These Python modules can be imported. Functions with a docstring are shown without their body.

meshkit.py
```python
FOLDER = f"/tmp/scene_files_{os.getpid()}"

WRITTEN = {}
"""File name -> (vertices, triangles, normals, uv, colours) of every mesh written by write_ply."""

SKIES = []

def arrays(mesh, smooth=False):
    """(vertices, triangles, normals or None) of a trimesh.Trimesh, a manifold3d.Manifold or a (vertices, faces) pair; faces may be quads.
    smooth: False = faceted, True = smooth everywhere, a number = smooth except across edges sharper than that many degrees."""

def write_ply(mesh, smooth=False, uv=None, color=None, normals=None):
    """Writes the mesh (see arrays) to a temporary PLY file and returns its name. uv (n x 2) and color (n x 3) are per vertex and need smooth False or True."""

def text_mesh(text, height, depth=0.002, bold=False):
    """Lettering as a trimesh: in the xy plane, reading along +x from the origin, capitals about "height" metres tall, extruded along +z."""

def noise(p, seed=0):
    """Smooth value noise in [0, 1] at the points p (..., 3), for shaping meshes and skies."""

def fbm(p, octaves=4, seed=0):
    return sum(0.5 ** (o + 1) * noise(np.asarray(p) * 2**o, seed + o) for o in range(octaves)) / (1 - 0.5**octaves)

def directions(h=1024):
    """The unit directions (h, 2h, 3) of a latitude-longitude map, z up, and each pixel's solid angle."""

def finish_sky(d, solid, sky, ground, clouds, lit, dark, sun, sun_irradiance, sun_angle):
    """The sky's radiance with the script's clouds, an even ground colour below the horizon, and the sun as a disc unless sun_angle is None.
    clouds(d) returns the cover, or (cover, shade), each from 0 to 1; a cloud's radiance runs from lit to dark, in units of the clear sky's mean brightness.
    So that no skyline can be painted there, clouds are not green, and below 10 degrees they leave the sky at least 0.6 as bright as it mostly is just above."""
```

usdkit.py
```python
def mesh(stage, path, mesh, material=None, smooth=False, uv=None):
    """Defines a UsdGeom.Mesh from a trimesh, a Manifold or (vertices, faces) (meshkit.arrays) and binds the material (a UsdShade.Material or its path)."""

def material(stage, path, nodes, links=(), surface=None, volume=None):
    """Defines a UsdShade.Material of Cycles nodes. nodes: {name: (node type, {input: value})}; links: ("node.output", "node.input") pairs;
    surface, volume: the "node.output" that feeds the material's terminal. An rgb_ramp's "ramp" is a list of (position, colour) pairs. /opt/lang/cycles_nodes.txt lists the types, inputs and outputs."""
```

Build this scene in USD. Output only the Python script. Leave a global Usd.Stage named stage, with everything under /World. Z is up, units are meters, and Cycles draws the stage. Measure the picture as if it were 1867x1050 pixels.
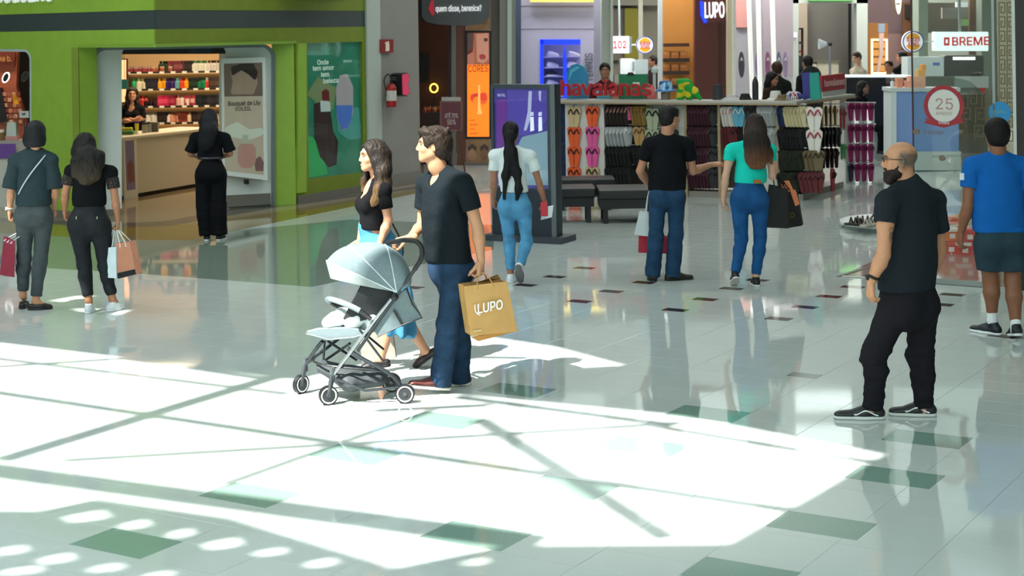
import math, random, numpy as np, trimesh, usdkit, meshkit, manifold3d as m3
from pxr import Usd, UsdGeom, UsdLux, UsdShade, Gf, Sdf, Vt
from shapely.geometry import Polygon, box as sbox, LineString, Point
from shapely import affinity
from shapely.ops import unary_union
stage = Usd.Stage.CreateInMemory()
UsdGeom.Xform.Define(stage, '/World'); UsdGeom.Scope.Define(stage, '/World/Looks')
UsdGeom.SetStageUpAxis(stage, 'Z')
W, H, FOC, HZ, ROLL, EYE = 1867.0, 1050.0, 3000.0, 50.0, -0.015, 2.5
CR, SR = math.cos(ROLL), math.sin(ROLL)

# ---------------------------------------------------------------- camera, sky, sun, area lights, exposure
cam = UsdGeom.Camera.Define(stage, '/World/camera')
cam.CreateHorizontalApertureAttr(36.0); cam.CreateVerticalApertureAttr(36.0 * H / W)
cam.CreateFocalLengthAttr(36.0 * FOC / W)
cam.CreateHorizontalApertureOffsetAttr(0.0)
cam.CreateVerticalApertureOffsetAttr(-(H / 2 - HZ) * 36.0 / W)
cam.CreateClippingRangeAttr((0.1, 500.0))
cam.CreateExposureAttr(-0.12); cam.CreateFStopAttr(4.5); cam.CreateFocusDistanceAttr(11.4)
_m = Gf.Matrix4d(1.0)
# camera axes in world: right=(cr,0,sr), up=(-sr,0,cr), back=(0,-1,0)
_m.SetRow(0, Gf.Vec4d(CR, 0, SR, 0)); _m.SetRow(1, Gf.Vec4d(-SR, 0, CR, 0)); _m.SetRow(2, Gf.Vec4d(0, -1, 0, 0)); _m.SetRow(3, Gf.Vec4d(0, 0, EYE, 1))
cam.AddTransformOp().Set(_m)

dome = UsdLux.DomeLight.Define(stage, '/World/sky'); dome.CreateIntensityAttr(1.6); dome.CreateColorAttr(Gf.Vec3f(0.80, 0.95, 1.0))
SUN = np.array([0.52, 0.52, -1.0])          # sunlight's travel, per metre of fall
sun = UsdLux.DistantLight.Define(stage, '/World/sun'); sun.CreateAngleAttr(0.53); sun.CreateIntensityAttr(66000.0); sun.CreateColorAttr(Gf.Vec3f(1.0, 0.97, 0.90))
# a distant light shines along its -z: tilt it about y, then turn it about z
_el = math.degrees(math.atan2(math.hypot(SUN[0], SUN[1]), 1.0)); _az = math.degrees(math.atan2(SUN[1], SUN[0]))
sun.AddRotateZOp().Set(_az); sun.AddRotateYOp().Set(-_el)
def area_light(name, loc, size, power, color=(1, 0.95, 0.88), rx=0):
    l = UsdLux.RectLight.Define(stage, '/World/' + name); l.CreateWidthAttr(size[0]); l.CreateHeightAttr(size[1]); l.CreateIntensityAttr(power); l.CreateColorAttr(Gf.Vec3f(*color))
    x = UsdGeom.Xformable(l); x.AddTranslateOp().Set(Gf.Vec3d(*loc)); x.AddRotateXOp().Set(rx)
LIGHTS = [
 ('hall_lamp', (-9, 15, 7.8), (7, 4), 5.2, (0.95, 0.99, 1.0)), ('hall_lamp_002', (2.5, 20, 7.8), (8, 3), 2.0, (0.97, 0.99, 1.0)), ('hall_lamp_001', (1.5, 16.5, 7.8), (9, 3), 1.7, (0.95, 1, 0.98)),
 ('shop_lamp', (-5.2, 26.6, 3.0), (3.0, 1.2), 14, (1, 0.78, 0.5)), ('shop_lamp_001', (-8.4, 25.4, 3.0), (1.5, 0.8), 8, (1, 0.7, 0.5)),
 ('shop_lamp_002', (-0.9, 31.8, 3.15), (1.2, 0.8), 2.5, (1, 0.6, 0.35)), ('shop_lamp_003', (1.8, 34, 4.5), (4, 1.6), 14, (0.92, 0.94, 1)),
 ('shop_lamp_004', (4.2, 35, 4.5), (4, 1.8), 9.5, (1, 0.93, 0.85)), ('shop_lamp_005', (8.5, 35, 4.5), (5, 2), 11, (1, 0.96, 0.92)), ('shop_lamp_006', (7.5, 36.8, 4.5), (5, 2), 8, (1, 0.96, 0.92)),
 ('shop_lamp_007', (3.2, 28.0, 7.8), (6, 3), 6, (1, 0.97, 0.93)),
]
for _l in LIGHTS: area_light(*_l)

# ---------------------------------------------------------------- helpers
def ray(px, py):
    x, y = (px - W / 2) / FOC, -(py - HZ) / FOC
    return np.array([CR * x - SR * y, 1.0, SR * x + CR * y])
def at(px, py, Y): d = ray(px, py); return np.array([0, 0, EYE]) + d * Y
def ground(px, py, z=0.0): d = ray(px, py); return np.array([0, 0, EYE]) + d * ((z - EYE) / d[2])
def proj(p):
    p = np.asarray(p, float); X, Y, Z = p[0] / p[1], p[1], (p[2] - EYE) / p[1]
    return (W / 2 + FOC * (CR * X + SR * Z), HZ - FOC * (-SR * X + CR * Z))
def lin(h):
    if not isinstance(h, str): return tuple(h)
    c = [int(h[i:i + 2], 16) / 255 for i in (0, 2, 4)]
    return tuple(x / 12.92 if x <= 0.04045 else ((x + 0.055) / 1.055) ** 2.4 for x in c)
_mats = {}
def M(col, rough=0.5, metal=0.0, var=0.0, scale=30.0, spec=0.5, bump=0.0, emit=0.0, tint=False, stretch=None, coat=0.0, alpha=1.0, trans=0.0, sheen=0.0):
    key = (col, rough, metal, var, scale, spec, bump, emit, tint, stretch, coat, alpha, trans, sheen)
    if key in _mats: return _mats[key]
    c = lin(col); n = {'p': ('principled_bsdf', dict(base_color=c, roughness=rough, metallic=metal, specular_ior_level=spec))}; L = []
    pi = n['p'][1]
    if coat: pi['coat_weight'] = coat
    if alpha < 1: pi['alpha'] = alpha
    if trans: pi['transmission_weight'] = trans
    if sheen: pi['sheen_weight'] = sheen
    if emit: pi['emission_strength'] = emit; pi['emission_color'] = c
    src = None
    if tint: n['a'] = ('attribute', dict(attribute='tint')); src = 'a.color'
    if var or bump:
        n['g'] = ('geometry', {}); vec = 'g.position'
        if stretch: n['mp'] = ('mapping', dict(scale=stretch)); L.append(('g.position', 'mp.vector')); vec = 'mp.vector'
        n['n'] = ('noise_texture', dict(scale=scale, detail=3.0)); L.append((vec, 'n.vector'))
    if var:
        n['r'] = ('rgb_ramp', dict(ramp=[(0.3, (1 - var,) * 3), (0.7, (1 + var,) * 3)])); L.append(('n.fac', 'r.fac'))
        n['m'] = ('mix', dict(mix_type='multiply', fac=1.0, color1=c)); L.append(('r.color', 'm.color2'))
        if src: L.append((src, 'm.color1'))
        src = 'm.color'
    if src: L.append((src, 'p.base_color'))
    if bump:
        n['b'] = ('bump', dict(strength=bump, distance=0.01)); L += [('n.fac', 'b.height'), ('b.normal', 'p.normal')]
    k = len(_mats); _mats[key] = usdkit.material(stage, f'/World/Looks/finish_{k:03d}', n, L, surface='p.BSDF')
    return _mats[key]
def glass_pane(name, tintc=(0.95, 1, 0.98), base=0.02, edge=0.5):
    """A thin pane: clear, with a reflection that grows towards grazing view."""
    return usdkit.material(stage, '/World/Looks/' + name, {'t': ('transparent_bsdf', dict(color=tintc)), 'g': ('glossy_bsdf', dict(color=(1, 1, 1), roughness=0.02)), 'l': ('layer_weight', dict(blend=0.5)), 'w': ('math', dict(math_type='power', value2=5.0)), 'k': ('math', dict(math_type='multiply_add', value2=edge, value3=base)), 'm': ('mix_closure', {})},
        [('l.facing', 'w.value1'), ('w.value', 'k.value1'), ('k.value', 'm.fac'), ('t.BSDF', 'm.closure1'), ('g.BSDF', 'm.closure2')], surface='m.closure')
_names = {}
def fresh(parent, name):
    k = _names.get((parent, name), 0); _names[(parent, name)] = k + 1
    return f'{parent}/{name}' if k == 0 else f'{parent}/{name}_{k:03d}'
def meta(prim, label=None, cat=None, group=None, kind=None):
    for k, v in (('label', label), ('category', cat), ('group', group), ('kind', kind)):
        if v: prim.SetCustomDataByKey(k, v)
def put(path, mesh, mat, smooth=False, color=None):
    if isinstance(mesh, list): mesh = cat_(mesh)
    if color is not None: smooth = True
    g = usdkit.mesh(stage, path, mesh, mat, smooth=smooth)
    if color is not None: UsdGeom.PrimvarsAPI(g).CreatePrimvar('tint', Sdf.ValueTypeNames.Color3fArray, 'vertex').Set(Vt.Vec3fArray.FromNumpy(np.asarray(color, np.float32)))
    return g
def VF(m):
    if hasattr(m, 'to_mesh'): q = m.to_mesh(); return np.array(q.vert_properties[:, :3], float), np.array(q.tri_verts, int)
    if isinstance(m, (tuple, list)):
        v, f = np.asarray(m[0], float), np.asarray(m[1], int)
        if f.shape[1] == 4: f = np.vstack([f[:, [0, 1, 2]], f[:, [0, 2, 3]]])
        return v, f
    return np.array(m.vertices, float), np.array(m.faces, int)
def cat_(ms):
    vs, fs, n = [], [], 0
    for m in ms:
        v, f = VF(m); vs.append(v); fs.append(f + n); n += len(v)
    return np.vstack(vs), np.vstack(fs)
def moved(m, t=(0, 0, 0), rz=0.0, R=None, s=1.0):
    v, f = VF(m); v = v * s
    if rz: c, q = math.cos(rz), math.sin(rz); v = v @ np.array([[c, -q, 0], [q, c, 0], [0, 0, 1]]).T
    if R is not None: v = v @ np.asarray(R).T
    return v + np.asarray(t, float), f
def mat4(loc, rz=0.0, R=None, s=1.0):
    m = np.eye(4); c, q = math.cos(rz), math.sin(rz); m[:3, :3] = np.array([[c, -q, 0], [q, c, 0], [0, 0, 1]]) if R is None else R
    m[:3, :3] *= s; m[:3, 3] = loc
    return Gf.Matrix4d(*[float(x) for x in m.T.ravel()])
class Thing:
    """An Xform under /World; parts are given in world coordinates and stored relative to loc."""
    def __init__(s, name, label=None, cat=None, loc=(0, 0, 0), group=None, kind=None):
        s.path = fresh('/World', name); s.loc = np.asarray(loc, float); s.name = name
        s.x = UsdGeom.Xform.Define(stage, s.path); s.op = s.x.AddTransformOp(); s.op.Set(mat4(s.loc)); meta(s.x.GetPrim(), label, cat, group, kind)
        s.cat = cat; s.used = False
    def part(s, name, mesh, mat, smooth=False, color=None, label=None, parent=None, kind=None):
        p = fresh(parent or s.path, name); g = put(p, moved(mesh if not isinstance(mesh, list) else cat_(mesh), -s.loc), mat, smooth, color); meta(g.GetPrim(), label, kind=kind)
        return p
    def group_(s, name):
        p = fresh(s.path, name); UsdGeom.Xform.Define(stage, p); return p
    def place(s, loc, rz=0.0, label=None, group=None, R=None, sc=1.0):
        """First use moves the thing itself; later ones make an instanced copy."""
        if not s.used: s.used = True; pr, op = s.x.GetPrim(), s.op
        else:
            x = UsdGeom.Xform.Define(stage, fresh('/World', s.name)); pr = x.GetPrim(); pr.GetReferences().AddInternalReference(s.path); pr.SetInstanceable(True); op = UsdGeom.Xformable(pr).MakeMatrixXform()
        op.Set(mat4(loc, rz, R, sc)); meta(pr, label, s.cat, group)
def single(name, label, cat, mesh, mat, group=None, kind=None, smooth=False, color=None):
    g = put(fresh('/World', name), mesh, mat, smooth, color); meta(g.GetPrim(), label, cat, group, kind); return g
def struct(name, mesh, mat, smooth=False, label=None):
    g = put(fresh('/World', name), mesh, mat, smooth); meta(g.GetPrim(), label, kind='structure'); return g
def bx(x0, x1, y0, y1, z0, z1):
    m = trimesh.creation.box((abs(x1 - x0), abs(y1 - y0), abs(z1 - z0))); m.apply_translation(((x0 + x1) / 2, (y0 + y1) / 2, (z0 + z1) / 2)); return m
def rbox(sx, sy, sz, r=0.01, seg=8, c=(0, 0, 0)):
    pts = [m3.Manifold.sphere(r, seg).translate([a * (sx / 2 - r), b * (sy / 2 - r), d * (sz / 2 - r)]) for a in (-1, 1) for b in (-1, 1) for d in (-1, 1)]
    return m3.Manifold.batch_hull(pts).translate(list(map(float, c)))
def tube(pts, r, seg=10, closed=False):
    pts = np.asarray(pts, float); n = len(pts); rs = np.broadcast_to(np.asarray(r, float), (n,))
    t = np.gradient(pts, axis=0) if not closed else np.roll(pts, -1, 0) - np.roll(pts, 1, 0)
    t /= np.linalg.norm(t, axis=1, keepdims=True); a = np.array([0, 0, 1.0]) if abs(t[0][2]) < 0.9 else np.array([1.0, 0, 0]); V = []
    u = np.cross(t[0], a); u /= np.linalg.norm(u)
    for i in range(n):
        u = u - t[i] * (u @ t[i]); u /= np.linalg.norm(u); w = np.cross(t[i], u)
        for k in range(seg): q = 2 * math.pi * k / seg; V.append(pts[i] + rs[i] * (math.cos(q) * u + math.sin(q) * w))
    Fc = []
    for i in range(n if closed else n - 1):
        j = (i + 1) % n
        for k in range(seg): l = (k + 1) % seg; Fc += [(i * seg + k, i * seg + l, j * seg + l), (i * seg + k, j * seg + l, j * seg + k)]
    if not closed:
        V += [pts[0], pts[-1]]
        for k in range(seg): l = (k + 1) % seg; Fc += [(n * seg, l, k), (n * seg + 1, (n - 1) * seg + k, (n - 1) * seg + l)]
    return np.array(V), np.array(Fc)[:, ::-1]
def curve(pts, n=24):
    from scipy.interpolate import CubicSpline
    p = np.asarray(pts, float); d = np.r_[0, np.cumsum(np.linalg.norm(np.diff(p, axis=0), axis=1))]
    return CubicSpline(d, p)(np.linspace(0, d[-1], n))
def lathe(prof, seg=24, c=(0, 0, 0)):
    m = trimesh.creation.revolve(np.asarray(prof, float), sections=seg); m.apply_translation(c); return m
def extr(poly, h): 
    gs = getattr(poly, 'geoms', [poly]); return trimesh.util.concatenate([trimesh.creation.extrude_polygon(g, h, engine='earcut') for g in gs if g.area > 1e-9])
class Plane:
    """A vertical plane through floor points P and Q (seen from the camera P is left, Q right). u runs along it, z up, depth behind it away from the eye."""
    def __init__(s, P, Q):
        s.P = np.array([P[0], P[1], 0.0]); d = np.array([Q[0] - P[0], Q[1] - P[1], 0.0]); s.d = d / np.linalg.norm(d); s.n = np.array([-s.d[1], s.d[0], 0])   # n points away from the eye
        s.R = np.stack([s.d, [0, 0, 1.0], -s.n], 1)
    def uz(s, px, py):
        r = ray(px, py); o = np.array([0, 0, EYE]); t = ((s.P - o) @ s.n) / (r @ s.n); p = o + r * t
        return ((p - s.P) @ s.d, p[2])
    def poly(s, pix): return Polygon([s.uz(*p) for p in pix])
    def ext(s, poly, th, off=0.0):
        """Extrudes a (u, z) polygon th metres backwards from off metres in front of the plane."""
        return moved(extr(poly, th), s.P - s.n * (off - th), R=s.R)
    def pt(s, u, z, off=0.0): return s.P + s.d * u - s.n * off + np.array([0, 0, z])
    def pix(s, px, py, off=0.0): u, z = s.uz(px, py); return s.pt(u, z, off)
    def text(s, txt, px, py, hpx, off=0.002, depth=0.004, wpx=None, bold=True, shear=0.0):
        """Lettering whose baseline starts at pixel (px, py), capitals hpx pixels tall, stretched to wpx pixels wide."""
        u, z = s.uz(px, py); h = s.uz(px, py - hpx)[1] - z; m = meshkit.text_mesh(txt, h, depth, bold=bold); v, f = VF(m)
        if wpx: v[:, 0] *= (s.uz(px + wpx, py)[0] - u) / (v[:, 0].max())
        v[:, 0] += shear * v[:, 1]
        return moved((v, f), s.pt(u, z, off), R=s.R)
def front(Y): return Plane((-20, Y), (20, Y))
def rect(x0, y0, x1, y1): return [(x0, y0), (x1, y0), (x1, y1), (x0, y1)]
def rounded(poly, r): return poly.buffer(-r).buffer(r, 8) if r > 0 else poly
# ---------------------------------------------------------------- floor
rng = np.random.default_rng(7)
def terrazzo(name, c1, c2, rough=0.032, sc=220.0, contrast=0.5):
    return usdkit.material(stage, '/World/Looks/' + name, {'g': ('geometry', {}), 'n': ('noise_texture', dict(scale=sc, detail=2.0)), 'r': ('rgb_ramp', dict(ramp=[(0.5 - contrast / 2, lin(c1)), (0.5 + contrast / 2, lin(c2))])),
        'n2': ('noise_texture', dict(scale=1.3, detail=2.0)), 'r2': ('rgb_ramp', dict(ramp=[(0.3, (rough,) * 3), (0.7, (rough * 1.8,) * 3)])), 'p': ('principled_bsdf', dict(specular_ior_level=0.5))},
        [('g.position', 'n.vector'), ('n.fac', 'r.fac'), ('r.color', 'p.base_color'), ('g.position', 'n2.vector'), ('n2.fac', 'r2.fac'), ('r2.color', 'p.roughness')], surface='p.BSDF')
T_WHITE = terrazzo('terrazzo_white', 'b3bdba', 'cdd5d2'); T_WHITE2 = terrazzo('terrazzo_white_b', 'b2bcb9', 'ccd4d1')
T_GREEN = terrazzo('terrazzo_green', '67847a', '91ada2', sc=180, contrast=0.7); T_BROWN = terrazzo('terrazzo_brown', '32231f', '46332d')
T_OLIVE = terrazzo('terrazzo_olive', '78897d', '88988d'); T_SAND = terrazzo('terrazzo_sand', '8f7f66', 'a6957a'); T_MUST = terrazzo('terrazzo_mustard', '7d6a2c', '8f7a38'); T_GREY = terrazzo('terrazzo_grey', '55534d', '646159')
GROUT = M('a4aeaa', 0.6)
fl = Thing('floor', kind='structure')
fl.part('grout_bed', bx(-30, 30, -16, 48, -0.08, -0.006), GROUT, label='dull grey-green grout bed between the polished tiles')
# tile lattice: long edge at THL radians, tile 0.47 x 0.30 m, laid in straight courses
TL, TS = 0.467, 0.300
AX = -0.53
# the axes of the course: e1 along the long edge, e2 across it
_c0 = ground(230, 990)[:2]
def tile_axes():
    l, t, r = ground(125, 992)[:2], ground(204, 961)[:2], ground(335, 987)[:2]
    e1 = (r - t) / np.linalg.norm(r - t); e2 = np.array([-e1[1], e1[0]]); return e1, e2
E1, E2 = tile_axes()
def tile_mesh(c, a, b, gap=0.0008, top=0.0):
    k = np.array([[-a, -b], [a, -b], [a, b], [-a, b]]) / 2; k = np.sign(k) * (np.abs(k) - gap); p = c + k[:, :1] * E1 + k[:, 1:] * E2
    e = np.sign(k) * (np.abs(k) - 0.0010); q = c + e[:, :1] * E1 + e[:, 1:] * E2
    V = np.vstack([np.c_[p, np.full(4, -0.01)], np.c_[p, np.full(4, top - 0.0004)], np.c_[q, np.full(4, top)]])
    Fq = [(4 * l + i, 4 * l + (i + 1) % 4, 4 * l + 4 + (i + 1) % 4, 4 * l + 4 + i) for l in (0, 1) for i in range(4)] + [(8, 9, 10, 11)]
    return VF((V, Fq))
BIG = [(230, 990), (455, 902), (647.5, 828), (808, 766), (943, 711), (868, 976), (1037, 888), (1175, 814), (1291, 753.5), (1350, 1046), (1498, 957), (1632, 869), (1690, 800)]
SMALL = [(1056.6, 549.2), (1114.5, 531.1), (1174, 514.9), (1065.6, 488.4), (1011.3, 504.4), (958, 519.6), (1231.5, 564.9), (1285.8, 545.4), (1334.3, 526), (1381, 510.5), (1420, 580.9), (1467.5, 559.7), (1511.5, 540.3), (1555, 523.1), (1467, 684), (1737, 537), (1637, 596), (1715, 555), (752, 524), (1826, 613)]
_r = Polygon([ground(-120, 1120)[:2], ground(2000, 1120)[:2], ground(2000, 560)[:2], ground(1900, 500)[:2], ground(900, 430)[:2], ground(-60, 420)[:2]])
Z_OLIVE = Polygon([ground(*p)[:2] for p in [(-150, 476), (230, 497), (568, 523), (900, 455), (900, 410), (640, 400), (345, 428), (225, 428), (-150, 417)]])
Z_MUST = Polygon([ground(*p)[:2] for p in [(-150, 417), (225, 437), (345, 438), (520, 402), (762, 352), (762, 345), (505, 386), (345, 409), (225, 406), (-150, 395)]])
Z_GREY = Polygon([ground(*p)[:2] for p in [(-150, 398), (225, 414), (310, 412), (500, 379), (760, 344), (760, 340), (500, 374), (420, 381), (300, 403), (220, 407), (-150, 390)]])
Z_SAND = Polygon([ground(*p)[:2] for p in [(-150, 420), (225, 438), (345, 436), (525, 400), (775, 347), (768, 200), (-150, 200)]])
dark = unary_union([Polygon([ground(*p)[:2] + (a * E1 * TL + b * E2 * TS) * 0.5 for a, b in ((-1, -1), (1, -1), (1, 1), (-1, 1))]) for p in BIG] + [Polygon([ground(*p)[:2] + (a * E1 + b * E2 * .66) * 0.108 for a, b in ((-1, -1), (1, -1), (1, 1), (-1, 1))]) for p in SMALL])
for p in BIG: fl.part('dark_tile', tile_mesh(ground(*p)[:2], TL, TS), T_GREEN, label='speckled green-grey floor tile')
for p in SMALL: fl.part('dark_tile', tile_mesh(ground(*p)[:2], 0.216, 0.142), T_BROWN if p != (1467, 684) else M('4a5a55', 0.15), label='small dark brown floor tile' if p != (1467, 684) else 'small metal cover plate in the floor')
def clipped(poly, top=0.0):
    """A tile cut by another: an extruded remnant."""
    return moved(extr(poly, 0.01 + top), (0, 0, -0.01))
cells = []
for i in range(-60, 90):
    for j in range(-70, 110):
        c = _c0 + i * TL * E1 + j * TS * E2
        if -10 < c[0] < 11 and 7.0 < c[1] < 48: cells.append((c, i, j))
cells.sort(key=lambda q: q[0][1])
zones = unary_union([Z_OLIVE, Z_MUST, Z_GREY, Z_SAND]); far = [[], []]; n = 0
from shapely.prepared import prep
pd, pz = prep(dark.buffer(0.001)), prep(zones)
for c, i, j in cells:
    q = Polygon([c + (a * (TL / 2 - .0008) * E1 + b * (TS / 2 - .0008) * E2) for a, b in ((-1, -1), (1, -1), (1, 1), (-1, 1))])
    m = tile_mesh(c, TL, TS)
    if pd.intersects(q) or pz.intersects(q):
        rest = q.difference(dark.buffer(0.0015)).difference(zones)
        if rest.area < 1e-4: continue
        m = clipped(rest) if rest.geom_type in ('Polygon', 'MultiPolygon') else None
        if m is None: continue
    px, py = proj((c[0], c[1], 0))
    if n < 300 and -60 < px < W + 60 and py < H + 40: fl.part('floor_tile', m, (T_WHITE, T_WHITE2)[(i * 7 + j * 3) % 2]); n += 1
    else: far[(i * 7 + j * 3) % 2].append(m)
for k in (0, 1): fl.part('floor_tiles', far[k], (T_WHITE, T_WHITE2)[k], kind='stuff', label='far and edge white terrazzo tiles')
for nm, zp, mt, lb in (('olive_paving', Z_OLIVE.difference(unary_union([Z_MUST, Z_GREY])), T_OLIVE, 'grey-green terrazzo field before the green shop'), ('mustard_band', Z_MUST.difference(Z_GREY), T_MUST, 'mustard yellow terrazzo band'), ('grey_band', Z_GREY, T_GREY, 'dark grey terrazzo band'), ('sand_paving', Z_SAND.difference(unary_union([Z_MUST, Z_GREY])).difference(Z_OLIVE), T_SAND, 'sandy beige shop floor')):
    fl.part(nm, moved(extr(zp.difference(dark), 0.0105), (0, 0, -0.0105)), mt, label=lb)

# ---------------------------------------------------------------- roof with skylight: the sun patches are the openings carried down the sunlight
RZ = 8.0
def roof(px, py): g = ground(px, py); return g[:2] - SUN[:2] * RZ
def roofpoly(pix): return Polygon([roof(*p) for p in pix])
sky_main = unary_union([roofpoly([(-700, 560), (-60, 618), (250, 655), (500, 688), (560, 694), (870, 722), (1240, 757), (1610, 828), (1320, 995), (940, 998), (900, 1000), (700, 1040), (300, 1100), (-900, 1100)]), roofpoly([(540, 692), (700, 655), (872, 611), (1010, 632), (1142, 667), (1010, 674), (900, 692), (760, 712)])])
shade = unary_union([roofpoly([(-900, 928), (60, 934), (165, 912), (410, 947), (700, 1035), (690, 1300), (-1400, 1300)])])
sky_main = sky_main.difference(shade)
holes = [roofpoly([(x - w, y + s), (x + w * .7, y - h), (x + w, y + h * .2), (x - w * .6, y + h)]) for x, y, w, h, s in [(150, 943, 48, 12, 2), (238, 958, 34, 10, 2), (322, 974, 30, 10, 2), (398, 993, 42, 12, 2), (485, 1008, 38, 9, 2), (578, 1028, 36, 10, 2), (10, 1005, 40, 10, 2), (95, 1020, 40, 11, 3), (185, 1037, 40, 9, 2), (30, 1042, 50, 9, 2), (280, 1050, 36, 8, 2), (860, 1026, 30, 8, 2)]]
holes += [roofpoly(q) for q in ([(84, 549), (140, 539), (176, 540), (110, 552)], [(122, 562), (180, 563), (190, 570), (140, 569)], [(196, 574), (228, 563), (236, 566), (214, 576)])]
sky_rear = affinity.translate(sbox(-11, -10, 9, 2), -SUN[0] * RZ, -SUN[1] * RZ)
ceil_poly = sbox(-34, -18, 32, 48).difference(sky_main).difference(unary_union(holes)).difference(sky_rear)
CEIL = M('d8dcd6', 0.7)
struct('ceiling', moved(extr(ceil_poly, 0.06), (0, 0, RZ)), CEIL)
STEEL = M('9aa39c', 0.5)
def beam(a, b, wid, lab, zz=0.0, dep=0.07):
    A, B = roof(*a), roof(*b); ls = LineString([A, B]).buffer(wid / 2, cap_style=2)
    single('roof_beam', lab, 'roof beam', moved(extr(ls, dep), (0, 0, RZ - 0.11 - zz)), STEEL)
BEAMS = [((520, 682), (20, 835), 0.15), ((-80, 700), (1460, 927), 0.065), ((130, 836), (640, 806), 0.05), ((640, 806), (1250, 768), 0.05), ((-80, 842), (1000, 985), 0.22), ((-80, 672), (240, 651), 0.05), ((240, 651), (510, 690), 0.05),
  ((890, 762), (1230, 975), 0.10), ((430, 878), (800, 745), 0.06), ((845, 720), (1240, 772), 0.07), ((1200, 772), (1600, 838), 0.045), ((-80, 640), (540, 715), 0.035), ((855, 648), (975, 650), 0.05), ((700, 745), (905, 735), 0.06)]
BLAB = ['casting the broad slanting shadow left of the stroller', 'casting the long thin shadow across the sunlit floor', 'casting the thin shadow at the left edge', 'casting the thin shadow behind the dark tiles', 'casting the broad shadow along the lower floor', 'casting the short upper left shadow', 'joining the upper left shadows', 'casting the pale slanting shadow at lower right', 'casting the slanting shadow below the stroller', 'casting the short shadow right of the rear wheel', 'casting the thin shadow near the bald person', 'casting the top left edge shadow', 'casting the small shadow below the kraft bag', 'casting the short shadow below the sneaker']
for k, (a, b, w_) in enumerate(BEAMS): beam(a, b, w_, 'grey steel skylight beam overhead, ' + BLAB[k], zz=0.002 * k)
# hall shell
WALLP = M('cfd3cc', 0.7)
struct('wall_left', bx(-30.2, -30, -16, 48, 0, RZ), WALLP); struct('wall_right', bx(30, 30.2, -16, 48, 0, RZ), WALLP); struct('wall_back', bx(-30, 30, -16.2, -16, 0, RZ), WALLP); struct('wall_far', bx(-30, 30, 46, 46.2, 0, RZ), WALLP)
# ---------------------------------------------------------------- the green corner shop
C0, Rr, Ll = at(282, 60, 21.0)[:2], at(668, 50, 25.4)[:2], at(0, 50, 23.4)[:2]
LW = Plane(C0 + (Ll - C0) * 2.2, C0); RW = Plane(C0, Rr); PP = Plane(ground(224, 391.5)[:2], ground(500, 374)[:2])
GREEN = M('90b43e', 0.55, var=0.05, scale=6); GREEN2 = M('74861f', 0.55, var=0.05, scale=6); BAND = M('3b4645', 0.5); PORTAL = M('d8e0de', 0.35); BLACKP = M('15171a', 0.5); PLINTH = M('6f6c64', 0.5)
uL = lambda p, px, py: p.uz(px, py)[0]
fas = Thing('shop_fascia', 'green shop fascia with dark grey band wrapping the corner', None, (C0[0], C0[1], 2.3), kind='structure')
zb0, zb1, zf = 2.545, 2.79, 2.315
LE = LW.uz(282, 60)[0]; RE = RW.uz(668, 50)[0]
for pl, a, b in ((LW, 0.0, LE), (RW, 0.0, RE)):
    fas.part('fascia_panel', pl.ext(sbox(a, zf, b, zb0), 0.01), GREEN if pl is LW else GREEN2); fas.part('fascia_panel', pl.ext(sbox(a, zb1, b, 4.4), 0.01, 0.0), GREEN if pl is LW else GREEN2); fas.part('fascia_band', pl.ext(sbox(a, zb0, b + 0.0, zb1), 0.01, -0.006), BAND, label='dark grey band along the fascia')
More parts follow.
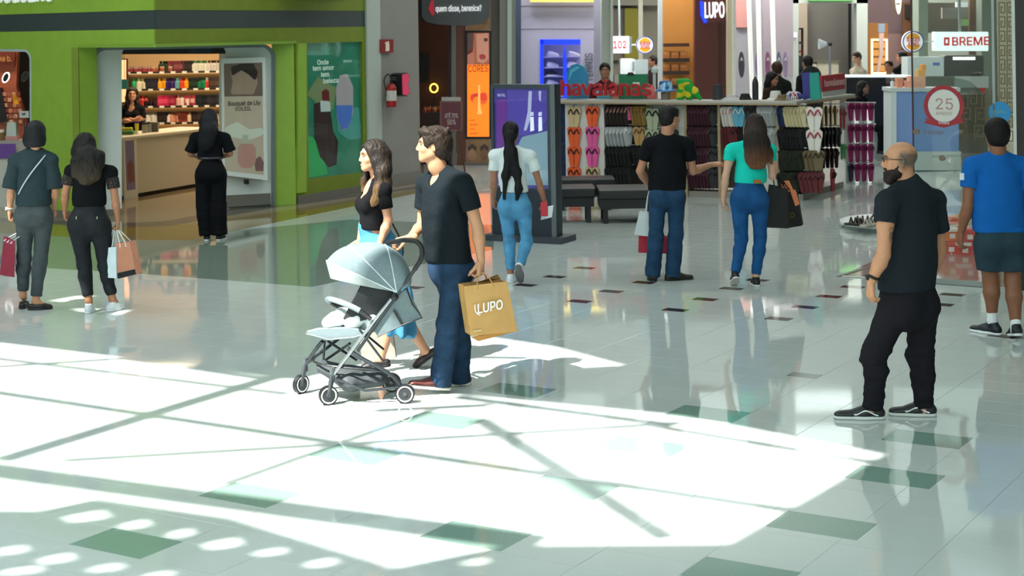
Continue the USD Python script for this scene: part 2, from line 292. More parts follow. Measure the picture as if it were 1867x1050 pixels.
fas.part('soffit', moved(extr(Polygon([C0, LW.pt(uL(LW, 150, 300), 0)[:2], PP.pix(160, 300, -.1)[:2], PP.pix(505, 300, -.1)[:2], RW.pix(540, 300)[:2]]).buffer(0.03), 0.04), (0, 0, zf)), M('84a63a', 0.6))
fas.part('fascia_lettering', LW.text('oBoticário', -20, 5, 46, 0.03, 0.03, wpx=122), M('eef2ee', 0.4, emit=0.4), label='white raised shop name lettering')
# left wall with its rounded window opening
op = LW.poly([(-160, 88), (57, 90), (58, 420), (-160, 430)]).buffer(-0.16).buffer(0.16, 8).union(LW.poly([(-160, 240), (58, 240), (58, 430), (-160, 440)]))
wl = Polygon([(0, 0), (uL(LW, 147, 300), 0), (uL(LW, 147, 300), zf), (0, zf)]).difference(op)
shopw = Thing('shop_front_wall', 'bright green wall pier between the two shop openings', None, LW.pt(uL(LW, 100, 300), 0), kind='structure')
shopw.part('pier', LW.ext(wl, 0.28), GREEN); shopw.part('plinth', LW.ext(sbox(uL(LW, 58, 380) - 0.02, 0, uL(LW, 147, 380) + .01, 0.1), 0.3, 0.012), PLINTH)
shopw.part('opening_trim', LW.ext(op.buffer(0.0).difference(op.buffer(-0.035)).intersection(sbox(-9, 0.3, 99, 3)), 0.3, 0.006), M('aebfc0', 0.3), label='pale rounded trim of the opening')
# the entrance portal
o_out = PP.poly([(166, 86), (500, 80), (500, 376), (166, 402)]); o_out = o_out.buffer(-0.2).buffer(0.2, 10).union(PP.poly([(166, 300), (500, 300), (500, 376), (166, 402)]))
o_in = PP.poly([(222, 84), (412, 81), (412, 383), (222, 396)]); o_in = o_in.buffer(-0.13).buffer(0.13, 8).union(PP.poly([(222, 200), (412, 200), (412, 388), (222, 402)]))
por = Thing('entrance_portal', 'rounded pale grey entrance portal of the green shop', None, PP.pix(320, 385), kind='structure')
por.part('portal_frame', PP.ext(o_out.difference(o_in), 0.35), PORTAL)
por.part('portal_rim', PP.ext(o_out.difference(o_out.buffer(-0.045)).intersection(sbox(-9, 0.02, 9, 3)), 0.06, 0.05), M('8d9a9c', 0.25, metal=0.6), label='grey metal rim of the portal')
por.part('header', PP.ext(PP.poly([(219, 82), (415, 79), (415, 98), (219, 99)]), 0.06, -0.02), BLACKP)
por.part('header_lettering', PP.text('masculino', 343, 96, 9, -0.015, 0.004, wpx=42), M('27405a', 0.5), label='dim blue lettering on the black header')
por.part('plinth', PP.ext(PP.poly([(413, 356), (493, 352), (493, 375), (413, 381)]), 0.36, 0.01), PLINTH); por.part('plinth', PP.ext(PP.poly([(166, 384), (222, 380), (222, 397), (166, 401)]), 0.36, 0.01), PLINTH)
# green reveals either side of the portal
PL_ = Plane(LW.pt(uL(LW, 147, 300), 0)[:2], PP.pix(167, 300, .05)[:2])
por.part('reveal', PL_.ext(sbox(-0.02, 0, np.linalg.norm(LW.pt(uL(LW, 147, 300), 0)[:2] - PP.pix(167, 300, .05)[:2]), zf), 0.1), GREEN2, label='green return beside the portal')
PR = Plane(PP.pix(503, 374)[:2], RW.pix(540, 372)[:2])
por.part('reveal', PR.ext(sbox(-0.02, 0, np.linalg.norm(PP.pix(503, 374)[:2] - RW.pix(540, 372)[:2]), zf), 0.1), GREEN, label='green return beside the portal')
# right wall with the poster window
u0, u1 = uL(RW, 540, 200), uL(RW, 668, 200)
pw = RW.poly([(560, 78), (661, 74), (664, 314), (563, 326)])
rw = Thing('shop_side_wall', 'olive green side wall framing the lipstick poster', None, RW.pix(600, 360), kind='structure')
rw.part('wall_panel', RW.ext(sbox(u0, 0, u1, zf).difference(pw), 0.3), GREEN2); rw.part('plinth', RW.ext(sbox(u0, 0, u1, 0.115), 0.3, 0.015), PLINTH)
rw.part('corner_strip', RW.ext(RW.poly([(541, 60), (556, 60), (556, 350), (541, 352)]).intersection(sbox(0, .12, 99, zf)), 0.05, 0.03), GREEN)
po = Thing('wall_poster', 'green backlit poster of a lipstick and blue bottle in the side wall', 'poster', RW.pix(612, 320))
po.part('backing', RW.ext(pw.buffer(0.02), 0.03, -0.05), M('2f7f68', 0.25, emit=0.12, var=0.25, scale=2.0))
def art(t, pl, name, pix, col, off, lab=None, r=0.0, emit=0.1, rough=0.3):
    q = pl.poly(pix); q = q.buffer(-r).buffer(2 * r).buffer(-r) if r else q
    t.part(name, pl.ext(q, 0.002, off), M(col, rough, emit=emit), label=lab)
art(po, RW, 'green_shape', [(562, 245), (575, 250), (592, 275), (603, 318), (563, 325)], '2fae62', -0.046, r=0.02)
art(po, RW, 'beige_shape', [(564, 172), (584, 140), (618, 160), (612, 200), (590, 195)], '7f8a62', -0.045)
art(po, RW, 'teal_shape', [(618, 198), (659, 196), (663, 252), (640, 255), (620, 240)], '4d9c96', -0.045, r=0.03)
art(po, RW, 'lipstick_case', [(577, 190), (590, 185), (592, 204), (607, 204), (612, 240), (621, 258), (618, 300), (604, 305), (588, 286), (578, 250)], '33161d', -0.042, r=0.012)
art(po, RW, 'lipstick_collar', [(588, 184), (594, 182), (606, 186), (607, 203), (589, 204)], 'c8cdd0', -0.040)
art(po, RW, 'lipstick_tip', [(591, 167), (598, 162), (604, 166), (605, 184), (592, 184)], '6d1520', -0.0395, r=0.008)
art(po, RW, 'glass_bottle', [(617, 160), (624, 137), (638, 135), (648, 158), (648, 205), (640, 234), (628, 238), (618, 215)], 'b6a4ae', -0.041, r=0.02)
art(po, RW, 'blue_liquid', [(617, 192), (647, 192), (645, 215), (639, 234), (628, 236), (619, 216)], '4f74d0', -0.039, r=0.015)
for k, (tx, x, y, w) in enumerate((('Onde', 582, 118, 21), ('tem amor', 574, 129, 39), ('tem', 589, 140, 15), ('beleza', 593, 152, 28))): po.part('lettering', RW.text(tx, x, y, 8.5, -0.04, 0.002, wpx=w), M('dfe6de', 0.5, emit=0.2))
po.part('glass', RW.ext(pw, 0.006, -0.02), glass_pane('poster_glass'))
# framed perfume display on the portal's right jamb
DP = Plane(PP.pt(*PP.uz(404, 320), .16)[:2], PP.pt(*PP.uz(488, 320), .16)[:2])
dsp = Thing('perfume_display', 'white framed perfume poster display standing against the portal', 'display', PP.pix(445, 370))
dq = DP.poly([(403, 107), (484, 104), (488, 329), (406, 319)]); dsp.part('frame', DP.ext(dq, 0.1), M('dfe7e5', 0.3))
art(dsp, DP, 'poster', [(408, 116), (478, 114), (481, 319), (410, 311)], 'c0a898', 0.002, emit=0.16)
art(dsp, DP, 'portrait_band', [(408, 116), (478, 114), (479, 175), (409, 176)], '7a6056', 0.004, emit=0.1)
art(dsp, DP, 'portrait', [(420, 172), (424, 150), (420, 130), (430, 118), (446, 118), (455, 140), (466, 132), (470, 150), (462, 172)], 'a88878', 0.005, r=0.03, emit=0.1)
art(dsp, DP, 'hair_shape', [(422, 140), (421, 122), (440, 116), (462, 116), (470, 132), (466, 148), (452, 135), (440, 128), (430, 134)], '3d2a25', 0.006, r=0.025, emit=0.0)
art(dsp, DP, 'ribbon', [(410, 232), (432, 222), (455, 236), (480, 232), (480, 246), (452, 256), (425, 250), (410, 256)], 'd8d2c6', 0.005, r=0.05)
art(dsp, DP, 'perfume_bottle', [(434, 268), (440, 262), (460, 262), (466, 270), (466, 296), (458, 306), (440, 306), (433, 296)], 'c58d88', 0.006, r=0.012)
art(dsp, DP, 'bottle_cap', [(442, 246), (452, 246), (453, 262), (442, 262)], 'b7b7a8', 0.006)
art(dsp, DP, 'petal', [(463, 292), (474, 284), (481, 296), (480, 312), (466, 312)], '8a5f62', 0.005, r=0.01)
dsp.part('lettering', DP.text('Bouquet de Lily', 415, 193, 8, 0.005, 0.002, wpx=60), M('3c2c28', 0.5)); dsp.part('lettering', DP.text('SOLEIL', 428, 202, 6.5, 0.005, 0.002, wpx=30), M('4a3a34', 0.5))
dsp.part('glass', DP.ext(DP.poly([(408, 116), (478, 114), (481, 319), (410, 311)]), 0.004, 0.012), glass_pane('display_glass'))
dsp.part('bracket', DP.ext(DP.poly(rect(448, 328, 455, 336)), .08, -.02), BLACKP); dsp.part('wall_mount', DP.ext(DP.poly(rect(440, 180, 462, 280)), .12, -.09), M('9aa4a4', .4))
# shop interior
BKW = front(28.6); WARM = M('d8b483', 0.6)
sh = Thing('shop_interior', kind='structure')
sh.part('back_panel', bx(-8.2, -2.6, 28.75, 28.9, 0, 3.1), WARM); sh.part('side_panel', bx(-9.9, -9.8, 24, 28.8, 0, 3.1), M('2a2422', 0.6)); sh.part('ceiling_panel', bx(-12, -2.4, 23.2, 29, 3.15, 3.2), M('9a8f80', 0.7))
sh.part('partition', bx(-7.05, -6.95, 25.4, 28.7, 0, 3.1), M('3a2f2a', 0.6)); sh.part('partition', bx(-9.85, -7.9, 28.2, 28.3, 0, 3.1), M('241c1a', 0.6))
sh.part('side_panel', bx(-2.75, -2.65, 25.5, 28.8, 0, 3.1), M('4a4038', 0.6))
SHY = [132, 163, 194, 224]
for y, wd in zip(SHY, ('topmost', 'second from the top', 'third from the top', 'lowest')):
    a, b = BKW.pix(226, y), BKW.pix(420, y - 1); cs = Thing('wall_shelf', f'long dark shelf with price tags on the warm shop wall, {wd}', 'shelf', ((a[0] + b[0]) / 2, 28.76, a[2]), 'dark product shelves')
    cs.part('board', bx(a[0], b[0], 28.3, 28.75, a[2] - 0.02, a[2] + 0.012), M('1c1613', 0.5)); cs.part('shelf_light', bx(a[0] + .05, b[0] - .05, 28.7, 28.74, a[2] - 0.036, a[2] - 0.021), M('ffd9a0', 0.5, emit=1.3), label='warm light strip under the shelf')
    for k in range(9):
        x = a[0] + 0.1 + k * (b[0] - a[0] - .1) / 9; cs.part('price_tag', bx(x, x + 0.08, 28.29, 28.299, a[2] - 0.018, a[2] + 0.014), M('e8e6df', 0.5))
def product(kind):
    if kind == 'box': return [('carton', rbox(0.09, 0.06, 0.15, 0.004, 6, (0, 0, .075)), 0), ('label_band', bx(-.032, .032, -.0315, -.0305, .04, .1), 1)]
    if kind == 'bottle': return [('flask', lathe([(0, 0), (.036, 0), (.04, .01), (.04, .1), (.03, .12), (.014, .128), (0, .128)], 12), 0), ('cap', lathe([(0, .128), (.02, .128), (.02, .165), (0, .167)], 10), 1)]
    return [('jar_body', lathe([(0, 0), (.045, 0), (.048, .01), (.048, .055), (0, .056)], 12), 0), ('lid', lathe([(0, .056), (.05, .056), (.05, .085), (0, .087)], 12), 1)]
_prod = {}
def stock(kind, c1, c2, word, place, loc, grp, sc=1.0, rz=0.0):
    key = (kind, c1, c2)
    noun = {'box': 'cosmetics carton', 'bottle': 'cosmetics bottle', 'jar': 'cosmetics jar'}[kind]
    lab = place if False else f'{word} {noun}{place}'
    if key not in _prod:
        t = _prod[key] = Thing({'box': 'cosmetics_carton', 'bottle': 'cosmetics_bottle', 'jar': 'cosmetics_jar'}[kind], lab, {'box': 'box', 'bottle': 'bottle', 'jar': 'jar'}[kind], group=grp)
        for nm, ms, w_ in product(kind): t.part(nm, ms, M((c1, c2)[w_], 0.3))
    _prod[key].place(loc, rz, lab, grp, sc=sc)
rs = random.Random(4); ORD_ = ['first', 'second', 'third', 'fourth', 'fifth', 'sixth']
ROWS = [(132, 'on the top shelf', [(233, 'jar', '9a3d46', 'b08a80', 'dark pink', 6), (281, 'jar', 'a8583c', 'c9a080', 'copper', 5), (294, 'bottle', '1c3a2a', '101a14', 'dark green', 5), (313, 'box', '6d2430', '8a4a50', 'wine red', 6), (338, 'box', '1f1518', '3a2a2a', 'near black', 3), (354, 'bottle', 'd8d8cc', '1d6a45', 'white', 5), (382, 'bottle', 'cfc9c4', '241a1c', 'pale', 5)]),
 (163, 'on the second shelf', [(245, 'bottle', '2fae72', '2a8a5c', 'bright green', 2), (254, 'bottle', 'e6dcc4', 'b8c07a', 'cream', 3), (270, 'box', '1f1a20', '2c2630', 'jet black', 3), (284, 'box', '20182c', '302440', 'dark navy', 2), (292, 'bottle', 'e8a81c', 'c98a10', 'yellow', 3), (304, 'bottle', '3a1f66', '2a1650', 'purple', 4), (324, 'bottle', '62a8b8', '80b8c0', 'light blue', 2), (332, 'bottle', 'd8452c', 'a83020', 'red orange', 2), (341, 'bottle', 'f0a010', 'd88a08', 'amber', 2), (351, 'box', '161a18', '20352a', 'green black', 3), (364, 'bottle', '1c7a4c', '125a38', 'emerald', 3), (378, 'bottle', 'c8342c', 'e0d8d0', 'scarlet', 2), (387, 'box', '3a2a22', '54402e', 'brown', 4)]),
 (194, 'on the third shelf', [(251, 'bottle', 'c83a34', 'a82a28', 'red', 4), (268, 'jar', '231418', '3a2428', 'black', 4), (294, 'box', 'c82454', 'e04a70', 'crimson', 3), (306, 'box', '8a1f3a', 'b03a54', 'burgundy', 4), (326, 'bottle', 'e0a89a', 'c88a80', 'pale pink', 1), (333, 'bottle', 'e8d0c8', 'c88a84', 'blush', 3), (343, 'box', 'a83a4c', 'd8a8a0', 'rose', 3), (355, 'box', '14161c', '20222c', 'black', 6), (382, 'box', '181418', '2a242a', 'dark', 6)]),
 (224, 'on the lowest shelf', [(263, 'bottle', '3c4450', '20262e', 'slate', 2), (270, 'bottle', 'e8e4dc', 'c8c0b4', 'white', 4), (294, 'box', '241a18', '3a2a24', 'black', 4), (308, 'bottle', 'f0e6dc', 'd8a890', 'ivory', 1), (314, 'bottle', 'd89478', 'b87458', 'peach', 3), (328, 'box', '8a3c2c', '6a2c20', 'rust', 4), (346, 'bottle', 'e8c8b0', 'c8a088', 'beige', 2), (356, 'box', '2a1a18', '40302a', 'dark brown', 5), (394, 'bottle', 'c8b8a0', '8a7a60', 'sand', 3)])]
for y, wh, runs in ROWS:
    zsh = BKW.pix(300, y)[2] + 0.014
    for x0, kind, c1, c2, word, n in runs:
        for k in range(n):
            px = x0 + k * (9.5 if kind == 'jar' else 6.4 if kind == 'bottle' else 5.6) * 0.82
            stock(kind, c1, c2, word, (f', {ORD_[k]} from left,' if n > 1 else '') + ' ' + wh + ' of the warm shop', (BKW.pix(px + 3, y)[0], 28.44 + .03 * (k % 2), zsh), f'{word} goods {wh}', sc=1.12 if kind != 'box' else 1.25, rz=rs.uniform(-.1, .1))
# counter
CP = Plane(ground(226, 364)[:2], ground(350, 343)[:2]); ct = Thing('shop_counter', 'long cream shop counter with purple poster on its end', 'counter', CP.pix(290, 352))
ue = uL(CP, 395, 340)
ct.part('body', CP.ext(sbox(-0.35, 0.06, ue, 0.9), 0.7), M('cfc6b6', 0.4)); ct.part('worktop', CP.ext(sbox(-0.38, 0.9, ue + .03, 0.935), 0.76, 0.03), M('ddd6c8', 0.3)); ct.part('toe_kick', CP.ext(sbox(-0.3, 0, ue - .05, 0.06), 0.6, -0.05), M('2c2824', 0.6))
ct.part('end_panel', CP.ext(CP.poly([(222, 252), (247, 251), (250, 363), (226, 366)]), 0.03, 0.02), M('e0dad0', 0.4)); art(ct, CP, 'purple_poster', [(226, 257), (242, 256), (245, 345), (229, 347)], '8a80a8', 0.022, emit=0.0)
art(ct, CP, 'poster_figure', [(230, 300), (236, 290), (241, 300), (243, 330), (232, 335)], '8a5a5a', 0.024, emit=0.0, r=0.01)
def on_counter(px, off): return CP.pt(uL(CP, px, 250), 0.936, -off)
bs = Thing('gift_basket', 'orange and white gift basket at the counter end', 'basket', on_counter(246, .35)); c = bs.loc
bs.part('tray', moved(rbox(.16, .12, .07, .01, 6, (0, 0, .035)), c), M('d8603c', .5)); bs.part('ribbon_bow', moved(cat_([lathe([(0, .07), (.05, .09), (.03, .14), (0, .15)], 8, (dx, 0, 0)) for dx in (-.04, .04)]), c), M('e05a30', .5)); bs.part('tag', moved(bx(-.03, .03, -.065, -.062, .03, .1), c), M('f0e8dc', .5))
bs2 = Thing('gift_tray', 'green gift tray full of yellow soaps on the counter', 'tray', on_counter(266, .35)); c = bs2.loc
bs2.part('tray', moved(rbox(.22, .14, .06, .01, 6, (0, 0, .03)), c), M('2f7a34', .5)); bs2.part('soap_wrapping', moved(cat_([rbox(.06, .05, .06, .012, 6, (-.06 + .06 * k, 0, .08)) for k in range(3)]), c), M('b8c828', .5))
tb = Thing('cream_tube', 'yellow cream tube with violet cap standing on the counter', 'tube', on_counter(279, .3)); c = tb.loc
tb.part('tube_body', moved(lathe([(0, .05), (.026, .05), (.034, .16), (.004, .165)], 12), c), M('e0c828', .4)); tb.part('cap', moved(lathe([(0, 0), (.024, 0), (.024, .05), (0, .05)], 12), c), M('e8e4dc', .4)); tb.part('cap', moved(lathe([(0, .16), (.03, .16), (.026, .2), (0, .2)], 12), c), M('4a2f7a', .4))
for k, (px, w_) in enumerate(((293, 'left'), (299, 'right'))):
    t = Thing('tester_bottle', f'clear grey tester bottle on the counter, {w_} of two', 'bottle', on_counter(px + 2 * k, .3)); c = t.loc
    t.part('flask', moved(rbox(.075, .04, .13, .01, 6, (0, 0, .065)), c), M('8f8f84', .15)); t.part('cap', moved(lathe([(0, .13), (.016, .13), (.016, .17), (0, .17)], 10), c), M('3a3a38', .3))
kt = Thing('kit_box', 'dark square kit box on the counter behind the shopper', 'box', on_counter(311, .3)); c = kt.loc
kt.part('carton', moved(rbox(.12, .09, .13, .006, 6, (0, 0, .065)), c), M('4a4640', .5)); kt.part('lid', moved(rbox(.125, .095, .03, .006, 6, (0, 0, .14)), c), M('5c5850', .5))
hang = Thing('hanging_sign', 'small teal sign hanging left of the saleswoman', 'sign', at(227, 150, 25.6)); hang.part('board', bx(*sum(([v - .055, v + .055] for v in at(227, 157, 25.6)[:1]), []), 25.59, 25.61, at(0, 166, 25.6)[2], at(0, 148, 25.6)[2]), M('3a8a7c', .4, emit=.1)); _t = at(227, 140, 25.6)[2]; hang.part('cord', tube([at(227, 148, 25.6), (at(227, 148, 25.6)[0], 25.6, 3.15)], .004, 5), BLACKP)
mir = Thing('lit_mirror', 'tall glowing peach mirror frame at the shop back left', 'mirror', at(227, 200, 28.2)); mq = Plane((-9, 28.0), (-2, 28.0)); o = mq.poly(rect(221, 109, 230, 186))
mir.part('frame', mq.ext(o.buffer(.02, join_style=2), .05, 0), M('3a2a20', .5)); mir.part('glow_panel', mq.ext(o, .01, .01), M('ffb888', .5, emit=1.0))
# left opening's interior
LI = front(26.2)
ld = Thing('makeup_display', 'tall orange lit make-up display with black header in the left opening', 'display', LI.pix(15, 260))
ld.part('display_back', LI.ext(LI.poly([(-40, 92), (29, 92), (26, 160), (44, 222), (44, 262), (-40, 262)]), .12, -.1), M('a85a3c', .5, emit=.12)); ld.part('header', LI.ext(LI.poly([(-40, 94), (28, 94), (25, 122), (-40, 124)]), .04, -.02), M('6d2c20', .5, emit=.1))
ld.part('lettering', LI.text('make b.', -16, 112, 10, .022, .004, wpx=38), M('b88a50', .5, emit=.2))
for r_ in range(6):
    for k in range(4):
        x, y = 6 + k * 8.4 + r_ * .8, 168 + r_ * 10; ld.part('palette', LI.ext(LI.poly(rect(x, y, x + 7, y + 7)), .05, .04), M(('d08a6a', 'b8664a', 'e0a888', '8a4030')[(k + r_) % 4], .4, emit=.08))
ld.part('side_column', LI.ext(LI.poly([(-40, 160), (4, 160), (16, 222), (-40, 225)]), .1, .06), BLACKP)
yb = Thing('yellow_pouch', 'small bright yellow pouch hung on the orange display', 'pouch', LI.pix(33, 190, .12)); yb.part('pouch_body', LI.ext(rounded(LI.poly([(26, 172), (34, 172), (39, 189), (30, 190)]), .01), .03, .12), M('f0a818', .5, emit=.1)); yb.part('flap', LI.ext(LI.poly([(26, 172), (34, 172), (36, 178), (28, 179)]), .008, .13), M('d88f10', .5))
for k, (cx, cy, gl, tx) in enumerate(((14, 141, 3.0, 'glowing white ring mirror on the orange display'), (48.5, 139, .0, 'dim grey ring mirror on the dark wall'))):
    t = Thing('ring_mirror', tx, 'mirror', LI.pix(cx, cy, .1)); u, z = LI.uz(cx, cy); pl = affinity.rotate(affinity.scale(Point(u, z).buffer(1, 24), .052, .09), -25)
    t.part('ring', LI.ext(pl.difference(affinity.scale(pl, .76, .8)), .02, .1), M('f4f4f0', .4, emit=gl) if gl else M('3c3c40', .4)); t.part('mirror_glass', LI.ext(affinity.scale(pl, .78, .82), .01, .095), M('1a1c1f', .15))
lc = Thing('side_counter', 'white counter with purple cloth poster inside the left opening', 'counter', ground(20, 376)); LC = Plane(ground(-60, 382)[:2], ground(56, 374)[:2]); e = uL(LC, 58, 300)
lc.part('body', LC.ext(sbox(-.6, 0, e, .74), .5), M('cfd2cc', .4)); lc.part('worktop', LC.ext(sbox(-.6, .74, e + .02, .77), .52, .02), M('dfe2dc', .3)); art(lc, LC, 'purple_poster', [(-40, 262), (28, 262), (28, 288), (-40, 290)], '7050a0', .022, r=0.0, emit=.05)
lc.part('riser', LC.ext(LC.poly([(-40, 258), (56, 256), (56, 290), (-40, 291)]), .4, -.1), M('b8b4ac', .4))
def lcp(px, off=.2): return LC.pt(uL(LC, px, 280), LC.uz(20, 257)[1], -off)
gb = Thing('gift_bag', 'small white gift bag with green frame on the side counter', 'gift bag', lcp(29)); c = gb.loc
gb.part('bag_body', moved(m3.Manifold.batch_hull([m3.Manifold.cube((.16, .08, .005), True), m3.Manifold.cube((.12, .06, .005), True).translate((0, 0, .26))]), c), M('c0ccc4', .4)); gb.part('handle', moved(tube(curve([(-.04, 0, .26), (-.03, 0, .36), (.03, 0, .36), (.04, 0, .26)], 12), .005, 6), c), M('2c6a4c', .4)); gb.part('base_box', moved(rbox(.2, .1, .06, .005, 6, (0, -.02, .03)), c), M('c88a84', .5)); gb.part('frame_bar', moved(cat_([bx(-.09, -.08, -.05, -.04, 0, .28), bx(.08, .09, -.05, -.04, 0, .28)]), c), M('1f5a40', .4))
pj = Thing('cream_jar', 'amber cream jar with white lid on the side counter', 'jar', lcp(9)); c = pj.loc
pj.part('jar_body', moved(lathe([(0, 0), (.05, 0), (.055, .02), (.05, .12), (0, .12)], 14), c), M('8a6a40', .2)); pj.part('lid', moved(lathe([(0, .12), (.045, .12), (.045, .16), (0, .165)], 14), c), M('e8e4da', .3))
pt = Thing('price_card', 'white price card on a stand beside the pier', 'sign', lcp(52)); c = pt.loc
pt.part('card', moved(bx(-.07, .07, -.005, 0, .32, .42), c), M('c8ccc8', .5)); pt.part('stand', moved(bx(-.005, .005, -.002, .004, 0, .33), c), BLACKP); pt.part('lettering', LC.text('kits', 46, 211, 4.5, -.19, .003, wpx=10), BLACKP)

# ---------------------------------------------------------------- grey pilaster with its wall fittings
uP0, uP1, uP2 = uL(RW, 668, 200), uL(RW, 693, 200), uL(RW, 765, 200)
pil = Thing('wall_pilaster', 'grey mall pilaster with pale left edge and stone base', None, RW.pix(715, 342), kind='structure')
pil.part('shaft', RW.ext(sbox(uP1, 0, uP2, RZ - .02), .5), M('8b8984', .6, var=.04, scale=3)); pil.part('edge_strip', RW.ext(sbox(uP0 + .005, 0, uP1, RZ - .02), .5, .03), M('b4bfb6', .5)); pil.part('base_course', RW.ext(sbox(uP1, 0, uP2, .2), .52, .02), M('77756f', .5))
es = Thing('extinguisher_sign', 'red square fire extinguisher sign on the pilaster', 'sign', RW.pix(701, 84)); q = RW.poly(rect(689, 72, 713, 96)); es.part('plate', RW.ext(q, .01, .045), M('8a1a20', .4))
es.part('pictogram', RW.ext(RW.poly([(699, 80), (705, 79), (705, 92), (699, 93)]).buffer(.005), .002, .047), M('e8e6d0', .5)); es.part('pictogram', RW.ext(RW.poly([(697, 78), (704, 75), (705, 77), (698, 80)]), .002, .047), M('e8e6d0', .5))
ex = Thing('fire_extinguisher', 'red fire extinguisher hung on the grey pilaster', 'fire extinguisher', RW.pix(700, 195)); c = RW.pix(700, 195, .14)
hh = RW.pix(700, 152, .14)[2] - c[2]; ex.part('cylinder', lathe([(0, 0), (.075, 0), (.08, .02), (.08, hh * .8), (.06, hh * .93), (.025, hh), (0, hh)], 24, c), M('a3161c', .3)); ex.part('label', moved(lathe([(.081, .1), (.0815, .1), (.0815, .26), (.081, .26)], 24), c), M('cfc8c0', .5))
ex.part('valve', lathe([(0, hh), (.02, hh), (.02, hh + .06), (0, hh + .06)], 12, c), M('2a2a2a', .3, metal=.5)); ex.part('lever', moved(cat_([bx(-.02, .08, -.01, .01, hh + .05, hh + .065), bx(-.02, .07, -.01, .01, hh + .085, hh + .1)]), c), M('1c1c1c', .4)); ex.part('hose', moved(tube(curve([(0, 0, hh + .05), (-.06, -.02, hh + .14), (-.1, -.03, hh + .08), (-.1, -.03, hh - .02), (-.085, -.03, hh * .45)], 24), .011, 8), c), M('151515', .5)); ex.part('bracket', moved(bx(-.05, .05, .05, .13, hh * .6, hh * .66), c), M('7a1216', .4))
hb = Thing('lips_sign', 'round black box sign with a pink lips shape on the pilaster', 'sign', RW.pix(737, 155)); HBP = Plane((RW.P - RW.n * .2)[:2], (RW.P - RW.n * .2 + RW.d)[:2])
q = rounded(HBP.poly([(733, 136), (742, 134), (747, 142), (743, 154), (747, 166), (742, 174), (734, 172)]), .012)
hb.part('box_body', HBP.ext(q.buffer(.015), .2, -.002), M('17181b', .4)); hb.part('lips', HBP.ext(q, .006, .005), M('d83a62', .4, emit=.25))
# ---------------------------------------------------------------- the make-up shop beyond the pilaster
B30 = front(30.0); B33 = front(33.0)
mk = Thing('shop_recess', 'dark brown walls of the make-up shop beyond the pilaster', None, B30.pix(810, 300), kind='structure')
BRN = M('4a2a20', .55, var=.1, scale=2); BRN2 = M('6e4436', .55)
mk.part('back_panel', B33.ext(B33.poly(rect(740, -10, 850, 300)), .1), BRN); mk.part('jamb', B30.ext(B30.poly(rect(833, -40, 849, 303)), .4), BRN2); mk.part('jamb', B30.ext(B30.poly(rect(823, -10, 832, 303)), .06), M('77726c', .4)); mk.part('door_edge', B30.ext(B30.poly(rect(818, -10, 822, 303)), .05), BLACKP)
mk.part('dark_panel', B33.ext(B33.poly(rect(766, 97, 783, 150)), .05, .06), BLACKP); mk.part('ceiling_panel', bx(-2, 0, 30, 33, 3.2, 3.25), M('3a2a24', .6))
mk.part('jamb', B30.ext(B30.poly(rect(895, -40, 911, 303)), .5), M('57504a', .5)); mk.part('jamb', B30.ext(B30.poly(rect(911, -40, 925, 303)), .5, .05), M('84827c', .5)); mk.part('jamb', B30.ext(B30.poly(rect(925, -40, 933, 303)), .5, .08), M('b6c0b6', .4)); mk.part('jamb', B30.ext(B30.poly(rect(933, -40, 940, 303)), .5, .05), M('7b807a', .5))
mk.part('plinth', B30.ext(B30.poly(rect(846, 296, 942, 306)), .5, .1), PLINTH)
rg = Thing('ring_lamp', 'glowing yellow ring lamp in the dark make-up shop', 'lamp', B33.pix(792, 160, .2)); rg.part('ring', moved(tube([(0.075 * math.cos(a), 0, .085 * math.sin(a)) for a in np.linspace(0, 2 * math.pi, 28, endpoint=False)], .013, 8, True), rg.loc), M('ffd24a', .4, emit=4.0)); rg.part('stand', tube([rg.loc + [0, 0, -.085], rg.loc + [0, 0, -.9]], .012, 6), BLACKP)
gt = Thing('makeup_counter', 'dim counter of colourful make-up testers in the brown shop', 'counter', B30.pix(785, 280)); gt.part('counter_body', bx(B30.pix(766, 0)[0], B30.pix(812, 0)[0], 30.4, 30.8, 0, .95), M('3c2722', .5))
for k in range(10): gt.part('tester', moved(lathe([(0, 0), (.03, 0), (.035, .05), (0, .12)], 8), (B30.pix(769 + 4.4 * k, 0)[0], 30.5 + .07 * (k % 3), .95)), M(('c8642c', 'a83a24', 'd89030', '8a3a50', 'e0b048')[k % 5], .4))
lb = Thing('backlit_poster', 'tall glowing orange backlit poster between wood poster panels', 'light box', B30.pix(872, 250)); q = B30.poly(rect(850, 58, 894, 251))
lb.part('frame', B30.ext(q.buffer(.02, join_style=2), .1, .02), BLACKP); lb.part('panel', B30.ext(B30.poly(rect(852, 118, 892, 249)), .004, .026), M('ff7a1a', .5, emit=1.1, var=.12, scale=3))
lb.part('photo_band', B30.ext(B30.poly(rect(852, 60, 892, 118)), .004, .026), M('b8684c', .5, emit=.35)); 
for nm, px_, c_, o_ in (('hair_shape', [(852, 60), (864, 60), (862, 95), (852, 100)], '5a3a34', .028), ('face_shape', [(868, 62), (890, 60), (891, 108), (880, 116), (870, 112)], 'd8937a', .028), ('eye_shape', [(882, 70), (889, 69), (889, 75), (883, 76)], '4a2a28', .03), ('mouth_shape', [(873, 101), (880, 98), (886, 102), (884, 108), (876, 108)], 'b03a3a', .03), ('cheek_shape', [(853, 92), (863, 88), (865, 118), (853, 118)], 'c87a62', .028)): art(lb, B30, nm, px_, c_, o_, emit=.3, r=.01)
lb.part('lettering', B30.text('CORES', 853, 131, 12, .03, .003, wpx=37, bold=False), M('3a1a10', .5))
